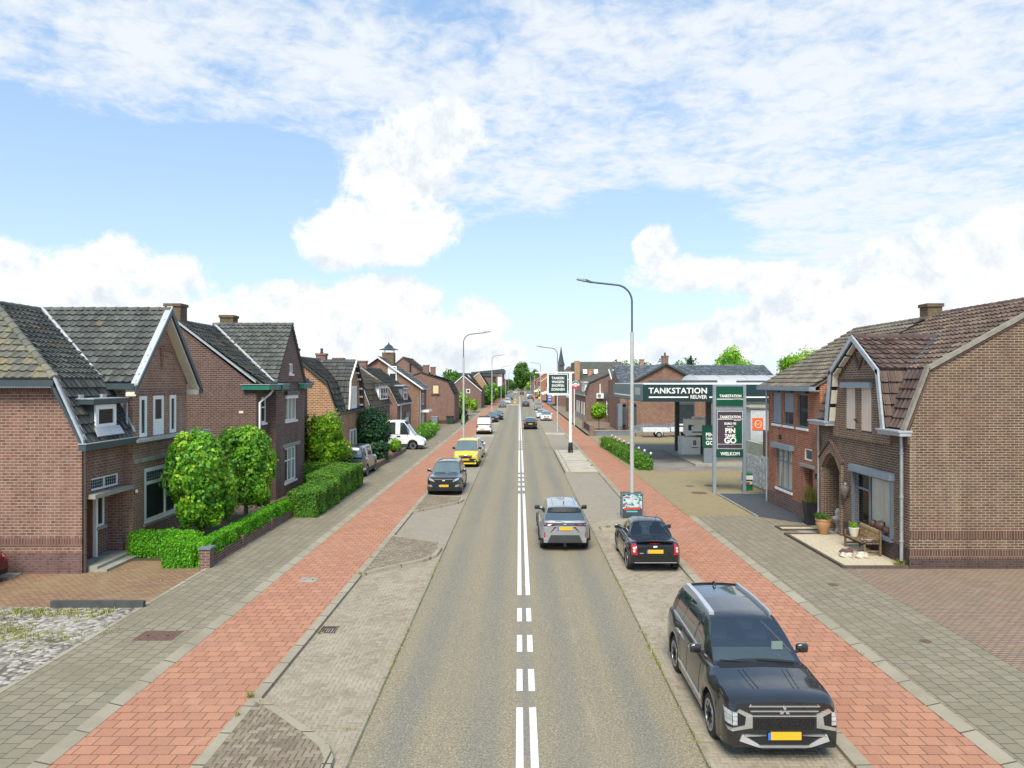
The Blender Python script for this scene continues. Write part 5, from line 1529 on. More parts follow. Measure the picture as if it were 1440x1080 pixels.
lettering('TANKSTATION', .54, FC, .42, .58, .016, M_TRIM_W, fas, bold=.011, spacing=1.05, fit=4.02)
lettering('REUVER', .36, FC, 3.31, .21, .016, M_TRIM_W, fas, bold=.005, fit=1.13)
m = MB(); m.box(8.44, 8.452, 49.6, 51.9, 5.08, 5.6); m.build('side_sign', plain('pale_sign_panel', (.38, .42, .38), .6, var=.25, scale=6), tc_)
m = MB(); m.box(8.6, 26.1, 49.1, 63.9, 5.82, 5.9); m.build('parapet_cap', M_TRIM_W, tc_)
m = MB()
for (x, y) in ((13.3, 59.9), (13.62, 51.2)):
    m.box(x - .17, x + .17, y - .17, y + .17, .08, 4.7)
m.build('column', plain('dark_column', (.045, .06, .065), .5), tc_)
m = MB()
for i in range(13):
    a0, a1 = math.pi * i / 13, math.pi * (i + 1) / 13
    f = lambda a: (56.2 - 2.6 * math.cos(a), 5.9 + .62 * math.sin(a))
    (ya, za), (yb, zb) = f(a0), f(a1)
    m.poly([(13.4, ya, za), (25, ya, za), (25, yb, zb), (13.4, yb, zb)])
m.poly([(13.4, 56.2 - 2.6 * math.cos(math.pi * i / 13), 5.9 + .62 * math.sin(math.pi * i / 13)) for i in range(14)])
bar = m.build('barrel_rooflight', leafmat('milky_rooflight', (.66, .67, .68), (.7, .71, .72), (.74, .74, .74), .7), tc_, True, 40)
m = MB()
for k in range(7):
    x = 13.5 + k * 1.9
    m.tube([(x, 56.2 - 2.62 * math.cos(math.pi * i / 12), 5.9 + .64 * math.sin(math.pi * i / 12)) for i in range(13)], .03, 5)
m.build('rooflight_rib', M_LEAD, bar)
m = MB(); m.box(9.5, 14.5, 52, 52.6, 5.95, 6.12); m.box(16, 22, 51.5, 52.4, 5.95, 6.1); m.build('roof_panel', M_TRIM_D, tc_)
m = MB(); m.box(12.4, 17.5, 49.9, 61.4, .05, .2); tag(m.build('pump_island', M_CONC), 'raised concrete pump island under the canopy', 'pump island')
# pumps
def pump(label, x, y, w=.95, d=1.5):
    t = thing('fuel_pump', label, 'fuel pump', (x, y, .2))
    m = MB(); m.box(x - w / 2, x + w / 2, y - d / 2, y + d / 2, .26, 1.62); cb = m.build('cabinet', plain('pump_white', (.82, .81, .75), .5, var=.06) if 'pump_white' not in MATS else MATS['pump_white'], t)
    m = MB(); m.box(x - w / 2 - .05, x + w / 2 + .05, y - d / 2 - .05, y + d / 2 + .05, .2, .3); m.build('plinth_frame', M_SILV, t)
    m = MB(); m.box(x - w / 2 + .45, x + w / 2 + .75, y - d / 2 + .05, y + d / 2 + .1, 1.78, 3.0); hd = m.build('head', M_TRIM_W, t)
    m = MB(); m.box(x - w / 2 + .5, x - w / 2 + .75, y - d / 2 + .035, y - d / 2 + .05, 2.15, 2.6); m.build('green_band', M_GREEN_S, hd)
    m = MB(); m.box(x - w / 2 + .8, x + w / 2 + .65, y - d / 2 + .03, y - d / 2 + .05, 1.98, 2.06); m.box(x - .1, x + .2, y - d / 2 + .03, y - d / 2 + .05, 2.48, 2.56); m.build('display', M_BLACK, hd)
    m = MB(); m.box(x + w / 2 - .06, x + w / 2 + .75, y - d / 2 + .2, y + d / 2 - .2, .26, 1.72); m.build('dispenser', M_GREEN_S, t)
    m = MB(); m.tube([(x + w / 2 + .2, y - d / 2 + .15, 1.6), (x + w / 2 + .15, y - d / 2 - .1, 1.1), (x + w / 2 + .2, y - d / 2 - .12, .6), (x + w / 2 + .32, y - d / 2 + .1, .5)], .03, 6); m.build('hose', M_BLACK, t)
    m = MB(); m.box(x + w / 2 + .1, x + w / 2 + .32, y - d / 2 + .08, y - d / 2 + .2, 1.15, 1.6); m.build('nozzle', M_BLACK, t)
    return t, cb
p1, cab = pump('white fuel pump marked 8 with a green dispenser beside the second column', 13.62, 57.0, 1.45)
lettering('8', .55, FY(13.75, 56.25, 1.0), 0, 0, .01, M_BLACK, cab, bold=.01)
m = MB(); m.box(13.65, 14.15, 56.235, 56.25, .78, .84); m.build('small_label', M_BLACK, cab)
p2, _ = pump('rear white fuel pump half hidden behind the first canopy column', 14.9, 61.0, .8, 1.2)
t = thing('pay_terminal', 'dark green pay terminal with white lettering on the nearer canopy column', 'terminal', (13.9, 50.9, .2))
m = MB(); m.box(13.1, 14.15, 50.7, 50.95, 1.35, 2.9); pb_ = m.build('sign_panel', M_GREEN_S, t)
m = MB(); m.box(13.2, 14.1, 50.75, 51.1, .2, 1.3); m.build('cabinet', M_GREYF, t)
Fp = FY(13.2, 50.7, 1.4)
lettering('PIN', .36, Fp, .1, .72, .006, M_TRIM_W, pb_, bold=.012); lettering('TANK', .2, Fp, .1, .48, .006, M_TRIM_W, pb_, bold=.008); lettering('GO', .38, Fp, .1, .12, .006, M_TRIM_W, pb_, bold=.012)
t = thing('waste_bin', 'round dark green bin at the foot of the fuel pump', 'bin', (15.6, 55.6, .2))
m = MB(); m.lathe((15.6, 55.6, .2), [(.38, 0), (.5, .15), (.52, .95), (.4, 1.0)], 16); m.build('body', M_GREEN_S, t, True, 40)
m = MB(); m.lathe((15.6, 55.6, 1.2), [(.44, 0), (.44, .05), (.2, .12)], 16); m.build('lid', M_BLACK, t, True, 40)
# sign totem
tt = thing('totem_sign', 'tall grey totem sign with green TANKSTATION board and dark PIN TANK GO board', 'sign', (11.2, 38.0, .1))
m = MB(); m.box(10.35, 10.51, 37.92, 38.08, .05, 5.86); m.box(11.95, 12.11, 37.92, 38.08, .05, 5.86); m.build('post', M_SHUT, tt)
m = MB(); m.box(10.51, 11.95, 37.95, 38.05, 5.76, 5.86); m.box(10.51, 11.95, 37.95, 38.05, 4.5, 4.66); m.box(10.51, 11.95, 37.95, 38.05, 1.92, 1.99); m.build('crossbar', M_SHUT, tt)
m = MB(); m.box(10.53, 11.93, 37.9, 38.05, 4.7, 5.74); b1 = m.build('top_board', M_GREEN_S, tt)
Ft = FY(10.53, 37.9, 4.7)
lettering('TANKSTATION', .2, Ft, .15, .48, .004, M_TRIM_W, b1, bold=.006, spacing=1.02, fit=1.16)
lettering('REUVER', .11, Ft, .94, .35, .004, M_CREAM, b1, bold=.002, fit=.37)
m = MB(); m.box(10.53, 11.44, 37.892, 37.9, 5.06, 5.1); m.box(11.84, 11.93, 37.892, 37.9, 5.06, 5.1); m.build('white_stripe', M_TRIM_W, b1)
m = MB(); m.box(10.53, 11.93, 37.9, 38.05, 2.42, 4.47); b2 = m.build('screen_board', M_ANTH, tt)
m = MB(); m.box(10.53, 11.93, 37.88, 37.9, 4.4, 4.47); m.box(10.53, 10.58, 37.88, 37.9, 2.42, 4.4); m.box(11.88, 11.93, 37.88, 37.9, 2.42, 4.4); m.box(10.58, 11.88, 37.88, 37.9, 2.42, 2.46); m.box(10.58, 11.88, 37.885, 37.9, 2.66, 2.7); m.build('frame', M_LEAD, b2)
m = MB(); m.prism([(11.1, 37.893, 2.7), (11.88, 37.893, 2.7), (11.88, 37.893, 4.0), (11.45, 37.893, 3.55)], (0, .01, 0)); m.build('green_field', M_GREEN_S, b2)
Fs = FY(10.53, 37.893, 2.42)
lettering('TANKSTATION', .2, Fs, .16, 1.64, .006, M_TRIM_W, b2, bold=.006, spacing=1.0, fit=1.12)
lettering('REUVER', .11, Fs, .92, 1.51, .006, M_TRIM_W, b2, bold=.002, fit=.36)
m = MB(); m.box(10.58, 11.42, 37.882, 37.893, 4.0, 4.03); m.box(11.82, 11.88, 37.882, 37.893, 4.0, 4.03); m.build('white_stripe', M_TRIM_W, b2)
for (txt, sz, v, bo) in (('EURO 95', .16, 1.3, .006), ('nov 1.6.9', .09, 1.17, .002), ('PIN', .36, .86, .012), ('TANK', .215, .64, .01), ('GO', .42, .32, .014)):
    lettering(txt, sz, Fs, .72, v, .006, M_TRIM_W, b2, 'CENTER', bo)
m = MB(); m.box(10.53, 11.93, 37.9, 38.05, 2.0, 2.36); b3 = m.build('welcome_board', M_GREEN_S, tt)
lettering('WELKOM', .24, FY(10.53, 37.9, 2.0), .72, .09, .004, M_TRIM_W, b3, 'CENTER', .006)
# shed with orange sign behind
t = thing('tool_shed', 'pale grey shed with a square orange sign behind the filling station', 'shed', (23.4, 70, .1))
m = MB(); m.box(22.8, 30, 70, 74, .05, 3.4); m.build('wall', plain('pale_cladding', (.5, .53, .55), .6), t)
m = MB(); m.box(22.6, 30.2, 69.8, 74.2, 3.4, 3.55); m.build('roof', M_CONC, t)
m = MB(); m.box(22.95, 24.0, 69.95, 70.0, 1.25, 2.45); s = m.build('orange_sign', plain('orange_sign_paint', (.75, .13, .02), .5), t)
m = MB(); m.tube([(23.48 + .36 * math.cos(a) * (1 if math.cos(a) > 0 else .8), 69.94, 1.83 + .36 * math.sin(a)) for a in np.linspace(0, 6.283, 22)], .03, 5)
m.tube([(23.25, 69.94, 1.7), (23.35, 69.94, 1.95), (23.5, 69.94, 1.72), (23.62, 69.94, 1.95), (23.72, 69.94, 1.75)], .025, 5); m.build('emblem', M_TRIM_W, s)
t = thing('open_canopy', 'second flat shelter roof with white edge and V shaped struts behind the totem', 'canopy', (18, 64.5, .1))
m = MB(); m.box(17.6, 27, 64.6, 66, 4.0, 4.35); m.build('roof', M_TRIM_D, t); m = MB(); m.box(17.6, 27, 64.55, 64.6, 4.02, 4.2); m.build('white_edge', M_TRIM_W, t)
m = MB()
for x in (19.5, 23.5):
    m.tube([(x, 65, .1), (x, 65, 2.9)], .06, 6); m.tube([(x, 65, 2.9), (x - 1, 65, 4)], .04, 6); m.tube([(x, 65, 2.9), (x + 1, 65, 4)], .04, 6)
m.build('strut', M_GALV, t)

# ---- S: long brick house behind the station
hS = thing('brick_house', 'wide mottled brick house with blue black tiles and cross gable behind the filling station', 'house', (13.2, 84, .1))
m = MB(); m.box(12.0, 27.5, 84.5, 94, .05, 5.9); m.build('wall', BR['mottled'], hS)
m = MB(); m.prism([(12.9, 84, .05), (21.6, 84, .05), (21.6, 84, 5.7), (17.3, 84, 8.0), (12.9, 84, 5.7)], (0, 5, 0)); wS = m.build('gable_wall', BR['mottled'], hS)
m = MB(); m.prism([(28, 86.2, 5.7), (28, 93.8, 5.7), (28, 90, 8.0)], (-15.95, 0, 0)); m.build('end_wall', BR['mottled'], hS)
roofpart(hS, [[(11.8, 84.3, 5.9), (31, 84.3, 5.9), (31, 90, 8.02), (11.8, 90, 8.02)]], M_TILE_BL, tw=.3, th=.4, caps=[((11.8, 90, 8.02), (31, 90, 8.02))])
roofpart(hS, [[(12.5, 83.7, 5.55), (17.3, 83.7, 8.12), (17.3, 90, 8.12), (12.5, 90, 5.55)], [(22.1, 83.7, 5.55), (22.1, 90, 5.55), (17.3, 90, 8.12), (17.3, 83.7, 8.12)]], M_TILE_BL, name='gable_roof', tw=.3, th=.4)
m = MB(); board(m, (12.4, 83.62, 5.4), (17.3, 83.62, 8.04), (0, 0, .22), (0, 1, 0), .08); board(m, (22.2, 83.62, 5.4), (17.3, 83.62, 8.04), (0, 0, .22), (0, 1, 0), .08); m.build('verge_board', M_TRIM_D, hS)
chimney(hS, 17.3, 84.4, 7.2, 9.1, .7, .7, BR['brown'], 1)
m = MB(); m.box(12.88, 21.62, 83.97, 84.02, .05, .95); m.build('plinth', M_GREYF, hS)
for x in (12.15, 13.35):
    f = MB(); f.box(x, x + .5, 83.9, 83.98, .95, 3.3); f.lathe((x + .25, 83.9, 3.3), [(.25, 0), (.25, .08)], 12, 'y'); f.build('arched_window', M_TRIM_D, hS)
m = MB(); m.box(18.7, 20.6, 83.93, 84.0, .1, 3.4); d = m.build('shop_window', M_GLASS, hS); m = MB(); m.box(18.6, 20.7, 83.88, 83.95, 3.3, 3.6); m.box(18.6, 18.72, 83.88, 83.95, .1, 3.3); m.box(20.6, 20.7, 83.88, 83.95, .1, 3.3); m.build('frame', M_TRIM_D, d)
m = MB(); m.box(18.5, 19.8, 83.5, 83.9, .9, 1.05); m.build('white_sill', M_TRIM_W, hS)
m = MB(); m.box(11.6, 12.1, 83.3, 84.5, .1, 3.4); m.build('porch', M_GREYF, hS)
chimney(hS, 15.95, 92.5, 7, 8.95, .5, .5, BR['orange'], 0)

# ---- T: plum gambrel house with air conditioner
hT, wT = gambrel('brick_house', 'plum brick gambrel house with a wall air conditioner and white dormer facing the street', 9.9, 106, 126, [(9.9, 4.1), (10.5, 5.9), (14.2, 7.55), (18, 5.9), (18.6, 4.1)], BR['plum'], M_TILE_GB, False, .3, .45, verge=M_TRIM_D, gutter=M_LEAD)
m = MB(); m.box(10.0, 11, 108, 113, 4.3, 5.9); d = m.build('dormer', M_TRIM_W, hT); m = MB(); m.box(9.8, 11.4, 107.7, 113.3, 5.9, 6.02); m.build('dormer_roof', M_TRIM_W, d)
for y in (108.3, 110.8):
    window(hT, FX(9.98, y + 2.0, 4.5, False), 1.8, 1.2, 0, .12)
for y in (107, 111, 116, 120): window(hT, FX(9.88, y + 1.6, 1.0, False), 1.6, 1.9, 0, .14, sill=M_CONC)
m = MB(); m.box(9.82, 9.9, 106.1, 125, .05, .95); m.build('plinth', M_CONC, hT)
m = MB(); m.box(11.5, 12.55, 105.5, 106, 3.55, 4.3); ac = m.build('air_conditioner', M_TRIM_W, hT); m = MB(); m.lathe((11.9, 105.48, 3.92), [(.28, 0), (.28, .03)], 14, 'y'); m.build('fan_grille', M_GREYF, ac); m = MB(); m.box(12.0, 12.12, 105.9, 106, 4.3, 5.7); m.build('duct', M_TRIM_W, ac)
m = MB(); m.prism([(12.9, 105.2, .05), (15.2, 105.2, .05), (15.2, 105.2, 1.1), (12.9, 105.2, 1.1)], (0, .8, 0)); bw = m.build('bay_base', BR['plum'], hT)
window(hT, FY(12.9, 105.3, 1.1), 2.3, 2.3, 0, .14, mull=(.33, .66), trans=(.72,))
m = MB(); m.prism([(12.7, 105.0, 3.4), (15.4, 105.0, 3.4), (15.4, 106, 4.3), (12.7, 106, 4.3)], (0, 0, .12)); m.build('bay_roof', M_TRIM_D, hT)
hT2 = thing('brick_house', 'narrow house with blue black tiled hood between the plum house and mottled house', 'house', (13.6, 98, .1))
m = MB(); m.box(13.0, 14.6, 98, 104, .05, 6.3); m.build('wall', BR['brown'], hT2)
roofpart(hT2, [[(12.7, 97.6, 6.2), (15.2, 97.6, 6.2), (15.2, 101, 7.6), (12.7, 101, 7.6)]], M_TILE_BL, False, .3, .4)
window(hT2, FY(13.1, 97.98, 3.2), .55, 2.8, 0, .1, M_CREAM); window(hT2, FY(13.9, 97.98, 3.2), .5, 2.8, 0, .1)
m = MB(); board(m, (12.68, 97.55, 6.1), (12.68, 101, 7.6), (0, 0, .2), (1, 0, 0), .1); m.build('verge_board', M_TRIM_W, hT2)

# ---- tall grey mansard block, church, far row
hU = thing('slate_block', 'large grey slate mansard building with three roof windows behind the plum house', 'building', (12, 148, .1))
m = MB(); m.box(11.4, 22, 150, 165, .05, 4.5); m.build('wall', BR['plum'], hU)
m = MB(); m.prism([(11.2, 149.6, 4.3), (22.4, 149.6, 4.3), (22.0, 152.6, 10.3), (12.0, 152.6, 10.3)], (0, 12, 0))
um, ut, ub = newmat('slate_shingle'); n_ = ut.noise(objc(ut), 1.2, 7, .7); ut.put(ub.inputs['Base Color'], ut.ramp(n_, [(.3, (.06, .064, .052)), (.7, (.105, .107, .09))])); ub.inputs['Roughness'].default_value = .9
m.build('roof', um, hU)
m = MB(); m.box(11.6, 12.7, 148.6, 149.7, 3, 10.4); m.build('chimney', BR['orange'], hU)
for x in (13.6, 15.9, 19.9):
    m = MB(); m.prism([(x, 151.05, 7.7), (x + .85, 151.05, 7.7), (x + .85, 151.5, 8.6), (x, 151.5, 8.6)], (0, -.12, .05)); m.build('roof_window', M_TRIM_W, hU)
ch_ = thing('church', 'distant church with a slim dark slate spire', 'church', (29.5, 500, 0))
m = MB(); m.box(27.5, 31.6, 498, 502, 0, 17.5); m.build('tower', plain('tower_stone', (.085, .085, .09), .9), ch_)
m = MB(); m.lathe((29.5, 500, 17.5), [(2.8, 0), (1.9, 3), (1.1, 7), (.15, 13.2)], 8); m.build('spire', plain('spire_slate', (.05, .055, .065), .7), ch_)
m = MB(); m.prism([(30, 495, 0), (40, 495, 0), (40, 495, 11), (35, 495, 17), (30, 495, 11)], (0, 20, 0)); m.build('nave', BR['plum'], ch_)
m = MB(); m.prism([(28.5, 470, 0), (39, 470, 0), (39, 470, 10), (33.5, 470, 15), (28.5, 470, 10)], (0, 20, 0)); m.build('aisle', BR['dark'], ch_)
for (i, (x, y0, y1, ze, zr, tm, bm_, lab)) in enumerate([
        (9.6, 134, 146, 4.6, 7.4, M_TILE_D, 'brown', 'brown terraced house just past the plum gambrel house'),
        (9.6, 172, 190, 5.2, 7.8, M_TILE_BD, 'plum', 'dark terraced house with white shop awning on the right side'),
        (8.6, 200, 226, 5.4, 8.2, M_TILE_D, 'red', 'red brick terrace behind the tall black advertising board'),
        (7.6, 250, 285, 6.0, 9.2, M_TILE_O, 'red', 'red terrace with a bright orange tiled roof on the right side'),
        (7.0, 300, 340, 6.4, 9.6, M_TILE_O, 'mauve', 'far terrace with weathered orange roof beyond the white awnings'),
        (6.0, 360, 400, 6.4, 8.6, M_TILE_D, 'plum', 'farthest dark terrace at the right end of the street')]):
    h, _ = gambrel('brick_house', lab, x, y0, y1, [(x, ze), (x + 4.5, zr), (x + 9, ze)], BR[bm_], tm, False, .6, .7, verge=M_TRIM_W if i in (1, 3) else None)
    for k in range(3): window(h, FX(x - .02, y0 + (k + 1) * (y1 - y0) / 4 + 1, 2.9, False), 1.8, 1.5, 0, .2)
    if i in (1, 2, 3): 
        m = MB(); m.prism([(x, y0 + 1, 3.2), (x - 2.0, y0 + 1, 2.5), (x - 2.0, y0 + 1, 2.35), (x, y0 + 1, 3.0)], (0, y1 - y0 - 4, 0)); m.build('awning', M_TRIM_W, h)
    if i == 0: chimney(h, x + 4, y0 + 2, zr - .5, zr + 1, .8, .8, BR['orange'])
# ------------------------------------------------------------------ VEHICLES (built about their own origin, nose along +Y)
def gsm(a, n):
    if n < 1: return a
    k = np.exp(-.5 * (np.arange(-3 * n, 3 * n + 1) / n) ** 2); k /= k.sum()
    return np.convolve(np.pad(a, 3 * n, mode='edge'), k, 'valid')
def keys(ks, y, sm=2):
    ks = sorted(ks)
    return gsm(np.interp(y, [k[0] for k in ks], [k[1] for k in ks]), sm)
class Car:
    def __init__(s, name, label, cat, P, paint, group=None, clad=None):
        s.P = P
        s.t = thing(name, label, cat, group=group, local=True)
        L, W = P['L'], P['W']; hw = W / 2
        n = P.get('n', 90)
        y = np.linspace(-L / 2, L / 2, n); s.y = y
        top = keys(P['top'], y, 2)
        e = L / 2
        pl = P.get('plan', [(-e, .84), (-e + .06, .91), (-e + .2, .965), (-e + .5, 1), (e - .9, 1), (e - .5, .985), (e - .22, .955), (e - .08, .89), (e, .80)])
        w = keys(pl, y, 1) * hw
        gc = P.get('gc', .2)
        zb = keys([(-e, gc + .14), (-e + .3, gc + .02), (-e + .6, gc), (e - .7, gc), (e - .25, gc + .02), (e, gc + .07)], y, 1)
        r = P['r']; yf = e - P['fo']; yr = yf - P['wb']; s.axles = (yf, yr)
        ra = r + .075
        fl = np.zeros(n)
        for ya in (yf, yr):
            d = np.abs(y - ya)
            zb = np.where(d < ra, np.maximum(zb, r + np.sqrt(np.maximum(ra * ra - d * d, 0)) * .98), zb)
            fl = np.maximum(fl, np.clip(1 - d / (ra * 1.35), 0, 1) ** .5)
        dr = keys(P.get('drop', [(-e, .1), (e, .1)]), y, 2)
        zs = np.maximum(top - dr, zb + .08)
        tb = P.get('tumble', .94)
        prof = [(0, 0.0, .9), (0, 0, .975), (0, .05, .99), (0, .3, 1.0), (0, .55, .995), (0, .78, .978), (0, 1.0, tb)]
        rings = []
        for i in range(n):
            ring = [(0, y[i], zb[i])]
            for _, f, wf in prof:
                ww = w[i] * wf + (.018 * fl[i] if f < .7 else 0)
                ring.append((ww, y[i], zb[i] + f * (zs[i] - zb[i])))
            ring += [(w[i] * (tb - .05), y[i], zs[i] + .55 * (top[i] - zs[i])), (w[i] * (tb - .16), y[i], zs[i] + .85 * (top[i] - zs[i])), (w[i] * .42, y[i], top[i] - .005), (0, y[i], top[i] + .008)]
            rings.append(ring)
        m = len(rings[0])
        V = []; 
        for rg in rings:
            V += rg + [(-a, b, c) for a, b, c in reversed(rg[1:-1])]
        M = 2 * m - 2
        F = []
        for i in range(n - 1):
            for k in range(M):
                k2 = (k + 1) % M
                F.append((i * M + k, (i + 1) * M + k, (i + 1) * M + k2, i * M + k2))
        F.append(tuple(range(M))); F.append(tuple((n - 1) * M + k for k in reversed(range(M))))
        s.bvh = BVHTree.FromPolygons([Vector(v) for v in V], F)
        V = np.array(V)
        cz = clad
        if cz:
            lo = []; hi = []
            for fi, f in enumerate(F):
                c = V[list(f)].mean(0)
                kk = fi % M
                if P.get('cladrow'):
                    (lo if len(f) == 4 and min(kk, M - 1 - kk) < P['cladrow'] else hi).append(f); continue
                lim = cz(c) if callable(cz) else cz
                (lo if c[2] < lim and len(f) == 4 else hi).append(f)
        else: lo, hi = [], F
        s.body = s.sub('body', V, hi, paint)
        if lo: s.sub('lower_cladding', V, lo, P.get('cladmat', M_BLACK))
        s.paint = paint
        s.green(P, paint)
        s.wheels(P)
    def sub(s, name, V, F, mat, par=None, sharp=32):
        used = sorted({i for f in F for i in f}); ix = {a: b for b, a in enumerate(used)}
        return mesh_obj(name, [tuple(V[i]) for i in used], [tuple(ix[i] for i in f) for f in F], mat, par or s.t, True, None, sharp)
    def green(s, P, paint):
        if 'cab' not in P: return
        yr0, yr1, yf1, yf0 = P['cab']; H = P['H']; hw = P['W'] / 2
        n = 72
        y = np.linspace(yr0, yf0, n)
        zb = np.interp(y, s.y, keys(P['top'], s.y, 2)) - .03
        zt = keys([(yr0, zb[0]), (yr1, H - P.get('rdrop', .05)), ((yr1 + yf1) / 2, H), (yf1 + .25 * (yr1 - yf1) * .4, H - .005), (yf1, H - .035), (yf0, zb[-1])], y, 1)
        wb = hw * P.get('wbelt', .9); wr = hw * P.get('wroof', .68)
        wbk = keys([(yr0, wb * .9), (yr0 + .3, wb), (yf0 - .6, wb), (yf0, wb * .93)], y, 1)
        hb = P.get('bulge', .10)
        rows = []
        for i in range(n):
            k = np.clip((zt[i] - zb[i]) / (H - zb[i]), 0, 1)
            w_ = wbk[i] - (wb - wr) * k
            h = zt[i] - zb[i]
            pts = [(wbk[i], zb[i]), (wbk[i] - (wbk[i] - w_) * .45, zb[i] + h * .45), (w_, zb[i] + h * .88), (w_ - .045 * k, zb[i] + h * .965), (w_ * .72, zt[i] + .004), (w_ * .36, zt[i] + .02 * k), (0, zt[i] + .026 * k)]
            row = []
            for (a, z) in pts:
                kk = np.clip((z - zb[i]) / (H - zb[i]), 0, 1)
                c = (1 - (a / wb) ** 2)
                dy = 0
                if y[i] > yf1 - .3: dy = hb * c * np.clip((y[i] - yf1 + .3) / .3, 0, 1)
                if y[i] < yr1 + .3: dy = -hb * .7 * c * np.clip((yr1 + .3 - y[i]) / .3, 0, 1)
                row.append((a, y[i] + dy, z))
            rows.append(row + [(-a, b, c) for a, b, c in reversed(row[:-1])])
        M = len(rows[0]); V = np.array([p for r in rows for p in r])
        part = {}
        for i in range(n - 1):
            ym = (y[i] + y[i + 1]) / 2
            for k in range(M - 1):
                f = (i * M + k, i * M + k + 1, (i + 1) * M + k + 1, (i + 1) * M + k)
                f = tuple(reversed(f))
                kk = k if k < (M - 1) / 2 else M - 2 - k
                nm = 'roof_shell'
                if kk >= 3:
                    if ym > yf1 + .03: nm = 'windscreen' if ym < yf0 - .02 else 'roof_shell'
                    elif ym < yr1 - .03 and P.get('rglass', True): nm = 'rear_window' if (y[i] > yr0 + P.get('rgl0', .06)) else 'roof_shell'
                elif kk < 2:
                    for j, (a, b) in enumerate(P.get('wins', ())):
                        if a < ym < b: nm = 'side_window%d%s' % (j, 'r' if k < M / 2 else 'l')
                part.setdefault(nm, []).append(f)
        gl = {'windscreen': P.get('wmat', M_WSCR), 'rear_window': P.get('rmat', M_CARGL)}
        fs = [f for q in part.values() for f in q]
        s.gbvh = BVHTree.FromPolygons([Vector(v) for v in V], fs)
        for nm, f in part.items():
            base = 'side_window' if nm.startswith('side') else nm
            s.sub(base, V, f, gl.get(base, M_CARGL) if base != 'roof_shell' else P.get('roofmat', paint), None, 45)
    def wheels(s, P):
        r, tw = P['r'], P.get('tw', .22); hw = P['W'] / 2
        for ya in s.axles:
            for sx in (-1, 1):
                x = sx * (hw - tw / 2 - .015)
                st = P.get('steer', 0) if ya == s.axles[0] else 0
                b = MB(); b.lathe((0, 0, 0), [(r * .66, -tw / 2), (r * .9, -tw / 2), (r * .985, -tw * .36), (r, -tw * .2), (r, tw * .2), (r * .985, tw * .36), (r * .9, tw / 2), (r * .66, tw / 2)], 28, 'x')
                o = b.build('wheel', M_TYRE, s.t, True, 40)
                b = MB()
                b.lathe((0, 0, 0), [(r * .66, -tw * .48), (r * .62, tw * .1 * sx), (r * .3, tw * .1 * sx), (.01, tw * .1 * sx)] if False else [(r * .64, -tw * .46), (r * .64, tw * .46)], 28, 'x')
                rm = b.build('rim_barrel', M_BLACK, o, True, 40)
                b = MB(); fx = sx * tw * .5
                def ring(r0, r1, x0, x1):
                    N = 28; v = []; f = []
                    for (rr, xx) in ((r0, x0), (r1, x0), (r1, x1), (r0, x1)):
                        for k in range(N): v.append((xx, rr * math.cos(6.2832 * k / N), rr * math.sin(6.2832 * k / N)))
                    for q in range(4):
                        for k in range(N):
                            f.append((q * N + k, q * N + (k + 1) % N, ((q + 1) % 4) * N + (k + 1) % N, ((q + 1) % 4) * N + k))
                    b.raw(v, f)
                ring(r * .6, r * .7, fx - sx * .02, fx + sx * .008)
                ns = P.get('spokes', 7)
                for k in range(ns):
                    a = 6.2832 * k / ns
                    c, d = math.cos(a), math.sin(a)
                    e1, e2 = r * .06, r * .085
                    pts = [(fx - sx * .005, c * r * .1 - d * q * e1, d * r * .1 + c * q * e1) for q in (-1, 1)] + [(fx + sx * .004, c * r * .64 - d * q * e2, d * r * .64 + c * q * e2) for q in (1, -1)]
                    b.prism(pts, (-sx * .03, 0, 0))
                b.lathe((fx - sx * .02, 0, 0), [(r * .16, -.02), (r * .15, .02)], 14, 'x')
                ri = b.build('rim', P.get('rimmat', M_RIM), o, True, 35)
                o.location = (x, ya, r); o.rotation_euler = (0, 0, st)
    def cast(s, d, a, b):
        bv = s.bvh
        if d == 'front': o, v = Vector((a, 9, b)), Vector((0, -1, 0))
        elif d == 'rear': o, v = Vector((a, -9, b)), Vector((0, 1, 0))
        elif d == 'right': o, v = Vector((9, a, b)), Vector((-1, 0, 0))
        elif d == 'left': o, v = Vector((-9, a, b)), Vector((1, 0, 0))
        else: o, v = Vector((a, b, 9)), Vector((0, 0, -1))
        h = bv.ray_cast(o, v)[0]
        g = s.gbvh.ray_cast(o, v)[0] if getattr(s, 'gbvh', None) else None
        if h is None: h = g
        elif g is not None and (g - o).length < (h - o).length: h = g
        return h, -v
    def patch(s, name, d, q, mat, t=.012, nu=7, nv=4, par=None, mirror=False):
        """drape a thin piece on the bodywork; q = 4 corners (a,b) seen along d"""
        for sg in ((1, -1) if mirror else (1,)):
            dd = d
            if sg < 0 and d == 'right': dd = 'left'
            P_ = []; ok = True
            for j in range(nv + 1):
                for i in range(nu + 1):
                    u, v = i / nu, j / nv
                    a = (q[0][0] * (1 - u) + q[1][0] * u) * (1 - v) + (q[3][0] * (1 - u) + q[2][0] * u) * v
                    b = (q[0][1] * (1 - u) + q[1][1] * u) * (1 - v) + (q[3][1] * (1 - u) + q[2][1] * u) * v
                    if sg < 0 and d in ('front', 'rear', 'top'): a = -a
                    h, n = s.cast(dd, a, b)
                    if h is None: ok = False; P_.append(P_[-1] if P_ else None)
                    else: P_.append(h + n * t)
            if any(p is None for p in P_): continue
            F = []; N = nu + 1
            for j in range(nv):
                for i in range(nu): F.append((j * N + i, j * N + i + 1, (j + 1) * N + i + 1, (j + 1) * N + i))
            bd = [i for i in range(N)] + [j * N + nu for j in range(1, nv + 1)] + [nv * N + i for i in range(nu - 1, -1, -1)] + [j * N for j in range(nv - 1, 0, -1)]
            V = list(P_); base = len(V)
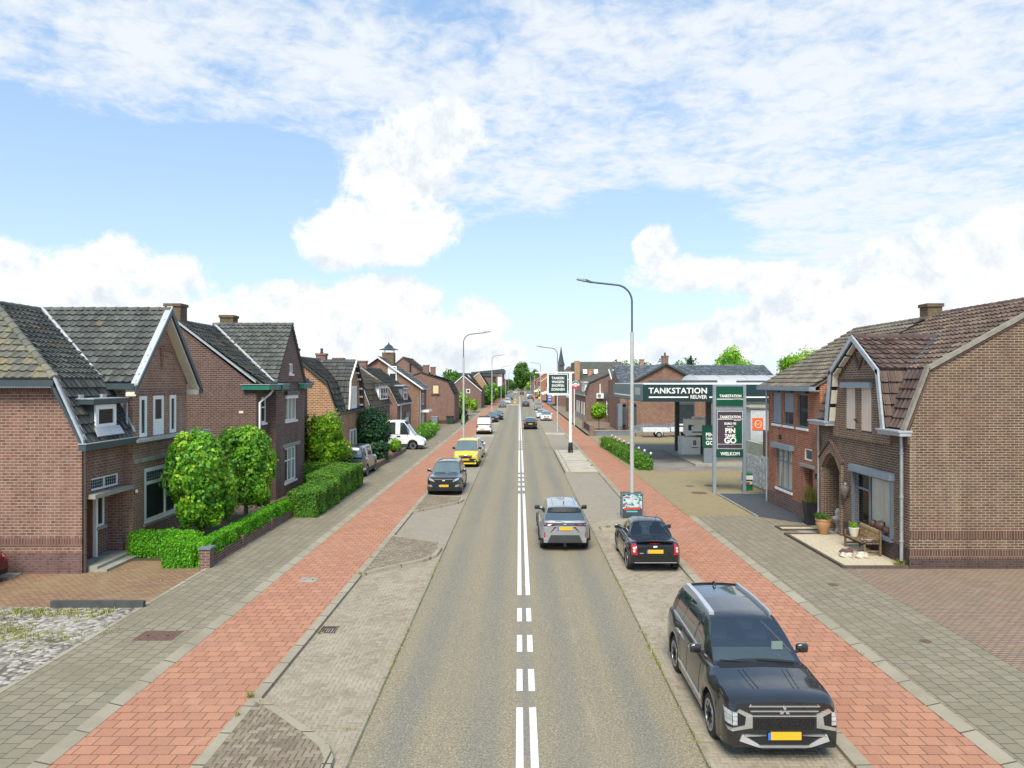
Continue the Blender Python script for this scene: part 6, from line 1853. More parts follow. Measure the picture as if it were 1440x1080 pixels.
            for i in bd: V.append(P_[i] - n * (t + .02))
            for k in range(len(bd)):
                k2 = (k + 1) % len(bd); F.append((bd[k2], bd[k], base + k, base + k2))
            # face outward
            a, b_, c = V[F[0][0]], V[F[0][1]], V[F[0][2]]
            if (b_ - a).cross(c - a).dot(n) < 0: F = [tuple(reversed(f)) for f in F]
            mesh_obj(name, [tuple(v) for v in V], F, mat, par or s.t, True, None, 40)
    def plate(s, d, z, x=0.0, w=.52, h=.115, tilt=0):
        s.patch('number_plate', d, [(x - w / 2, z - h / 2), (x + w / 2, z - h / 2), (x + w / 2, z + h / 2), (x - w / 2, z + h / 2)], M_PLATE, .025, 2, 1)
        sg = -1 if d == 'rear' else 1
        xb = x + sg * w / 2
        s.patch('plate_band', d, [(xb - sg * .045, z - h / 2), (xb, z - h / 2), (xb, z + h / 2), (xb - sg * .045, z + h / 2)], M_PLATEB, .029, 1, 1)
    def mirrors(s, y, z, mat, sz=1.0):
        for sx in (-1, 1):
            b = MB(); x = sx * (s.P['W'] / 2 + .035)
            rings = [[(x + dx_, y + .055 * k * math.copysign(abs(math.cos(a)) ** .6, math.cos(a)), z + .072 * sz * k * math.copysign(abs(math.sin(a)) ** .6, math.sin(a))) for a in np.linspace(0, 6.2832, 13)[:-1]] for dx_, k in ((-.1, .7), (-.085, .95), (0, 1.0), (.07, .95), (.1, .7))]
            b.raw([p for rg in rings for p in rg], [(i * 12 + k, i * 12 + (k + 1) % 12, (i + 1) * 12 + (k + 1) % 12, (i + 1) * 12 + k) for i in range(4) for k in range(12)] + [tuple(reversed(range(12))), tuple(48 + k for k in range(12))])
            b.tube([(x - sx * .04, y, z - .04), (x - sx * .2, y + .04, z - .09)], .035, 6)
            b.build('mirror', mat, s.t, True, 40)
    def bar(s, name, pts, r, mat, n=6):
        b = MB(); b.tube(pts, r, n); return b.build(name, mat, s.t, True, 50)
    def seams(s, ys, z0, z1, mat=None):
        for y in ys:
            for d in ('right', 'left'):
                s.patch('door_gap', d, [(y - .006, z0), (y + .006, z0), (y + .006, z1), (y - .006, z1)], M_BLACK, .003, 1, 8)
    def handles(s, ys, z, mat):
        for y in ys:
            for d in ('right', 'left'): s.patch('door_handle', d, [(y - .1, z), (y + .1, z), (y + .1, z + .03), (y - .1, z + .03)], mat, .03, 3, 1)
    def put(s, x, y, rot=0.0, z=0.0):
        s.t.location = (x, y, z); s.t.rotation_euler = (0, 0, rot); return s.t
def Q(x0, x1, z0, z1): return [(x0, z0), (x1, z0), (x1, z1), (x0, z1)]

PT_BLK = carpaint('graphite_black_paint', (.024, .025, .026), .4, .22)
PT_SIL = carpaint('silver_paint', (.40, .405, .41), .5, .3)
PT_BLK2 = carpaint('plain_black_paint', (.010, .010, .013), .2, .2)
PT_BLU = carpaint('blue_black_paint', (.016, .024, .032), .35, .22)
PT_YEL = carpaint('yellow_paint', (.80, .56, .01), .0, .35)
PT_WHT = carpaint('white_car_paint', (.74, .75, .76), .0, .35)
PT_GRY = carpaint('grey_car_paint', (.17, .19, .20), .4, .3)
PT_RED = carpaint('dark_red_paint', (.13, .008, .015), .25, .25)
M_CLADG = plain('grey_plastic', (.04, .043, .046), .6)

# -- 1 large graphite SUV in the foreground
def suv_keys(L, zb=1.1, nose=.98):
    e = L / 2
    return [(-e, .86), (-e + .05, 1.0), (-e + .14, zb), (-e + .5, zb + .02), (e - 1.35, zb - .02), (e - 1.2, zb - .005), (e - .7, zb - .05), (e - .3, nose + .025), (e - .1, nose), (e - .03, nose - .03), (e, nose - .06)]
e = 2.355
P = dict(plan=[(-2.355, .84), (-2.29, .91), (-2.15, .965), (-1.85, 1), (1.4, 1), (1.85, .995), (2.13, .975), (2.28, .93), (2.355, .87)], L=4.71, W=1.86, H=1.69, wb=2.706, fo=.95, r=.365, tw=.245, gc=.22, n=150, top=suv_keys(4.71, 1.13, 1.04), cab=(-2.24, -1.84, .24, 1.12), wbelt=.895, wroof=.66, wins=[(-1.62, -1.0), (-.95, -.1), (-.03, .62)], spokes=10, rdrop=.05, bulge=.14, wmat=M_SCREEN, steer=0.0)
c = Car('parked_suv', 'large graphite suv with silver roof rails and chrome nose, parked nearest of all', 'car', P, PT_BLK, clad=lambda q: .34)
fr = 'front'
c.patch('grille', fr, Q(-.47, .47, .56, .74), plain('mesh_grille', (.008, .008, .009), .5, scale=30, var=.8), .004)
for i in range(3):
    z = .575 + i * .055
    for x in np.arange(-.44 + (i % 2) * .03, .44, .075): c.patch('grille_bar', fr, Q(x, x + .012, z, z + .045), PT_BLK, .012, 1, 1) if i != 1 or True else None
for z in (.775, .85, .925): c.patch('chrome_strip', fr, Q(-.5 - (z - .77) * .35, .5 + (z - .77) * .35, z, z + .019), M_CHROME, .016, 12, 1)
# chrome bracket round each lamp cluster
c.patch('chrome_bracket', fr, [(.50, .80), (.56, .755), (.93, .945), (.90, .985)], M_CHROME, .018, 8, 2, mirror=True)
c.patch('chrome_bracket', fr, [(.50, .60), (.62, .64), (.60, .775), (.50, .80)], M_CHROME, .02, 3, 5, mirror=True)
c.patch('chrome_bracket', fr, [(.50, .60), (.86, .545), (.88, .585), (.60, .645)], M_CHROME, .018, 8, 2, mirror=True)
c.patch('lamp_surround', fr, [(.62, .64), (.895, .6), (.90, .90), (.60, .76)], M_BLACK, .006, 6, 6, mirror=True)
for i in range(2):
    for j in range(3):
        c.patch('headlight', fr, Q(.735 + i * .077, .805 + i * .077, .645 + j * .068, .705 + j * .068), M_LAMP, .018, 2, 2, mirror=True)
c.patch('daytime_light', fr, [(.52, .965), (.52, .945), (.86, .965), (.86, .985)], M_LAMP, .014, 8, 1, mirror=True)
c.patch('bumper_panel', fr, Q(-.62, .62, .34, .53), M_BLACK, .006, 10, 3)
c.patch('skid_plate', fr, [(-.36, .285), (.36, .285), (.40, .32), (-.40, .32)], M_SILV, .03, 8, 1)
c.patch('skid_plate', fr, [(.36, .285), (.70, .40), (.66, .50), (.40, .345)], M_SILV, .026, 5, 2, mirror=True)
c.patch('skid_plate', fr, [(.60, .47), (.66, .47), (.60, .505), (.28, .485)], M_CHROME, .03, 5, 1, mirror=True)
c.plate(fr, .475, 0)
for a in (90, 210, 330):
    l = .052; ct = (0, .868)
    D = lambda t, k: (ct[0] + k * math.cos(R(t)), ct[1] + k * math.sin(R(t)))
    c.patch('badge', fr, [D(a, .006), D(a - 30, l), D(a, l * 1.732), D(a + 30, l)], M_CHROME, .03, 1, 1)
for x in (.28, .36): c.patch('bonnet_crease', 'top', [(x, 2.0), (x + .012, 2.0), (x + .06, 1.35), (x + .05, 1.35)], PT_BLK, .012, 1, 8, mirror=True)
c.patch('cowl', 'top', [(-.72, 1.10), (.72, 1.10), (.70, 1.28), (-.70, 1.28)], M_BLACK, .004, 10, 2)
c.bar('wiper', [(-.62, 1.16, 1.145), (-.3, 1.15, 1.17), (.02, 1.14, 1.185)], .012, M_BLACK); c.bar('wiper', [(.1, 1.16, 1.155), (.4, 1.14, 1.165), (.66, 1.1, 1.165)], .012, M_BLACK)
c.patch('roof_rail', 'top', [(.49, -1.74), (.56, -1.78), (.585, .16), (.51, .22)], M_SILV, .06, 2, 14, mirror=True)
c.bar('antenna', [(0, -1.55, 1.70), (0, -1.66, 1.76), (0, -1.74, 1.70)], .018, PT_BLK)
c.patch('spoiler', 'top', [(-.52, -1.98), (.52, -1.98), (.54, -1.8), (-.54, -1.8)], PT_BLK, .03, 10, 2)
c.mirrors(.62, 1.2, PT_BLK, 1.15)
c.seams((.72, -.22, -1.12), .42, 1.06); c.handles((-.02, -.98), .95, M_CHROME)
for d in ('right', 'left'):
    c.patch('window_trim', d, [(-1.7, 1.125), (.8, 1.105), (.8, 1.125), (-1.7, 1.15)], M_CHROME, .012, 16, 1)
    c.patch('sill_trim', d, [(-.85, .40), (.85, .38), (.85, .42), (-.85, .45)], M_SILV, .012, 12, 1)
b = MB(); b.prism([(-.16, .36, 1.56), (.16, .36, 1.56), (.09, .52, 1.50), (-.09, .52, 1.50)], (0, 0, .05)); b.build('mirror_camera_pod', M_BLACK, c.t)
def cabin(c, seats, yd, zb, dash=True):
    for (x, y) in seats:
        b = MB(); b.prism([(x - .22, y, zb - .1), (x + .22, y, zb - .1), (x + .19, y - .1, zb + .2), (x - .19, y - .1, zb + .2)], (0, -.1, 0)); s_ = b.build('seat', plain('cabin_fabric', (.05, .05, .052), .8) if 'cabin_fabric' not in MATS else MATS['cabin_fabric'], c.t)
        b = MB(); b.prism([(x - .12, y - .11, zb + .22), (x + .12, y - .11, zb + .22), (x + .1, y - .14, zb + .38), (x - .1, y - .14, zb + .38)], (0, -.09, 0)); b.build('headrest', MATS['cabin_fabric'], s_)
    if dash:
        b = MB(); b.prism([(-.72, yd, zb - .02), (.72, yd, zb - .02), (.7, yd - .4, zb + .06), (-.7, yd - .4, zb + .06)], (0, 0, -.06)); b.build('dashboard', plain('dashboard_grey', (.10, .10, .10), .7), c.t)
        b = MB(); b.tube([(.36 + .18 * math.cos(a), yd - .46, zb + .02 + .18 * math.sin(a)) for a in np.linspace(0, 6.2832, 18)], .016, 6); b.build('steering_wheel', M_BLACK, c.t)
        b = MB(); b.box(-.6, -.4, yd - .3, yd - .28, zb + .06, zb + .2); b.build('parking_card', M_CREAM, c.t)
cabin(c, ((-.38, -.05), (.38, -.05)), .95, 1.13)
c.put(4.14, 13.46, math.pi)

# -- 2 silver crossover driving away
P = dict(L=4.18, W=1.765, H=1.56, wb=2.56, fo=.85, r=.345, tw=.225, gc=.2, n=110, top=suv_keys(4.18, 1.04, .95), cab=(-2.03, -1.50, .3, 1.05), wbelt=.90, wroof=.66, wins=[(-1.2, -.55), (-.5, .5)], rmat=M_CARGL, rgl0=.10)
c = Car('moving_crossover', 'silver crossover with black lower bumper driving away in the right lane', 'car', P, PT_SIL, clad=lambda q: .40 if abs(q[1]) < 1.7 else .42)
rr = 'rear'
c.patch('bumper_insert', rr, [(-.62, .34), (.62, .34), (.50, .60), (-.50, .60)], M_CLADG, .014, 10, 3)
c.patch('tail_band', rr, Q(-.70, .70, .93, 1.01), M_BLACK, .012, 12, 2)
c.patch('tail_light', rr, [(.36, .93), (.80, .90), (.80, 1.02), (.36, 1.0)], plain('smoked_tail_lamp', (.075, .008, .012), .2, coat=1), .022, 6, 2, mirror=True)
c.patch('tail_lens', rr, [(.42, .95), (.6, .95), (.6, .975), (.42, .975)], M_TAILW, .028, 2, 1, mirror=True)
c.patch('reflector', rr, [(.70, .52), (.745, .52), (.735, .72), (.70, .70)], M_TAIL, .014, 1, 3, mirror=True)
c.patch('reflector_lens', rr, [(.64, .44), (.74, .48), (.74, .52), (.66, .48)], M_LAMP, .014, 2, 1, mirror=True)
c.patch('tailgate_crease', rr, [(.30, .89), (.36, .89), (.52, .70), (.50, .69)], M_BLACK, .006, 2, 4, mirror=True)
c.plate(rr, .83)
c.patch('badge', rr, Q(-.055, .055, .955, .995), M_CHROME, .026, 2, 1)
c.patch('spoiler', rr, [(-.60, 1.36), (.60, 1.36), (.585, 1.475), (-.585, 1.475)], M_BLACK, .05, 12, 2)
c.bar('antenna', [(0, -1.1, 1.575), (0, -1.2, 1.64), (0, -1.28, 1.57)], .016, M_BLACK)
c.bar('rear_wiper', [(-.02, -2.12, 1.05), (-.2, -2.1, 1.08), (-.34, -2.09, 1.07)], .01, M_BLACK)
for x in (-.4, .4): c.patch('roof_groove', 'top', Q(x - .006, x + .006, -1.35, .2), M_BLACK, .002, 1, 6)
c.mirrors(.6, 1.12, M_BLACK, 1.15); c.seams((.62, -.35), .42, .98)
c.bar('tow_ball', [(.0, -2.0, .34), (0, -2.16, .33), (0, -2.18, .40)], .014, M_CLADG)
b = MB(); b.box(-.05, .05, -2.1, -2.06, .2, .34); b.build('tow_bracket', M_BLACK, c.t)
for sx in (-1, 1):
    for ya in c.axles:
        b = MB(); N = 18
        pts = [(sx * (.895), ya + .42 * math.cos(math.pi * k / N), .345 + .42 * math.sin(math.pi * k / N)) for k in range(N + 1)]
        b.tube(pts, .035, 6); b.build('wheel_arch_trim', M_BLACK, c.t, True)
c.put(1.62, 27.15, 0)

# -- 3 black coupe-cabriolet parked behind the SUV
e = 1.9
P = dict(L=3.80, W=1.67, H=1.43, wb=2.43, fo=.78, r=.31, tw=.205, gc=.19, n=110,
         top=[(-e, .78), (-e + .05, .90), (-e + .12, .965), (-e + .35, .985), (-e + .8, .985), (-.6, .955), (.6, .95), (.85, .96), (1.3, .9), (1.65, .78), (1.82, .66), (e, .56)],
         cab=(-1.22, -.62, -.02, .82), wbelt=.885, wroof=.64, wins=[(-.72, .52)], rmat=clearglass('rear_screen_glass', (.70, .86, .82), .08, 1.5), wmat=clearglass('front_screen_glass', (.9, .97, .95), .03, 1.4), rdrop=.03, bulge=.12, rgl0=.03, spokes=6)
c = Car('parked_cabriolet', 'small black coupe cabriolet with red twin tail lamps, parked in the right bay', 'car', P, PT_BLK2)
c.patch('tail_light', rr, [(.56, .58), (.75, .60), (.76, .90), (.60, .92)], M_TAIL, .022, 4, 5, mirror=True)
for z in (.705, .79): c.patch('tail_lens', rr, Q(.635, .705, z - .032, z + .032), M_TAILW, .03, 2, 2, mirror=True)
c.patch('plate_recess', rr, Q(-.36, .36, .60, .78), M_BLACK, .004, 6, 2)
c.plate(rr, .69, -.02)
c.patch('badge', rr, Q(-.055, .055, .815, .865), M_CHROME, .02, 2, 2)
c.patch('name_badge', rr, Q(-.5, -.38, .62, .65), M_CHROME, .012, 2, 1)
c.patch('bumper_strip', rr, Q(-.66, .66, .335, .35), M_SILV, .016, 12, 1)
c.patch('bumper_line', rr, Q(-.70, .70, .565, .575), M_BLACK, .006, 12, 1)
c.patch('brake_light', rr, Q(-.16, .16, .915, .93), M_TAIL, .012, 3, 1)
b = MB(); b.prism([(-.60, -1.72, .975), (.60, -1.72, .975), (.56, -1.86, .985), (-.56, -1.86, .985)], (0, 0, .02)); b.build('boot_lip', PT_BLK2, c.t)
cabin(c, ((-.34, .0), (.34, .0)), .75, .95, False)
c.patch('boot_gap', 'top', Q(-.62, .62, -1.17, -1.155), M_BLACK, .004, 8, 1)
c.patch('roof_joint', 'top', Q(-.5, .5, -.60, -.59), M_BLACK, .004, 8, 1)
c.mirrors(.42, 1.02, PT_BLK2, 1.0); c.seams((.55, -.75), .34, .9); c.handles((-.6,), .78, PT_BLK2)
for d in ('left', 'right'): c.patch('waist_trim', d, [(-1.0, .935), (.7, .925), (.7, .945), (-1.0, .955)], M_CHROME, .012, 12, 1)
c.bar('antenna', [(.3, -.3, 1.44), (.3, -.55, 1.6)], .006, M_BLACK)
c.put(4.27, 24.15, 0)

# -- 4 blue-black compact SUV facing us in the left bay
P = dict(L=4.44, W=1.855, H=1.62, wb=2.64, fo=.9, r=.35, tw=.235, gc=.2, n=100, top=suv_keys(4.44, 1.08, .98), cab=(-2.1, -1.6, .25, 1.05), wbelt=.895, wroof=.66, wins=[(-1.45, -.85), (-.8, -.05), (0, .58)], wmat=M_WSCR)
c = Car('parked_suv', 'blue black compact suv facing the camera in the left bay ahead of the yellow van', 'car', P, PT_BLU, clad=lambda q: .36)
c.patch('grille', fr, [(-.36, .70), (.36, .70), (.50, .86), (-.50, .86)], M_BLACK, .008, 10, 3)
c.patch('grille_frame', fr, [(-.50, .86), (.50, .86), (.52, .885), (-.52, .885)], M_CHROME, .014, 10, 1)
c.patch('badge', fr, Q(-.07, .07, .79, .83), M_TRIM_W, .02, 2, 1)
c.patch('headlight', fr, [(.46, .74), (.78, .84), (.84, .97), (.56, .87)], M_LAMP, .014, 6, 4, mirror=True)
c.patch('lower_intake', fr, Q(-.5, .5, .36, .48), M_BLACK, .006, 10, 2)
c.patch('fog_light', fr, [(.58, .48), (.82, .50), (.82, .62), (.64, .58)], M_CHROME, .012, 4, 3, mirror=True)
c.plate(fr, .535)
c.bar('wiper', [(-.6, 1.1, 1.085), (-.1, 1.1, 1.13)], .012, M_BLACK); c.bar('wiper', [(.02, 1.1, 1.1), (.6, 1.06, 1.11)], .012, M_BLACK)
for sx in (-1, 1): c.bar('roof_rail', [(sx * .6, .15, 1.6), (sx * .6, -.2, 1.66), (sx * .57, -1.5, 1.63)], .022, M_SILV)
c.mirrors(.6, 1.16, PT_BLU, 1.1); c.seams((.68, -.2, -1.0), .42, 1.0); c.handles((0, -.85), .92, PT_BLU)
c.put(-3.97, 39.6, math.pi)
PROTO_SUV = c.t

# -- 5 yellow panel van
def van_keys(L, zb, nose):
    e = L / 2
    return [(-e, 1.0), (-e + .04, 1.15), (-e + .1, zb), (e - 1.2, zb), (e - 1.0, zb), (e - .5, nose + .08), (e - .2, nose), (e - .06, nose - .14), (e, nose - .3)]
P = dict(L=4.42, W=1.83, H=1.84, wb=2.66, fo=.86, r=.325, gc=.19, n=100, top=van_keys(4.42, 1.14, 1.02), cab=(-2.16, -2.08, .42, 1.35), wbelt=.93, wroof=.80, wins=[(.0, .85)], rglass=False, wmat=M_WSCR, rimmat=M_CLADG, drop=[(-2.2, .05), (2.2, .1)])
c = Car('parked_van', 'bright yellow panel van with black bumper facing the camera in the left bay', 'van', P, PT_YEL, clad=lambda q: .47 if q[1] > 1.9 else .34)
c.patch('grille', fr, [(-.42, .66), (.42, .66), (.5, .86), (-.5, .86)], M_BLACK, .01, 10, 3)
c.patch('badge', fr, Q(-.08, .08, .85, .895), M_TRIM_W, .02, 2, 1)
c.patch('headlight', fr, [(.56, .78), (.82, .84), (.84, 1.0), (.64, .9)], M_LAMP, .014, 6, 4, mirror=True)
c.patch('bumper_panel', fr, [(-.76, .36), (.76, .36), (.72, .64), (-.72, .64)], M_BLACK, .008, 12, 3)
c.patch('fog_light', fr, Q(.62, .72, .46, .54), M_LAMP, .014, 2, 2, mirror=True)
c.plate(fr, .57)
c.mirrors(.72, 1.25, M_BLACK, 1.25); c.seams((.85, -.1), .4, 1.08)
for x in (-.5, -.2, .2, .5): c.patch('roof_rib', 'top', Q(x - .03, x + .03, -1.9, .2), PT_YEL, .012, 1, 6)
c.put(-3.75, 51.9, math.pi)

# -- 6.. further cars
def lo_car(name, label, cat, kind, paint, facing, x, y, clad=None, **kw):
    if kind == 'hatch':
        P = dict(L=4.1, W=1.75, H=1.46, wb=2.55, fo=.82, r=.31, n=60, top=[(-2.05, .8), (-2.0, .95), (-1.85, 1.0), (.7, .93), (1.0, .93), (1.6, .84), (1.9, .74), (2.05, .55)], cab=(-1.98, -1.45, .1, 1.0), wbelt=.895, wroof=.66, wins=[(-1.2, -.5), (-.45, .45)])
    elif kind == 'sedan':
        P = dict(L=4.65, W=1.8, H=1.43, wb=2.75, fo=.85, r=.32, n=60, top=[(-2.32, .75), (-2.27, .92), (-2.1, .98), (-1.4, .99), (.7, .93), (1.0, .93), (1.7, .85), (2.1, .74), (2.32, .55)], cab=(-1.7, -.95, .1, 1.02), wbelt=.895, wroof=.64, wins=[(-1.0, -.4), (-.35, .5)])
    elif kind == 'suv':
        P = dict(L=4.4, W=1.82, H=1.62, wb=2.64, fo=.88, r=.34, n=60, top=suv_keys(4.4, 1.06, .97), cab=(-2.08, -1.6, .2, 1.05), wbelt=.895, wroof=.66, wins=[(-1.4, -.8), (-.75, .5)])
    elif kind == 'van':
        P = dict(L=4.4, W=1.83, H=1.92, wb=2.7, fo=.86, r=.32, n=60, top=van_keys(4.4, 1.14, 1.02), cab=(-2.17, -2.08, .42, 1.35), wbelt=.93, wroof=.80, wins=[(.0, .85)], rglass=kw.pop('rglass', False), drop=[(-2.2, .05), (2.2, .1)])
    elif kind == 'bigvan':
        P = dict(L=5.7, W=2.0, H=2.55, wb=3.3, fo=.95, r=.35, n=80, top=[(-2.85, 1.3), (-2.82, 1.4), (-2.75, 1.42), (1.5, 1.36), (1.9, 1.3), (2.3, 1.12), (2.65, .98), (2.8, .8), (2.85, .62)], cab=(-2.83, -2.72, 1.05, 2.0), wbelt=.94, wroof=.8, wins=[(-.55, .35), (.75, 1.6)], rglass=False, drop=[(-2.85, .05), (2.8, .1)], rimmat=M_RIM)
    P.update(kw)
    c = Car(name, label, cat, P, paint, clad=clad)
    L = P['L']; nz = .8 if kind != 'van' else .9
    if kind == 'bigvan': nz = .86
    w = P['W'] / 2
    if facing in ('front', 'side'):
        c.patch('headlight', fr, [(w * .58, nz - .12), (w * .86, nz - .05), (w * .88, nz + .06), (w * .62, nz)], M_LAMP, .014, 4, 2, mirror=True)
        c.patch('grille', fr, Q(-w * .5, w * .5, nz - .2, nz - .08), M_BLACK, .01, 6, 1)
        c.patch('lower_intake', fr, Q(-w * .6, w * .6, .3, .42), M_BLACK, .01, 6, 1)
        c.plate(fr, .5)
    if facing in ('rear', 'side'):
        zt = .84 if kind in ('hatch', 'sedan') else .95
        c.patch('tail_light', rr, [(w * .66, zt - .12), (w * .86, zt - .1), (w * .86, zt + .1), (w * .7, zt + .08)], M_TAIL, .016, 3, 3, mirror=True)
        c.plate(rr, .72 if kind != 'van' else .62, 0 if kind != 'van' else -.18)
        c.patch('bumper_insert', rr, Q(-w * .8, w * .8, .34, .48), M_BLACK, .012, 8, 1)
    c.mirrors((.45 if kind in ('hatch', 'sedan') else .62) if kind not in ('van', 'bigvan') else (.75 if kind == 'van' else 1.45), P['top'][3][1] + .1, paint if kind not in ('van', 'bigvan') else M_BLACK)
    rot = {'front': math.pi, 'rear': 0, 'side': -math.pi / 2}[facing]
    c.put(x, y, rot)
    return c
lo_car('parked_car', 'silver hatchback mostly hidden behind the yellow van', 'car', 'hatch', PT_SIL, 'front', -3.72, 57.6)
c = lo_car('parked_van', 'white panel van seen from behind in the left bay', 'van', 'van', PT_WHT, 'rear', -4.02, 83.2, clad=lambda q: .5 if q[1] < -1.9 else .34)
c.patch('door_gap', rr, Q(-.006, .006, .5, 1.75), M_BLACK, .004, 1, 6); c.bar('roof_bar', [(-.65, -1.2, 1.95), (.65, -1.2, 1.95)], .03, M_BLACK); c.bar('roof_bar', [(-.65, .1, 1.96), (.65, .1, 1.96)], .03, M_BLACK)
c.patch('tail_light', rr, [(.74, .7), (.84, .7), (.84, 1.15), (.76, 1.15)], M_TAIL, .02, 2, 4, mirror=True)
lo_car('parked_car', 'blue grey hatchback facing the camera just past the white panel van', 'car', 'hatch', PT_BLU, 'front', -4.0, 107.4)
lo_car('parked_car', 'black hatchback behind the blue grey one in the left bay', 'car', 'hatch', PT_BLK2, 'front', -3.4, 113.5)
lo_car('parked_car', 'dark grey hatchback alone in the left bay before the yellow bollard', 'car', 'hatch', PT_GRY, 'front', -3.95, 168)
lo_car('moving_car', 'white hatchback at the left kerb beyond the yellow bollard', 'car', 'hatch', PT_WHT, 'front', -3.3, 195)
lo_car('parked_van', 'silver van in the far left bay', 'van', 'van', PT_SIL, 'front', -3.6, 226, clad=.5)
lo_car('parked_car', 'black car just behind the far silver van', 'car', 'hatch', PT_BLK2, 'front', -2.9, 236)
c = lo_car('moving_car', 'small black hatchback with red tail lamps driving away in the right lane', 'car', 'hatch', PT_BLK2, 'rear', 1.42, 91.4, clad=None, rmat=M_CARGL)
c.patch('tail_light', rr, [(.60, .74), (.80, .76), (.80, 1.0), (.66, .98)], M_TAIL, .022, 3, 3, mirror=True)
lo_car('moving_car', 'dark purple sedan driving away far ahead in the right lane', 'car', 'sedan', carpaint('purple_grey_paint', (.05, .04, .06), .4), 'rear', 1.6, 173)
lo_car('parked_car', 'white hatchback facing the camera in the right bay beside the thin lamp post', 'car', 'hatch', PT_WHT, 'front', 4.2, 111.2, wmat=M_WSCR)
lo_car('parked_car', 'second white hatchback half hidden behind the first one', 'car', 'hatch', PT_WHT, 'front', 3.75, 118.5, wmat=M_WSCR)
lo_car('parked_car', 'silver grey suv in the far right bay near the blue sign', 'car', 'suv', PT_SIL, 'front', 4.1, 152.3)
c = lo_car('moving_lorry', 'white box van with dark blue cab top far away on the right', 'van', 'bigvan', PT_WHT, 'front', 3.9, 275, roofmat=carpaint('blue_paint', (.03, .05, .3), .1))
lo_car('parked_car', 'black car parked just in front of the far white box van', 'car', 'hatch', PT_BLK2, 'front', 3.9, 250)
lo_car('moving_car', 'tiny dark red car driving away near the far trees', 'car', 'suv', PT_RED, 'rear', 1.3, 330)
lo_car('moving_car', 'tiny white car approaching near the far trees', 'car', 'hatch', PT_WHT, 'front', -1.8, 370)
lo_car('moving_car', 'tiny blue car at the very end of the street', 'car', 'hatch', carpaint('mid_blue_paint', (.04, .09, .3), .1), 'front', -4.5, 395)
# red car at the left edge, tail towards the street
c = lo_car('parked_car', 'dark red car whose tail just shows beside the brick side wall at the left edge', 'car', 'hatch', PT_RED, 'rear', -17.25, 20.4)
c.t.rotation_euler = (0, 0, math.pi / 2)
# white high-roof van across the driveway
c = lo_car('parked_van', 'white high roof van standing across a driveway, nose to the street', 'van', 'bigvan', PT_WHT, 'side', -11.1, 62.6, clad=.7, cladrow=4, cladmat=M_CLADG)
for d in ('right', 'left'):
    c.patch('door_gap', d, Q(.45, .46, .6, 1.35), M_BLACK, .004, 1, 5); c.patch('door_gap', d, Q(1.75, 1.76, .6, 1.2), M_BLACK, .004, 1, 5); c.patch('door_handle', d, Q(.5, .8, 1.1, 1.22), M_BLACK, .02, 2, 1)
c.bar('roof_bar', [(-.7, -.9, 2.57), (.7, -.9, 2.57)], .03, M_BLACK); c.bar('roof_bar', [(-.7, -2.2, 2.55), (.7, -2.2, 2.55)], .03, M_BLACK)
b = MB(); b.prism([(-.75, 1.2, 2.42), (.75, 1.2, 2.42), (.75, 1.42, 2.25), (-.75, 1.42, 2.25)], (0, 0, .04)); b.build('sun_visor', M_CLADG, c.t)
c.t.location.z = .11
# grey off-roader with spare wheel
P = dict(L=4.2, W=1.80, H=1.92, wb=2.5, fo=.85, r=.37, gc=.26, n=80, top=[(-2.1, 1.15), (-2.06, 1.22), (.9, 1.2), (1.9, 1.12), (2.05, 1.0), (2.1, .8)], cab=(-2.08, -1.98, .45, .95), wbelt=.93, wroof=.80, wins=[(-1.8, -.9), (-.85, -.1), (-.05, .55)], rmat=M_CARGL, rgl0=.01, drop=[(-2.1, .06), (2.1, .08)])
c = Car('parked_offroader', 'grey off-roader with a spare wheel on its tailgate parked behind the tall hedge', 'car', P, carpaint('blue_silver_paint', (.075, .10, .12), .3), clad=lambda q: .45)
c.patch('tailgate_panel', rr, [(-.1, .85), (.72, .85), (.74, 1.12), (-.1, 1.12)], MATS['blue_silver_paint'], .03, 6, 3)
b = MB(); b.lathe((-.32, -2.22, 1.2), [(.22, -.1), (.36, -.1), (.38, -.04), (.38, .08), (.3, .1)], 24, 'y'); sp = b.build('spare_wheel', M_TYRE, c.t, True, 40)
b = MB(); b.lathe((-.32, -2.34, 1.2), [(.3, 0), (.29, .03)], 24, 'y'); b.build('wheel_cover', plain('plum_cover', (.1, .02, .04), .4), sp)
b = MB(); b.tube([(-.32 + .34 * math.cos(a), -2.33, 1.2 + .34 * math.sin(a)) for a in np.linspace(3.4, 5.6, 12)], .025, 5); b.build('cover_rim', M_CHROME, sp)
c.bar('bull_bar', [(-.85, -2.2, .55), (.85, -2.2, .55), (.95, -2.0, .55)], .05, M_CHROME)
c.patch('tail_light', rr, [(.72, .75), (.82, .75), (.82, 1.05), (.74, 1.05)], M_TAIL, .02, 2, 3, mirror=True)
c.bar('roof_bar', [(-.75, -1.4, 1.98), (.75, -1.4, 1.98)], .03, M_BLACK)
c.put(-10.35, 45.6, 0, .11)

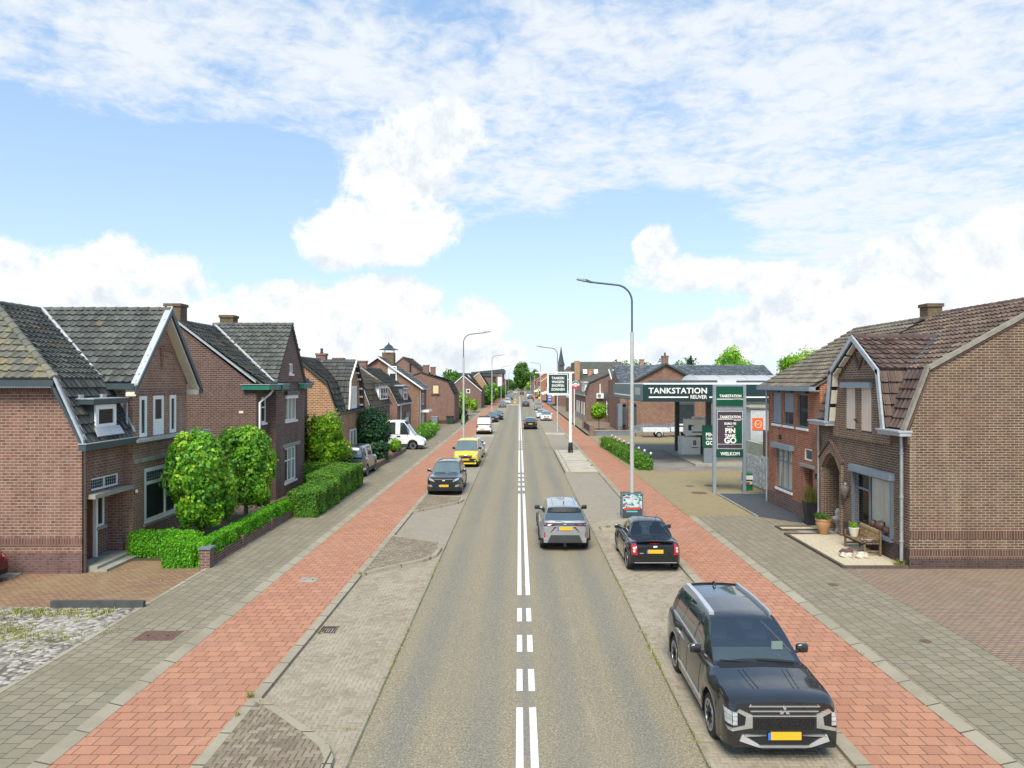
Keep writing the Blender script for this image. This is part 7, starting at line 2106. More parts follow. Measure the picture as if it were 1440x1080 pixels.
# trailers by the station wall
def trailer():
    t = thing('box_trailer', 'galvanised flatbed trailer with low sides and front ladder rack beside the brick wall', 'trailer', local=True, group='trailers beside the mottled brick wall')
    b = MB(); b.box(-1.4, 1.4, -.72, .72, .55, .62); b.build('bed', M_GALV, t)
    for y in (-.72, .7):
        b = MB(); b.box(-1.4, 1.4, y, y + .03, .62, 1.0); b.build('side_panel', plain('trailer_white', (.62, .64, .65), .45) if 'trailer_white' not in MATS else MATS['trailer_white'], t)
    for x in (-1.42, 1.4):
        b = MB(); b.box(x, x + .03, -.72, .72, .62, 1.0); b.build('end_panel', MATS['trailer_white'], t)
    b = MB()
    for y in (-.68, .68): b.tube([(-1.38, y, 1.0), (-1.38, y, 1.45)], .025, 6)
    for z in (1.2, 1.42): b.tube([(-1.38, -.68, z), (-1.38, .68, z)], .025, 6)
    b.tube([(-1.38, -.7, 1.42), (-.4, -.7, 1.42)], .02, 6); b.tube([(-.4, -.7, 1.0), (-.4, -.7, 1.42)], .02, 6)
    b.build('ladder_rack', M_GALV, t)
    b = MB(); b.tube([(-1.4, 0, .55), (-2.3, 0, .5)], .05, 6); b.tube([(-2.3, 0, .5), (-2.5, 0, .55)], .07, 6); b.build('drawbar', M_GALV, t)
    b = MB(); b.tube([(-2.1, .0, .5), (-2.1, 0, .05)], .03, 6); b.build('jockey_wheel', M_BLACK, t)
    for y in (-.8, .8):
        b = MB(); b.lathe((.25, y - .08, .31), [(.2, 0), (.3, .01), (.31, .08), (.3, .15), (.2, .16)], 18, 'y'); w = b.build('wheel', M_TYRE, t, True, 40)
        b = MB(); b.lathe((.25, y - .085 if y < 0 else y + .06, .31), [(.19, 0), (.17, .025)], 16, 'y'); b.build('rim', M_RIM, w)
        b = MB(); b.tube([(.25 + .38 * math.cos(a), y, .31 + .36 * math.sin(a)) for a in np.linspace(.2, 2.94, 9)], .05, 5); b.build('mudguard', MATS['trailer_white'], t)
    return t
tr = trailer(); tr.location = (14.6, 76.3, .08)
tr2 = clone(tr, (17.7, 76.9, .08), 0)
tr['label'] = 'left galvanised flatbed trailer with ladder rack beside the mottled brick wall'
tr2['label'] = 'right galvanised flatbed trailer partly hidden by the dark canopy column'
# ------------------------------------------------------------------ STREET FURNITURE
def lamp(x, y, side, label, H=10.5, reach=2.45):
    """side=+1: arm reaches towards +X"""
    t = thing('street_lamp', label, 'street lamp', (x, y, 0), 'street lamps along the kerbs')
    m = MB(); m.tube([(x, y, 0), (x, y, 1.3), (x, y, 8.2)], [.105, .095, .075], 12); m.build('pole', M_POLE, t, True, 50)
    m = MB(); m.lathe((x, y, 0), [(.12, 0), (.12, .12), (.1, .14)], 12); m.build('base_collar', M_CONC, t, True, 40)
    r = .75; pts = [(x, y, 8.2), (x, y, H - .2 - r)]
    for i in range(1, 9):
        a = math.pi / 2 * i / 8
        pts.append((x + side * r * (1 - math.cos(a)), y, H - .2 - r + r * math.sin(a)))
    pts.append((x + side * (reach - .6), y, H - .08))
    m = MB(); m.tube(pts, .042, 8); m.build('arm', M_POLE_D, t, True, 60)
    m = MB()
    a = x + side * (reach - .65); b = x + side * reach
    m.raw([(a, y - .05, H - .13), (a, y + .05, H - .13), (a + side * .25, y + .13, H - .06), (b, y + .1, H + .02), (b, y - .1, H + .02), (a + side * .25, y - .13, H - .06),
           (a, y - .03, H - .04), (a, y + .03, H - .04), (a + side * .25, y + .09, H + .05), (b, y + .06, H + .06), (b, y - .06, H + .06), (a + side * .25, y - .09, H + .05)],
          [(0, 1, 2, 5), (5, 2, 3, 4), (6, 11, 8, 7), (11, 10, 9, 8), (0, 6, 7, 1), (1, 7, 8, 2), (2, 8, 9, 3), (3, 9, 10, 4), (4, 10, 11, 5), (5, 11, 6, 0)])
    h = m.build('lamp_head', M_POLE_D, t)
    m = MB(); m.raw([(a + side * .28, y - .1, H - .07), (b - side * .04, y - .08, H + .0), (b - side * .04, y + .08, H + .0), (a + side * .28, y + .1, H - .07)], [(0, 1, 2, 3)]); m.build('lens', M_LEAD, h)
    return t
lamp(5.0, 31.5, -1, 'tall street lamp on the right carrying the poster board, nearest one')
lamp(4.42, 82, -1, 'street lamp on the right just left of the tall advertising sign pole', 10.1)
lamp(-5.0, 64, 1, 'street lamp on the left standing beside the yellow van')
lamp(-5.0, 131, 1, 'second street lamp on the left, beyond the white panel van', 11)
for i, (x, y, s, lb) in enumerate([(-5, 198, 1, 'third street lamp on the left beyond the dark grey hatchback'), (-5, 262, 1, 'fourth street lamp on the left near the dark red block'), (-5, 330, 1, 'fifth and farthest street lamp on the left'),
                                   (5, 165, -1, 'third street lamp on the right just past the silver grey suv'), (5, 235, -1, 'fourth street lamp on the right near the black parked car'), (5, 310, -1, 'farthest street lamp on the right before the trees')]):
    lamp(x, y, s, lb)
# poster board round the first lamp
t = thing('poster_board', 'sandwich board with a torn teal poster strapped round the nearest lamp post', 'poster board', (5.0, 31.5, 0))
pm, pt, pb = newmat('torn_teal_poster')
n1 = pt.noise(objc(pt), 4.2, 4, .5, 1.2); pt.put(pb.inputs['Base Color'], pt.ramp(n1, [(.36, (.015, .03, .035)), (.44, (.03, .30, .27)), (.52, (.5, .62, .62)), (.57, (.62, .64, .66)), (.62, (.25, .05, .09)), (.70, (.02, .15, .15))])); pb.inputs['Roughness'].default_value = .4
for (yy, nm) in ((31.27, 'front_panel'), (31.68, 'rear_panel')):
    m = MB(); m.box(4.52, 5.44, yy, yy + .04, .03, 1.1); p_ = m.build(nm, M_TRIM_D, t)
    if nm == 'front_panel':
        m = MB(); m.box(4.56, 5.40, yy - .006, yy, .42, 1.06); m.build('poster', pm, p_)
        m = MB(); m.prism([(4.62, yy - .012, .36), (5.36, yy - .012, .4), (5.36, yy - .012, .5), (4.62, yy - .012, .46)], (0, .008, 0)); m.build('red_strip', plain('poster_red', (.55, .06, .05), .5), p_)
        m = MB(); m.box(4.72, 5.2, yy - .01, yy, .27, .33); m.build('teal_strip', plain('poster_teal', (.1, .5, .47), .5), p_)
        m = MB(); m.box(4.5, 4.54, yy - .012, yy + .05, .02, 1.12); m.box(5.42, 5.46, yy - .012, yy + .05, .02, 1.12); m.box(4.54, 5.42, yy - .012, yy + .05, 1.08, 1.12); m.build('frame', M_GREYF, p_)
# tall advertising sign
t = thing('advertising_sign', 'tall white pole carrying a dark green board reading TANKEN WASSEN SHOPPEN ZONNEN', 'sign', (4.3, 59.5, .12))
m = MB(); m.tube([(4.3, 59.5, .1), (4.3, 59.5, 6.85)], .13, 12); m.build('pole', M_TRIM_W, t, True, 50)
m = MB(); m.lathe((4.3, 59.5, .1), [(.22, 0), (.2, .35), (.17, .75), (.13, .85)], 12); m.build('pole_sleeve', M_BLACK, t, True, 50)
m = MB(); m.box(1.35, 4.6, 59.42, 59.58, 6.72, 6.84); m.box(2.4, 4.3, 59.42, 59.58, 4.88, 4.97); m.box(2.35, 2.45, 59.44, 59.56, 4.93, 6.72); m.build('arm', M_TRIM_W, t)
m = MB(); m.box(2.47, 4.02, 59.4, 59.52, 5.06, 6.6); bd = m.build('board', M_TEAL_S if False else plain('sign_green_black', (.006, .045, .038), .4), t)
m = MB()
for (a, b, c_, d_) in ((2.42, 2.47, 5.0, 6.65), (4.02, 4.07, 5.0, 6.65), (2.47, 4.02, 5.0, 5.06), (2.47, 4.02, 6.6, 6.65)): m.box(a, b, 59.38, 59.54, c_, d_)
m.build('board_frame', M_TRIM_W, bd)
FT = FY(2.47, 59.4, 5.06)
for i, w_ in enumerate(('TANKEN', 'WASSEN', 'SHOPPEN', 'ZONNEN')):
    lettering(w_, .285, FT, .775, 1.16 - i * .315, .006, M_TRIM_W, bd, 'CENTER', .008, 1.12, xs=.86 if i != 2 else .78)
# round brand sign
t = thing('round_sign', 'round white sign with green top and red bottom on a thin pole', 'sign', (7.6, 96, .1))
m = MB(); m.tube([(7.45, 96, .1), (7.45, 96, 5.2)], .06, 8); m.build('pole', M_TRIM_W, t)
m = MB(); m.lathe((7.6, 95.95, 5.6), [(.54, 0), (.54, .08)], 28, 'y'); ds = m.build('disc', M_TRIM_W, t)
def arc(a0, a1, r0, r1, mat, nm):
    m = MB(); N = 14
    P0 = [(7.6 + r0 * math.cos(R(a0 + (a1 - a0) * i / N)), 95.935, 5.6 + r0 * math.sin(R(a0 + (a1 - a0) * i / N))) for i in range(N + 1)]
    P1 = [(7.6 + r1 * math.cos(R(a0 + (a1 - a0) * i / N)), 95.935, 5.6 + r1 * math.sin(R(a0 + (a1 - a0) * i / N))) for i in range(N + 1)]
    for i in range(N): m.prism([P0[i], P0[i + 1], P1[i + 1], P1[i]], (0, .012, 0))
    m.build(nm, mat, ds)
arc(20, 160, .3, .5, M_TRIM_G, 'green_arc'); arc(190, 350, .24, .56, plain('sign_red', (.62, .03, .05), .4), 'red_arc')
m = MB(); m.box(7.42, 7.56, 95.93, 95.95, 5.55, 5.66); m.box(7.63, 7.78, 95.93, 95.95, 5.55, 5.66); m.build('mark', M_BLACK, ds)
# blue parking/route sign, hedge-side sign, far signs
def postsign(name, label, x, y, w, h, z, mat, extra=None, pole_mat=None, cat='sign'):
    t = thing(name, label, cat, (x, y, 0))
    m = MB(); m.tube([(x, y, 0), (x, y, z + h)], .04, 8); m.build('pole', pole_mat or M_GALV, t)
    m = MB(); m.box(x - w / 2, x + w / 2, y - .08, y - .045, z, z + h); p = m.build('panel', mat, t)
    m = MB(); m.box(x - w * .3, x + w * .3, y - .09, y - .08, z + h * .28, z + h * .36); m.box(x - w * .3, x + w * .3, y - .09, y - .08, z + h * .6, z + h * .72); m.build('white_mark', M_TRIM_W, p)
    return t
M_BLUES = plain('blue_sign_paint', (.02, .12, .48), .4)
M_YELS = plain('yellow_sign_paint', (.75, .55, .03), .45)
postsign('traffic_sign', 'blue rectangular traffic sign with white symbols on the right pavement', 5.5, 128, .85, 1.45, 2.3, M_BLUES)
postsign('traffic_sign', 'small yellow sign on a thin pole at the far right kerb', 5.3, 186, .5, .5, 1.6, M_YELS)
postsign('traffic_sign', 'yellow headed route board beside the left hedge row', -6.9, 210, 1.5, .9, 2.4, M_YELS)
postsign('traffic_sign', 'pale green slim sign post on the far right pavement', 5.6, 205, .35, 1.6, 2.2, leafmat('lime_plastic', (.25, .5, .02), (.3, .6, .03), (.4, .7, .05)))
t = thing('traffic_bollard', 'yellow keep-right bollard on the centre of the road by the white stop line', 'bollard', (-1.1, 193, 0))
m = MB(); m.box(-1.4, -.8, 192.9, 193.15, .1, 1.25); m.build('panel', M_YELS, t); m = MB(); m.box(-1.5, -.7, 192.7, 193.3, .0, .12); m.build('base', M_BLACK, t); m = MB(); m.lathe((-1.1, 192.88, .85), [(.22, 0), (.22, .02)], 14, 'y'); m.build('disc', M_BLUES, t)
t = thing('motor_scooter', 'dark motor scooter seen from behind at the right kerb near the far box van', 'scooter', (4.25, 214, 0))
m = MB(); m.lathe((4.2, 213.2, .28), [(.2, 0), (.27, .03), (.28, .07), (.27, .11), (.2, .14)], 16, 'x'); m.lathe((4.2, 214.5, .28), [(.2, 0), (.27, .03), (.28, .07), (.27, .11), (.2, .14)], 16, 'x'); m.build('wheels', M_TYRE, t)
m = MB(); m.prism([(4.08, 213.1, .5), (4.08, 213.1, .95), (4.08, 213.9, .9), (4.08, 214.0, .4), (4.08, 214.4, .5), (4.08, 214.45, 1.1), (4.08, 214.6, 1.1), (4.08, 214.6, .3), (4.08, 213.6, .3)], (.32, 0, 0)); m.build('body', PT_BLK2, t); m = MB(); m.box(4.1, 4.38, 213.2, 213.85, .95, 1.05); m.build('seat', M_WOOD, t); m = MB(); m.tube([(3.95, 214.45, 1.15), (4.55, 214.45, 1.15)], .03, 6); m.build('handlebar', M_BLACK, t)
# safety figure board, bins, box near house F
t = thing('warning_board', 'lime green upright warning board standing by the left lamp post', 'sign', (-7.6, 98, .1))
m = MB(); m.prism([(-7.9, 98, .35), (-7.5, 98, .35), (-7.45, 98, 1.2), (-7.6, 98, 1.75), (-7.8, 98, 1.75), (-7.95, 98, 1.1)], (0, .06, 0)); m.build('panel', MATS['lime_plastic'], t); m = MB(); m.box(-8.0, -7.4, 97.9, 98.2, .1, .36); m.build('base', M_BLACK, t)
t = thing('utility_box', 'pale blue grey utility cabinet against the blank brown side wall', 'cabinet', (-11.6, 98.5, .1))
m = MB(); m.box(-12.1, -11.3, 98.2, 98.8, .1, 1.15); m.build('body', M_SHUT, t); m = MB(); m.box(-12.15, -11.25, 98.15, 98.85, 1.15, 1.22); m.build('lid', M_LEAD, t)
t = thing('wheelie_bin', 'dark green wheelie bin beside the corner of the brown gambrel house', 'bin', (-9.6, 99, .1))
m = MB(); m.prism([(-10, 98.7, .15), (-9.2, 98.7, .15), (-9.1, 98.7, 1.15), (-10.1, 98.7, 1.15)], (0, .7, 0)); m.build('body', M_CLADG if False else plain('bin_green', (.012, .04, .025), .5), t); m = MB(); m.box(-10.15, -9.05, 98.65, 99.45, 1.15, 1.24); m.build('lid', M_BLACK, t)
t = thing('metal_fence', 'short black metal fence panel at the edge of the left pavement', 'fence', (-7.9, 104, .1))
m = MB()
for i in range(16): m.box(-7.82, -7.78, 100.5 + i * .55, 100.55 + i * .55, .1, 1.05)
m.build('bars', M_BLACK, t); m = MB(); m.box(-7.84, -7.76, 100.4, 109, 1.0, 1.1); m.box(-7.84, -7.76, 100.4, 109, .2, .3); m.build('rails', M_BLACK, t)
# oil drum
t = thing('oil_drum', 'green and white oil drum with red label next to the right totem post', 'drum', (12.5, 39.0, .08))
m = MB(); m.lathe((12.5, 39, .08), [(.29, 0), (.29, .28), (.305, .3), (.29, .32), (.29, .6), (.305, .62), (.29, .64), (.29, .92), (.27, .93)], 22); m.build('barrel', M_GREEN_S if False else plain('drum_green', (.01, .2, .06), .35), t, True, 40)
m = MB(); m.lathe((12.5, 39, .42), [(.298, 0), (.298, .16)], 22); m.build('white_band', M_TRIM_W, t, True, 40)
m = MB(); m.box(12.28, 12.72, 38.68, 38.75, .68, .9); m.build('white_label', M_TRIM_W, t); m = MB(); m.box(12.3, 12.55, 38.66, 38.72, .44, .55); m.build('red_label', plain('label_red', (.6, .03, .05), .4), t)

# ------------------------------------------------------------------ FRONT GARDEN, right
def potplant(name, label, x, y, z, prof, mat, pl, plsz, n, cat='potted plant', leaf=.06, lm=None):
    t = thing(name, label, cat, (x, y, z))
    m = MB(); m.lathe((x, y, z), prof, 20); m.build('pot', mat, t, True, 40)
    h = prof[-1][1]
    P, N, tt = crown_pts((x, y, z + h + pl[2] * .7), pl, n, 14, .45)
    P = np.asarray(P); leaf_mesh(P, N, leaf, tt, 'plant', lm or M_LEAF_H, t)
    return t
M_TERR = plain('terracotta', (.42, .22, .10), .8, var=.2, scale=4, bmp=.2)
potplant('potted_plant', 'terracotta urn with dark green plant standing on the gravel bed edge', 11.7, 27.35, .15, [(.14, 0), (.17, .04), (.2, .2), (.29, .42), (.27, .5), (.3, .53), (.3, .58), (.24, .6)], M_TERR, (.34, .34, .14), 0, 420, lm=M_LEAF_T)
t = thing('potted_grass', 'tall black planter with upright ornamental grass by the drainpipe', 'potted plant', (12.0, 29.35, .12))
m = MB(); m.prism([(11.83, 29.18, .12), (12.17, 29.18, .12), (12.17, 29.52, .12), (11.83, 29.52, .12)], (0, 0, .04)); m.raw([(11.85, 29.2, .12), (12.15, 29.2, .12), (12.15, 29.5, .12), (11.85, 29.5, .12), (11.76, 29.11, 1.05), (12.24, 29.11, 1.05), (12.24, 29.59, 1.05), (11.76, 29.59, 1.05)], [(0, 1, 5, 4), (1, 2, 6, 5), (2, 3, 7, 6), (3, 0, 4, 7), (4, 5, 6, 7)]); m.build('planter', plain('black_planter', (.02, .021, .025), .35), t)
V = []; F_ = []; T = []
for i in range(420):
    x, y = 12 + random.gauss(0, .11), 29.35 + random.gauss(0, .11); a = random.random() * 6.28; l = random.uniform(.4, .8); w = .008
    k = len(V); V += [(x - w * math.sin(a), y + w * math.cos(a), 1.02), (x + w * math.sin(a), y - w * math.cos(a), 1.02), (x + math.cos(a) * l * .22, y + math.sin(a) * l * .22, 1.02 + l)]; F_.append((k, k + 1, k + 2)); T.append(random.random())
mesh_obj('grass', V, F_, leafmat('ornamental_grass', (.04, .07, .015), (.1, .13, .02), (.25, .22, .05)), t, tints=T)
t = thing('garden_bench', 'weathered wooden bench with carved back on the yellow gravel', 'bench', (11.9, 24.6, .15))
m = MB()
for i in range(5): m.box(11.56 + i * .105, 11.64 + i * .105, 23.85, 25.3, .55, .585)
m.build('seat', M_WOOD, t)
m = MB()
for i in range(13): 
    y = 23.95 + i * .1; m.box(12.09, 12.12, y, y + .055, .64, .92 + .05 * math.sin(i * .26))
m.build('backrest', plain('pale_oak', (.42, .28, .13), .75, var=.35, scale=10), t)
m = MB(); m.box(12.08, 12.14, 23.85, 25.3, .9, 1.0); m.box(12.08, 12.14, 23.85, 25.3, .6, .66); m.build('back_rail', MATS['pale_oak'], t)
for x, y, h in ((11.56, 23.85, .6), (11.56, 25.24, .6), (12.08, 23.82, 1.0), (12.08, 25.24, 1.0)):
    m = MB(); m.box(x, x + .06, y, y + .06, .15, h); m.build('leg', M_WOOD, t)
for y in (23.85, 25.24):
    m = MB(); m.box(11.55, 12.12, y, y + .055, .72, .77); m.box(11.57, 11.61, y, y + .05, .58, .72); m.build('armrest', M_WOOD, t)
m = MB(); m.box(11.6, 12.1, 23.87, 23.91, .28, .33); m.box(11.6, 12.1, 25.25, 25.29, .28, .33); m.build('stretcher', M_WOOD, t)
potplant('potted_plant', 'cream pot with bright green plant standing on the bench seat', 11.75, 24.95, .585, [(.11, 0), (.14, .1), (.17, .27), (.18, .3), (.15, .31)], M_CREAM, (.17, .17, .12), 0, 160, leaf=.05, lm=M_LEAF_Y)
m = MB(); m.lathe((11.8, 24.1, .585), [(.1, 0), (.17, .03), (.19, .08), (.17, .085), (.05, .05)], 16); tag(m.build('dish', M_LEAD, None, True), 'shallow pale dish on the bench seat near its end', 'dish')
def rock(label, x, y, z, r, mat, sq=.6):
    m = MB(); bm = bmesh.new(); bmesh.ops.create_icosphere(bm, subdivisions=3, radius=1)
    for v in bm.verts:
        d = v.co.normalized(); k = 1 + .18 * math.sin(d.x * 4.1 + x * 9) * math.cos(d.y * 3.3 + y) + .12 * math.sin(d.z * 6 + d.x * 5)
        v.co = Vector((x + d.x * r * k * 1.25, y + d.y * r * k, z + r * sq * .6 + d.z * r * k * sq))
    m.raw([tuple(v.co) for v in bm.verts], [tuple(v.index for v in f.verts) for f in bm.faces]); bm.free()
    return tag(m.build('rock', mat, None, True), label, 'rock', 'rocks on the gravel bed')
M_RKW = plain('pale_rock', (.5, .46, .38), .9, var=.3, scale=8, bmp=.6); M_RKD = plain('dark_rock', (.13, .07, .055), .9, var=.3, scale=8, bmp=.6)
rock('cream rock at the left of the rock group on the gravel', 10.95, 23.75, .14, .17, M_RKW); rock('pale rock at the right of the rock group on the gravel', 11.4, 23.65, .14, .16, M_RKW, .8); rock('dark red brown rock leaning on top of the two pale rocks', 11.05, 23.95, .2, .17, M_RKD, .75)
m = MB(); m.lathe((12.45, 27.75, .12), [(.16, 0), (.12, .06), (.07, .2), (.1, .34), (.22, .5), (.25, .6), (.12, .64), (.1, .7), (.13, .8), (.05, .95)], 16); tag(m.build('stone_urn', M_CONC, None, True), 'grey stone urn standing inside the arched porch', 'urn')

# ------------------------------------------------------------------ VEGETATION
tree('pollard_lime', 'round clipped lime tree in front of the nearest brick house, left one', 'tree', (-11.45, 25.6, .1), (-11.5, 25.7, 2.55), (1.3, 1.3, 1.75), 21000, .108, M_LEAF_L, .11, 90, .3, 5, 'clipped lime trees in the front garden', shell=.74)
tree('pollard_lime', 'clipped lime tree behind the first one, beside the plum house side wall', 'tree', (-11.5, 29.9, .1), (-11.5, 29.9, 2.42), (1.2, 1.25, 1.82), 18000, .105, M_LEAF_L, .1, 80, .3, 5, 'clipped lime trees in the front garden', shell=.74)
hedge('box_hedge', 'low bright green box hedge along the brick garden wall, curving to the house', [(-10.45, -9.9, 22.8, 31.4, .38, .86), (-10.5, -9.98, 22.6, 31.4, .12, .8), (-11.3, -10.3, 22.45, 23.6, .1, .86), (-13.05, -11.2, 23.75, 24.55, .1, .9), (-11.6, -10.7, 23.2, 24.2, .1, .86)], 1700, .042, M_LEAF_H, rough=.035)
hedge('beech_hedge', 'thick square cut dark green hedge block at the pavement, nearest the camera', [(-10.0, -8.78, 30.75, 34.75, .12, 1.2)], 1400, .05, M_LEAF_HB, rough=.028)
hedge('beech_hedge', 'longer square cut hedge block behind the first one', [(-10.5, -8.84, 35.1, 40.3, .12, 1.4)], 1400, .05, M_LEAF_HB, rough=.028)
hedge('beech_hedge', 'low hedge crossing the garden below the round yellow green tree', [(-12.6, -10.3, 40.0, 40.9, .12, 1.35)], 420, .08, M_LEAF_HB)
tree('round_tree', 'round yellow green tree behind the square hedges', 'tree', (-11.3, 41.9, .1), (-11.35, 41.9, 2.45), (1.44, 1.32, 1.78), 12000, .115, M_LEAF_Y, .1, 60, .36, 2.4, shell=.74)
tree('conifer', 'broad dark conifer beside the white high roof van', 'conifer', (-11.2, 53.4, .1), (-11.2, 53.4, 2.2), (1.65, 1.5, 2.0), 14000, .115, M_LEAF_D, .14, 70, .33, 2.4, shell=.75)
tree('conifer_bush', 'low dark conifer bush at the foot of the broad conifer', 'shrub', (-10.3, 51.5, .1), (-10.3, 51.5, .95), (.85, 1.2, .9), 3200, .13, M_LEAF_D, .06, 30, .4, limbs=2)
tree('golden_bush', 'yellow green bush on the low brick planter', 'shrub', (-9.95, 57, .2), (-9.95, 57.5, .85), (.5, 1.3, .55), 1500, .12, M_LEAF_Y, .04, 18, .42, limbs=2)
tree('green_bush', 'mid green bush between the conifer and the white van', 'shrub', (-12.2, 58.5, .1), (-12.0, 58.5, 1.8), (.9, .9, 1.1), 1400, .16, M_LEAF_L, .06, 20, .42, limbs=3)
hedge('front_hedge', 'loose green hedge along the left pavement past the white van', [(-10.3, -9.4, 66, 80, .1, 1.0)], 150, .14, M_LEAF_HB, rough=.12)
hedge('front_hedge', 'low mixed shrubs in front of the modern brown house', [(-11.6, -10.0, 82, 88, .1, .8)], 130, .16, M_LEAF_L, rough=.14)
tree('garden_tree', 'light green shrub tree past the brown gambrel house', 'tree', (-10.2, 122, .1), (-10.2, 122, 2.4), (2.0, 3, 1.9), 3000, .3, M_LEAF_Y, .1, 30, .4)
tree('garden_shrub', 'dark flowering shrub at the garden edge behind the lamp post', 'shrub', (-9.2, 113, .1), (-9.3, 113, 1.2), (1.2, 3, 1.0), 1800, .25, M_LEAF_T, .06, 24, .42, limbs=3)
tree('garden_shrub', 'yellow green shrub before the dark brown gabled house', 'shrub', (-8.6, 138, .1), (-8.8, 138, 1.5), (1.0, 3, 1.1), 1600, .3, M_LEAF_Y, .06, 20, .42, limbs=3)
tree('garden_tree', 'dark rounded garden tree past the dark brown gabled house', 'tree', (-7.8, 182, .1), (-8, 182, 2.6), (2.2, 5, 2.4), 2600, .4, M_LEAF_T, .12, 30, .4)
tree('garden_tree', 'second dark garden tree in the far left row', 'tree', (-7.0, 200, .1), (-7.4, 200, 3.4), (1.8, 4, 2.4), 2400, .4, M_LEAF_L, .12, 30, .4)
hedge('far_hedge', 'long dark hedge in front of the dark red block', [(-8.0, -6.2, 254, 320, .1, 3.4)], 14, .5, M_LEAF_T, rough=.35)
tree('street_tree', 'big round tree closing the view at the end of the street', 'tree', (1.8, 478, 0), (1.8, 478, 10.5), (6.0, 6, 9.2), 9000, .75, M_LEAF_T, .5, 60, .33, shell=.76)
tree('street_tree', 'smaller tree right of the big one at the end of the street', 'tree', (11, 500, 0), (10.8, 500, 8), (4.6, 5, 7.0), 5000, .75, M_LEAF_T, .35, 36, .36)
tree('street_tree', 'low dark tree left of the big one at the end of the street', 'tree', (-7, 470, 0), (-6.5, 470, 3.6), (5, 5, 4.6), 4000, .7, M_LEAF_T, .3, 36, .36)
tree('street_tree', 'low tree at the right end of the street behind the white van', 'tree', (8, 440, 0), (7.5, 440, 3), (3.4, 5, 4), 3000, .6, M_LEAF_L, .3, 30, .36)
tree('background_tree', 'broad tree showing above the roofs left of the street', 'tree', (-16.5, 170, 0), (-16.5, 170, 5.2), (3.2, 4, 4.0), 4500, .38, M_LEAF_T, .3, 40, .35)
tree('background_tree', 'tall bright tree above the station roof', 'tree', (36.5, 122, 0), (36.5, 122, 7.2), (3.9, 4, 4.9), 12000, .27, M_LEAF_L, .3, 50, .34)
tree('background_tree', 'small round tree left of the tall bright tree', 'tree', (33.5, 128, 0), (32.6, 128, 6.5), (2.2, 3, 2.4), 2500, .34, M_LEAF_L, .2, 30, .36)
tree('background_tree', 'wide bright green tree behind the red house roof', 'tree', (36, 90, 0), (36.4, 90, 6.4), (4.6, 4.5, 4.0), 14000, .25, M_LEAF_Y, .3, 60, .33)
tree('background_tree', 'tall narrow dark cypress beside the brick chimney', 'tree', (48.2, 200, 0), (48.2, 200, 8), (1.3, 1.3, 6), 2500, .4, M_LEAF_D, .2, 30, .34)
P = []; N = []; T = []
for i in range(16):
    a, b, c_ = crown_pts((27 + i * 1.5 + random.uniform(-1, 1), 205 + random.uniform(-6, 6), 6.8 + random.uniform(-.7, .8)), (3.2, 3, 5.6), 700, 16, .42)
    P.append(a); N.append(b); T.append(c_)
tag(leaf_mesh(np.concatenate(P), np.concatenate(N), .5, np.concatenate(T), 'far_wood', M_LEAF_T), kind='stuff')
t = tree('topiary_tree', 'small ball headed tree in front of the plum gambrel house', 'tree', (9.75, 87, .1), (9.7, 87, 2.45), (1.12, 1.1, 1.08), 4200, .15, M_LEAF_Y, .07, 40, .38, limbs=4, trunk_top=2.2)
hedge('ivy_hedge', 'low green hedge along the right cycle path before the filling station', [(7.55 + .055 * k, 8.3 + .055 * k, 63.8 - 1.62 * k, 65.4 - 1.62 * k, .05, .85) for k in range(11)], 330, .1, M_LEAF_HB, rough=.09)
for k in range(9):
    x = 8.42 + k * .07; y = 64.5 - k * 2.0
    t = thing('bollard', ('nearest', 'second nearest', 'third nearest', 'fourth nearest', 'middle', 'fourth farthest', 'third farthest', 'second farthest', 'farthest')[8 - k] + ' slim dark bollard with white cap in the row behind the low green hedge', 'bollard', (x, y, .08), 'bollards behind the low green hedge')
    m = MB(); m.lathe((x, y, .08), [(.07, 0), (.07, .95), (.06, 1.0)], 8); m.build('post', M_BLACK, t); m = MB(); m.lathe((x, y, 1.08), [(.072, 0), (.072, .1), (.03, .13)], 8); m.build('cap', M_TRIM_W, t)
# low brick walls and fences
t = thing('garden_wall', 'low dark brick garden wall with posts under the bright box hedge', 'wall', (-9.9, 27, .1))
m = MB(); m.box(-9.98, -9.82, 22.75, 31.4, .05, .42); m.build('wall', BR['plum'], t); m = MB(); m.box(-10.0, -9.8, 22.75, 31.4, .42, .46); m.build('coping', BR['soldier'], t)
for y in (25.25, 28.2, 31.3):
    m = MB(); m.box(-9.86, -9.77, y - .07, y + .07, .05, .56); m.build('post', BR['plum'], t)
m = MB(); m.box(-10.06, -9.74, 22.38, 22.72, .05, .72); m.build('pier', BR['plum'], t); m = MB(); m.box(-10.1, -9.7, 22.34, 22.76, .72, .78); m.build('pier_cap', M_GREYF, t)
t = thing('brick_planter', 'long low brick planter wall in front of the dark conifer', 'wall', (-9.7, 50, .1))
m = MB(); m.box(-9.85, -9.6, 46.9, 53, .05, .5); m.box(-9.85, -9.6, 53.9, 60.5, .05, .42); m.build('wall', BR['plum'], t); m = MB(); m.box(-12, -9.85, 47, 53, .05, .44); m.build('soil', M_LOT, t)
t = thing('brick_fence', 'brick piers with dark fence panels by the ball headed tree', 'fence', (8.1, 84, .1))
for (x, y) in ((7.95, 78), (8.2, 89.5)):
    m = MB(); m.box(x - .25, x + .25, y - .25, y + .25, .05, 1.25); m.build('pier', BR['brown'], t)
m = MB(); m.prism([(7.95, 78.25, .1), (8.2, 89.2, .1), (8.2, 89.2, .35), (7.95, 78.25, .35)], (.15, 0, 0)); m.build('base_wall', M_CONC, t)
for i in range(7):
    y = 79.2 + i * 1.5; m = MB(); m.box(8.0 + i * .02, 8.08 + i * .02, y, y + 1.0, .35, 1.0); m.build('panel', M_BLACK, t)
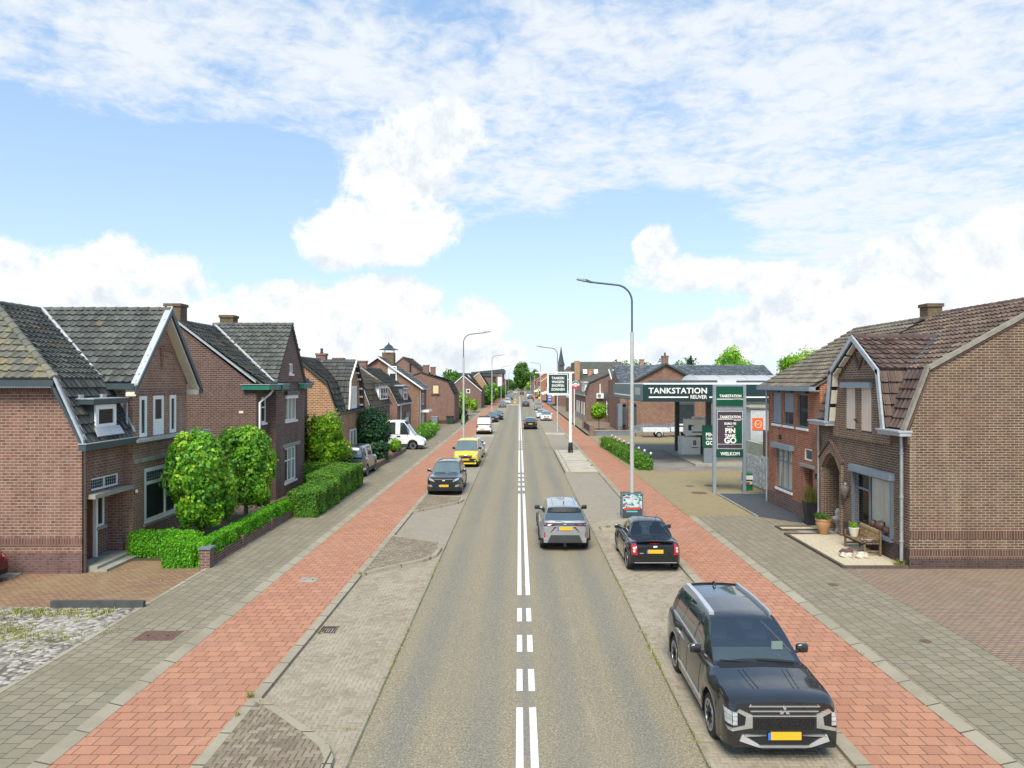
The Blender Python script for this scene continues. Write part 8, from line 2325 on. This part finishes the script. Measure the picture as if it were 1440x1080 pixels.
t = thing('low_wall', 'low dark wall between the forecourt and the mottled brick house', 'wall', (10, 78.4, .1))
m = MB(); m.box(8.2, 12.9, 78.3, 78.7, .05, .55); m.build('wall', M_GREYF, t); m = MB(); m.box(8.15, 12.95, 78.25, 78.75, .55, .62); m.build('coping', M_CONC, t)
t = thing('parked_bicycle', 'dark bicycle leaning by the arched windows of the mottled house', 'bicycle', (12.1, 82.6, .1))
for x in (11.75, 12.75):
    m = MB(); m.tube([(x + .33 * math.cos(a), 82.6, .45 + .33 * math.sin(a)) for a in np.linspace(0, 6.2832, 20)], .03, 5); m.build('wheel', M_TYRE, t)
m = MB(); m.tube([(11.75, 82.6, .45), (12.1, 82.6, .95), (12.6, 82.6, .95), (12.25, 82.6, .42), (11.75, 82.6, .45)], .03, 5); m.tube([(12.1, 82.6, .95), (12.25, 82.6, .42)], .03, 5); m.tube([(12.75, 82.6, .45), (12.58, 82.6, 1.1)], .03, 5); m.build('frame', M_BLACK, t)
m = MB(); m.box(11.98, 12.22, 82.54, 82.66, 1.0, 1.06); m.build('saddle', M_BLACK, t); m = MB(); m.tube([(12.55, 82.35, 1.12), (12.55, 82.85, 1.12)], .025, 5); m.build('handlebar', M_BLACK, t)
# ------------------------------------------------------------------ pieces that lie apart become parts of their own
SPLIT = {'gable_cheek', 'verge_flashing', 'lower_roof', 'gutter', 'gutter_edge', 'corbel_courses', 'crossbar', 'stretcher', 'lift_handle', 'lintel', 'shutter_box', 'soldier_band', 'post',
         'soffit', 'roof_panel', 'white_stripe', 'wall_vent', 'hood_posts', 'valley_gutter', 'white_panel', 'white_mark', 'wheels', 'ledge', 'dormer_flashing', 'strut', 'column', 'rails', 'arm', 'door_panel', 'brick_ornament', 'verge_coping'}
def split_apart(o):
    me = o.data; n = len(me.vertices)
    par = list(range(n))
    def find(a):
        while par[a] != a:
            par[a] = par[par[a]]; a = par[a]
        return a
    cell = {}
    for v in me.vertices:
        k = (round(v.co.x / .12), round(v.co.y / .12), round(v.co.z / .12))
        if k in cell: par[find(v.index)] = find(cell[k])
        else: cell[k] = v.index
    for p in me.polygons:
        a = find(p.vertices[0])
        for b in p.vertices[1:]: par[find(b)] = a
    groups = {}
    for p in me.polygons: groups.setdefault(find(p.vertices[0]), []).append(p.index)
    if len(groups) < 2 or len(groups) > 12: return
    tn = me.attributes.get('tint')
    base = o.name.split('.')[0]
    V = [tuple(v.co) for v in me.vertices]; sm = len(me.polygons) and me.polygons[0].use_smooth
    for gi, fs in enumerate(groups.values()):
        used = sorted({i for f in fs for i in me.polygons[f].vertices}); ix = {a: b for b, a in enumerate(used)}
        nm = bpy.data.meshes.new(base)
        nm.from_pydata([V[i] for i in used], [], [tuple(ix[i] for i in me.polygons[f].vertices) for f in fs])
        finish(nm, me.materials[0], sm, [tn.data[f].value for f in fs] if tn else None, 40 if sm else None, ORG.get(o.name, (0, 0, 0)))
        c = bpy.data.objects.new(base, nm); COL.objects.link(c)
        c.parent = o.parent; c.matrix_basis = o.matrix_basis.copy()
    if o.children:
        pass
    bpy.data.objects.remove(o)
for o in [q for q in bpy.data.objects if q.type == 'MESH' and q.parent and not q.children and q.name.split('.')[0] in SPLIT]:
    split_apart(o)
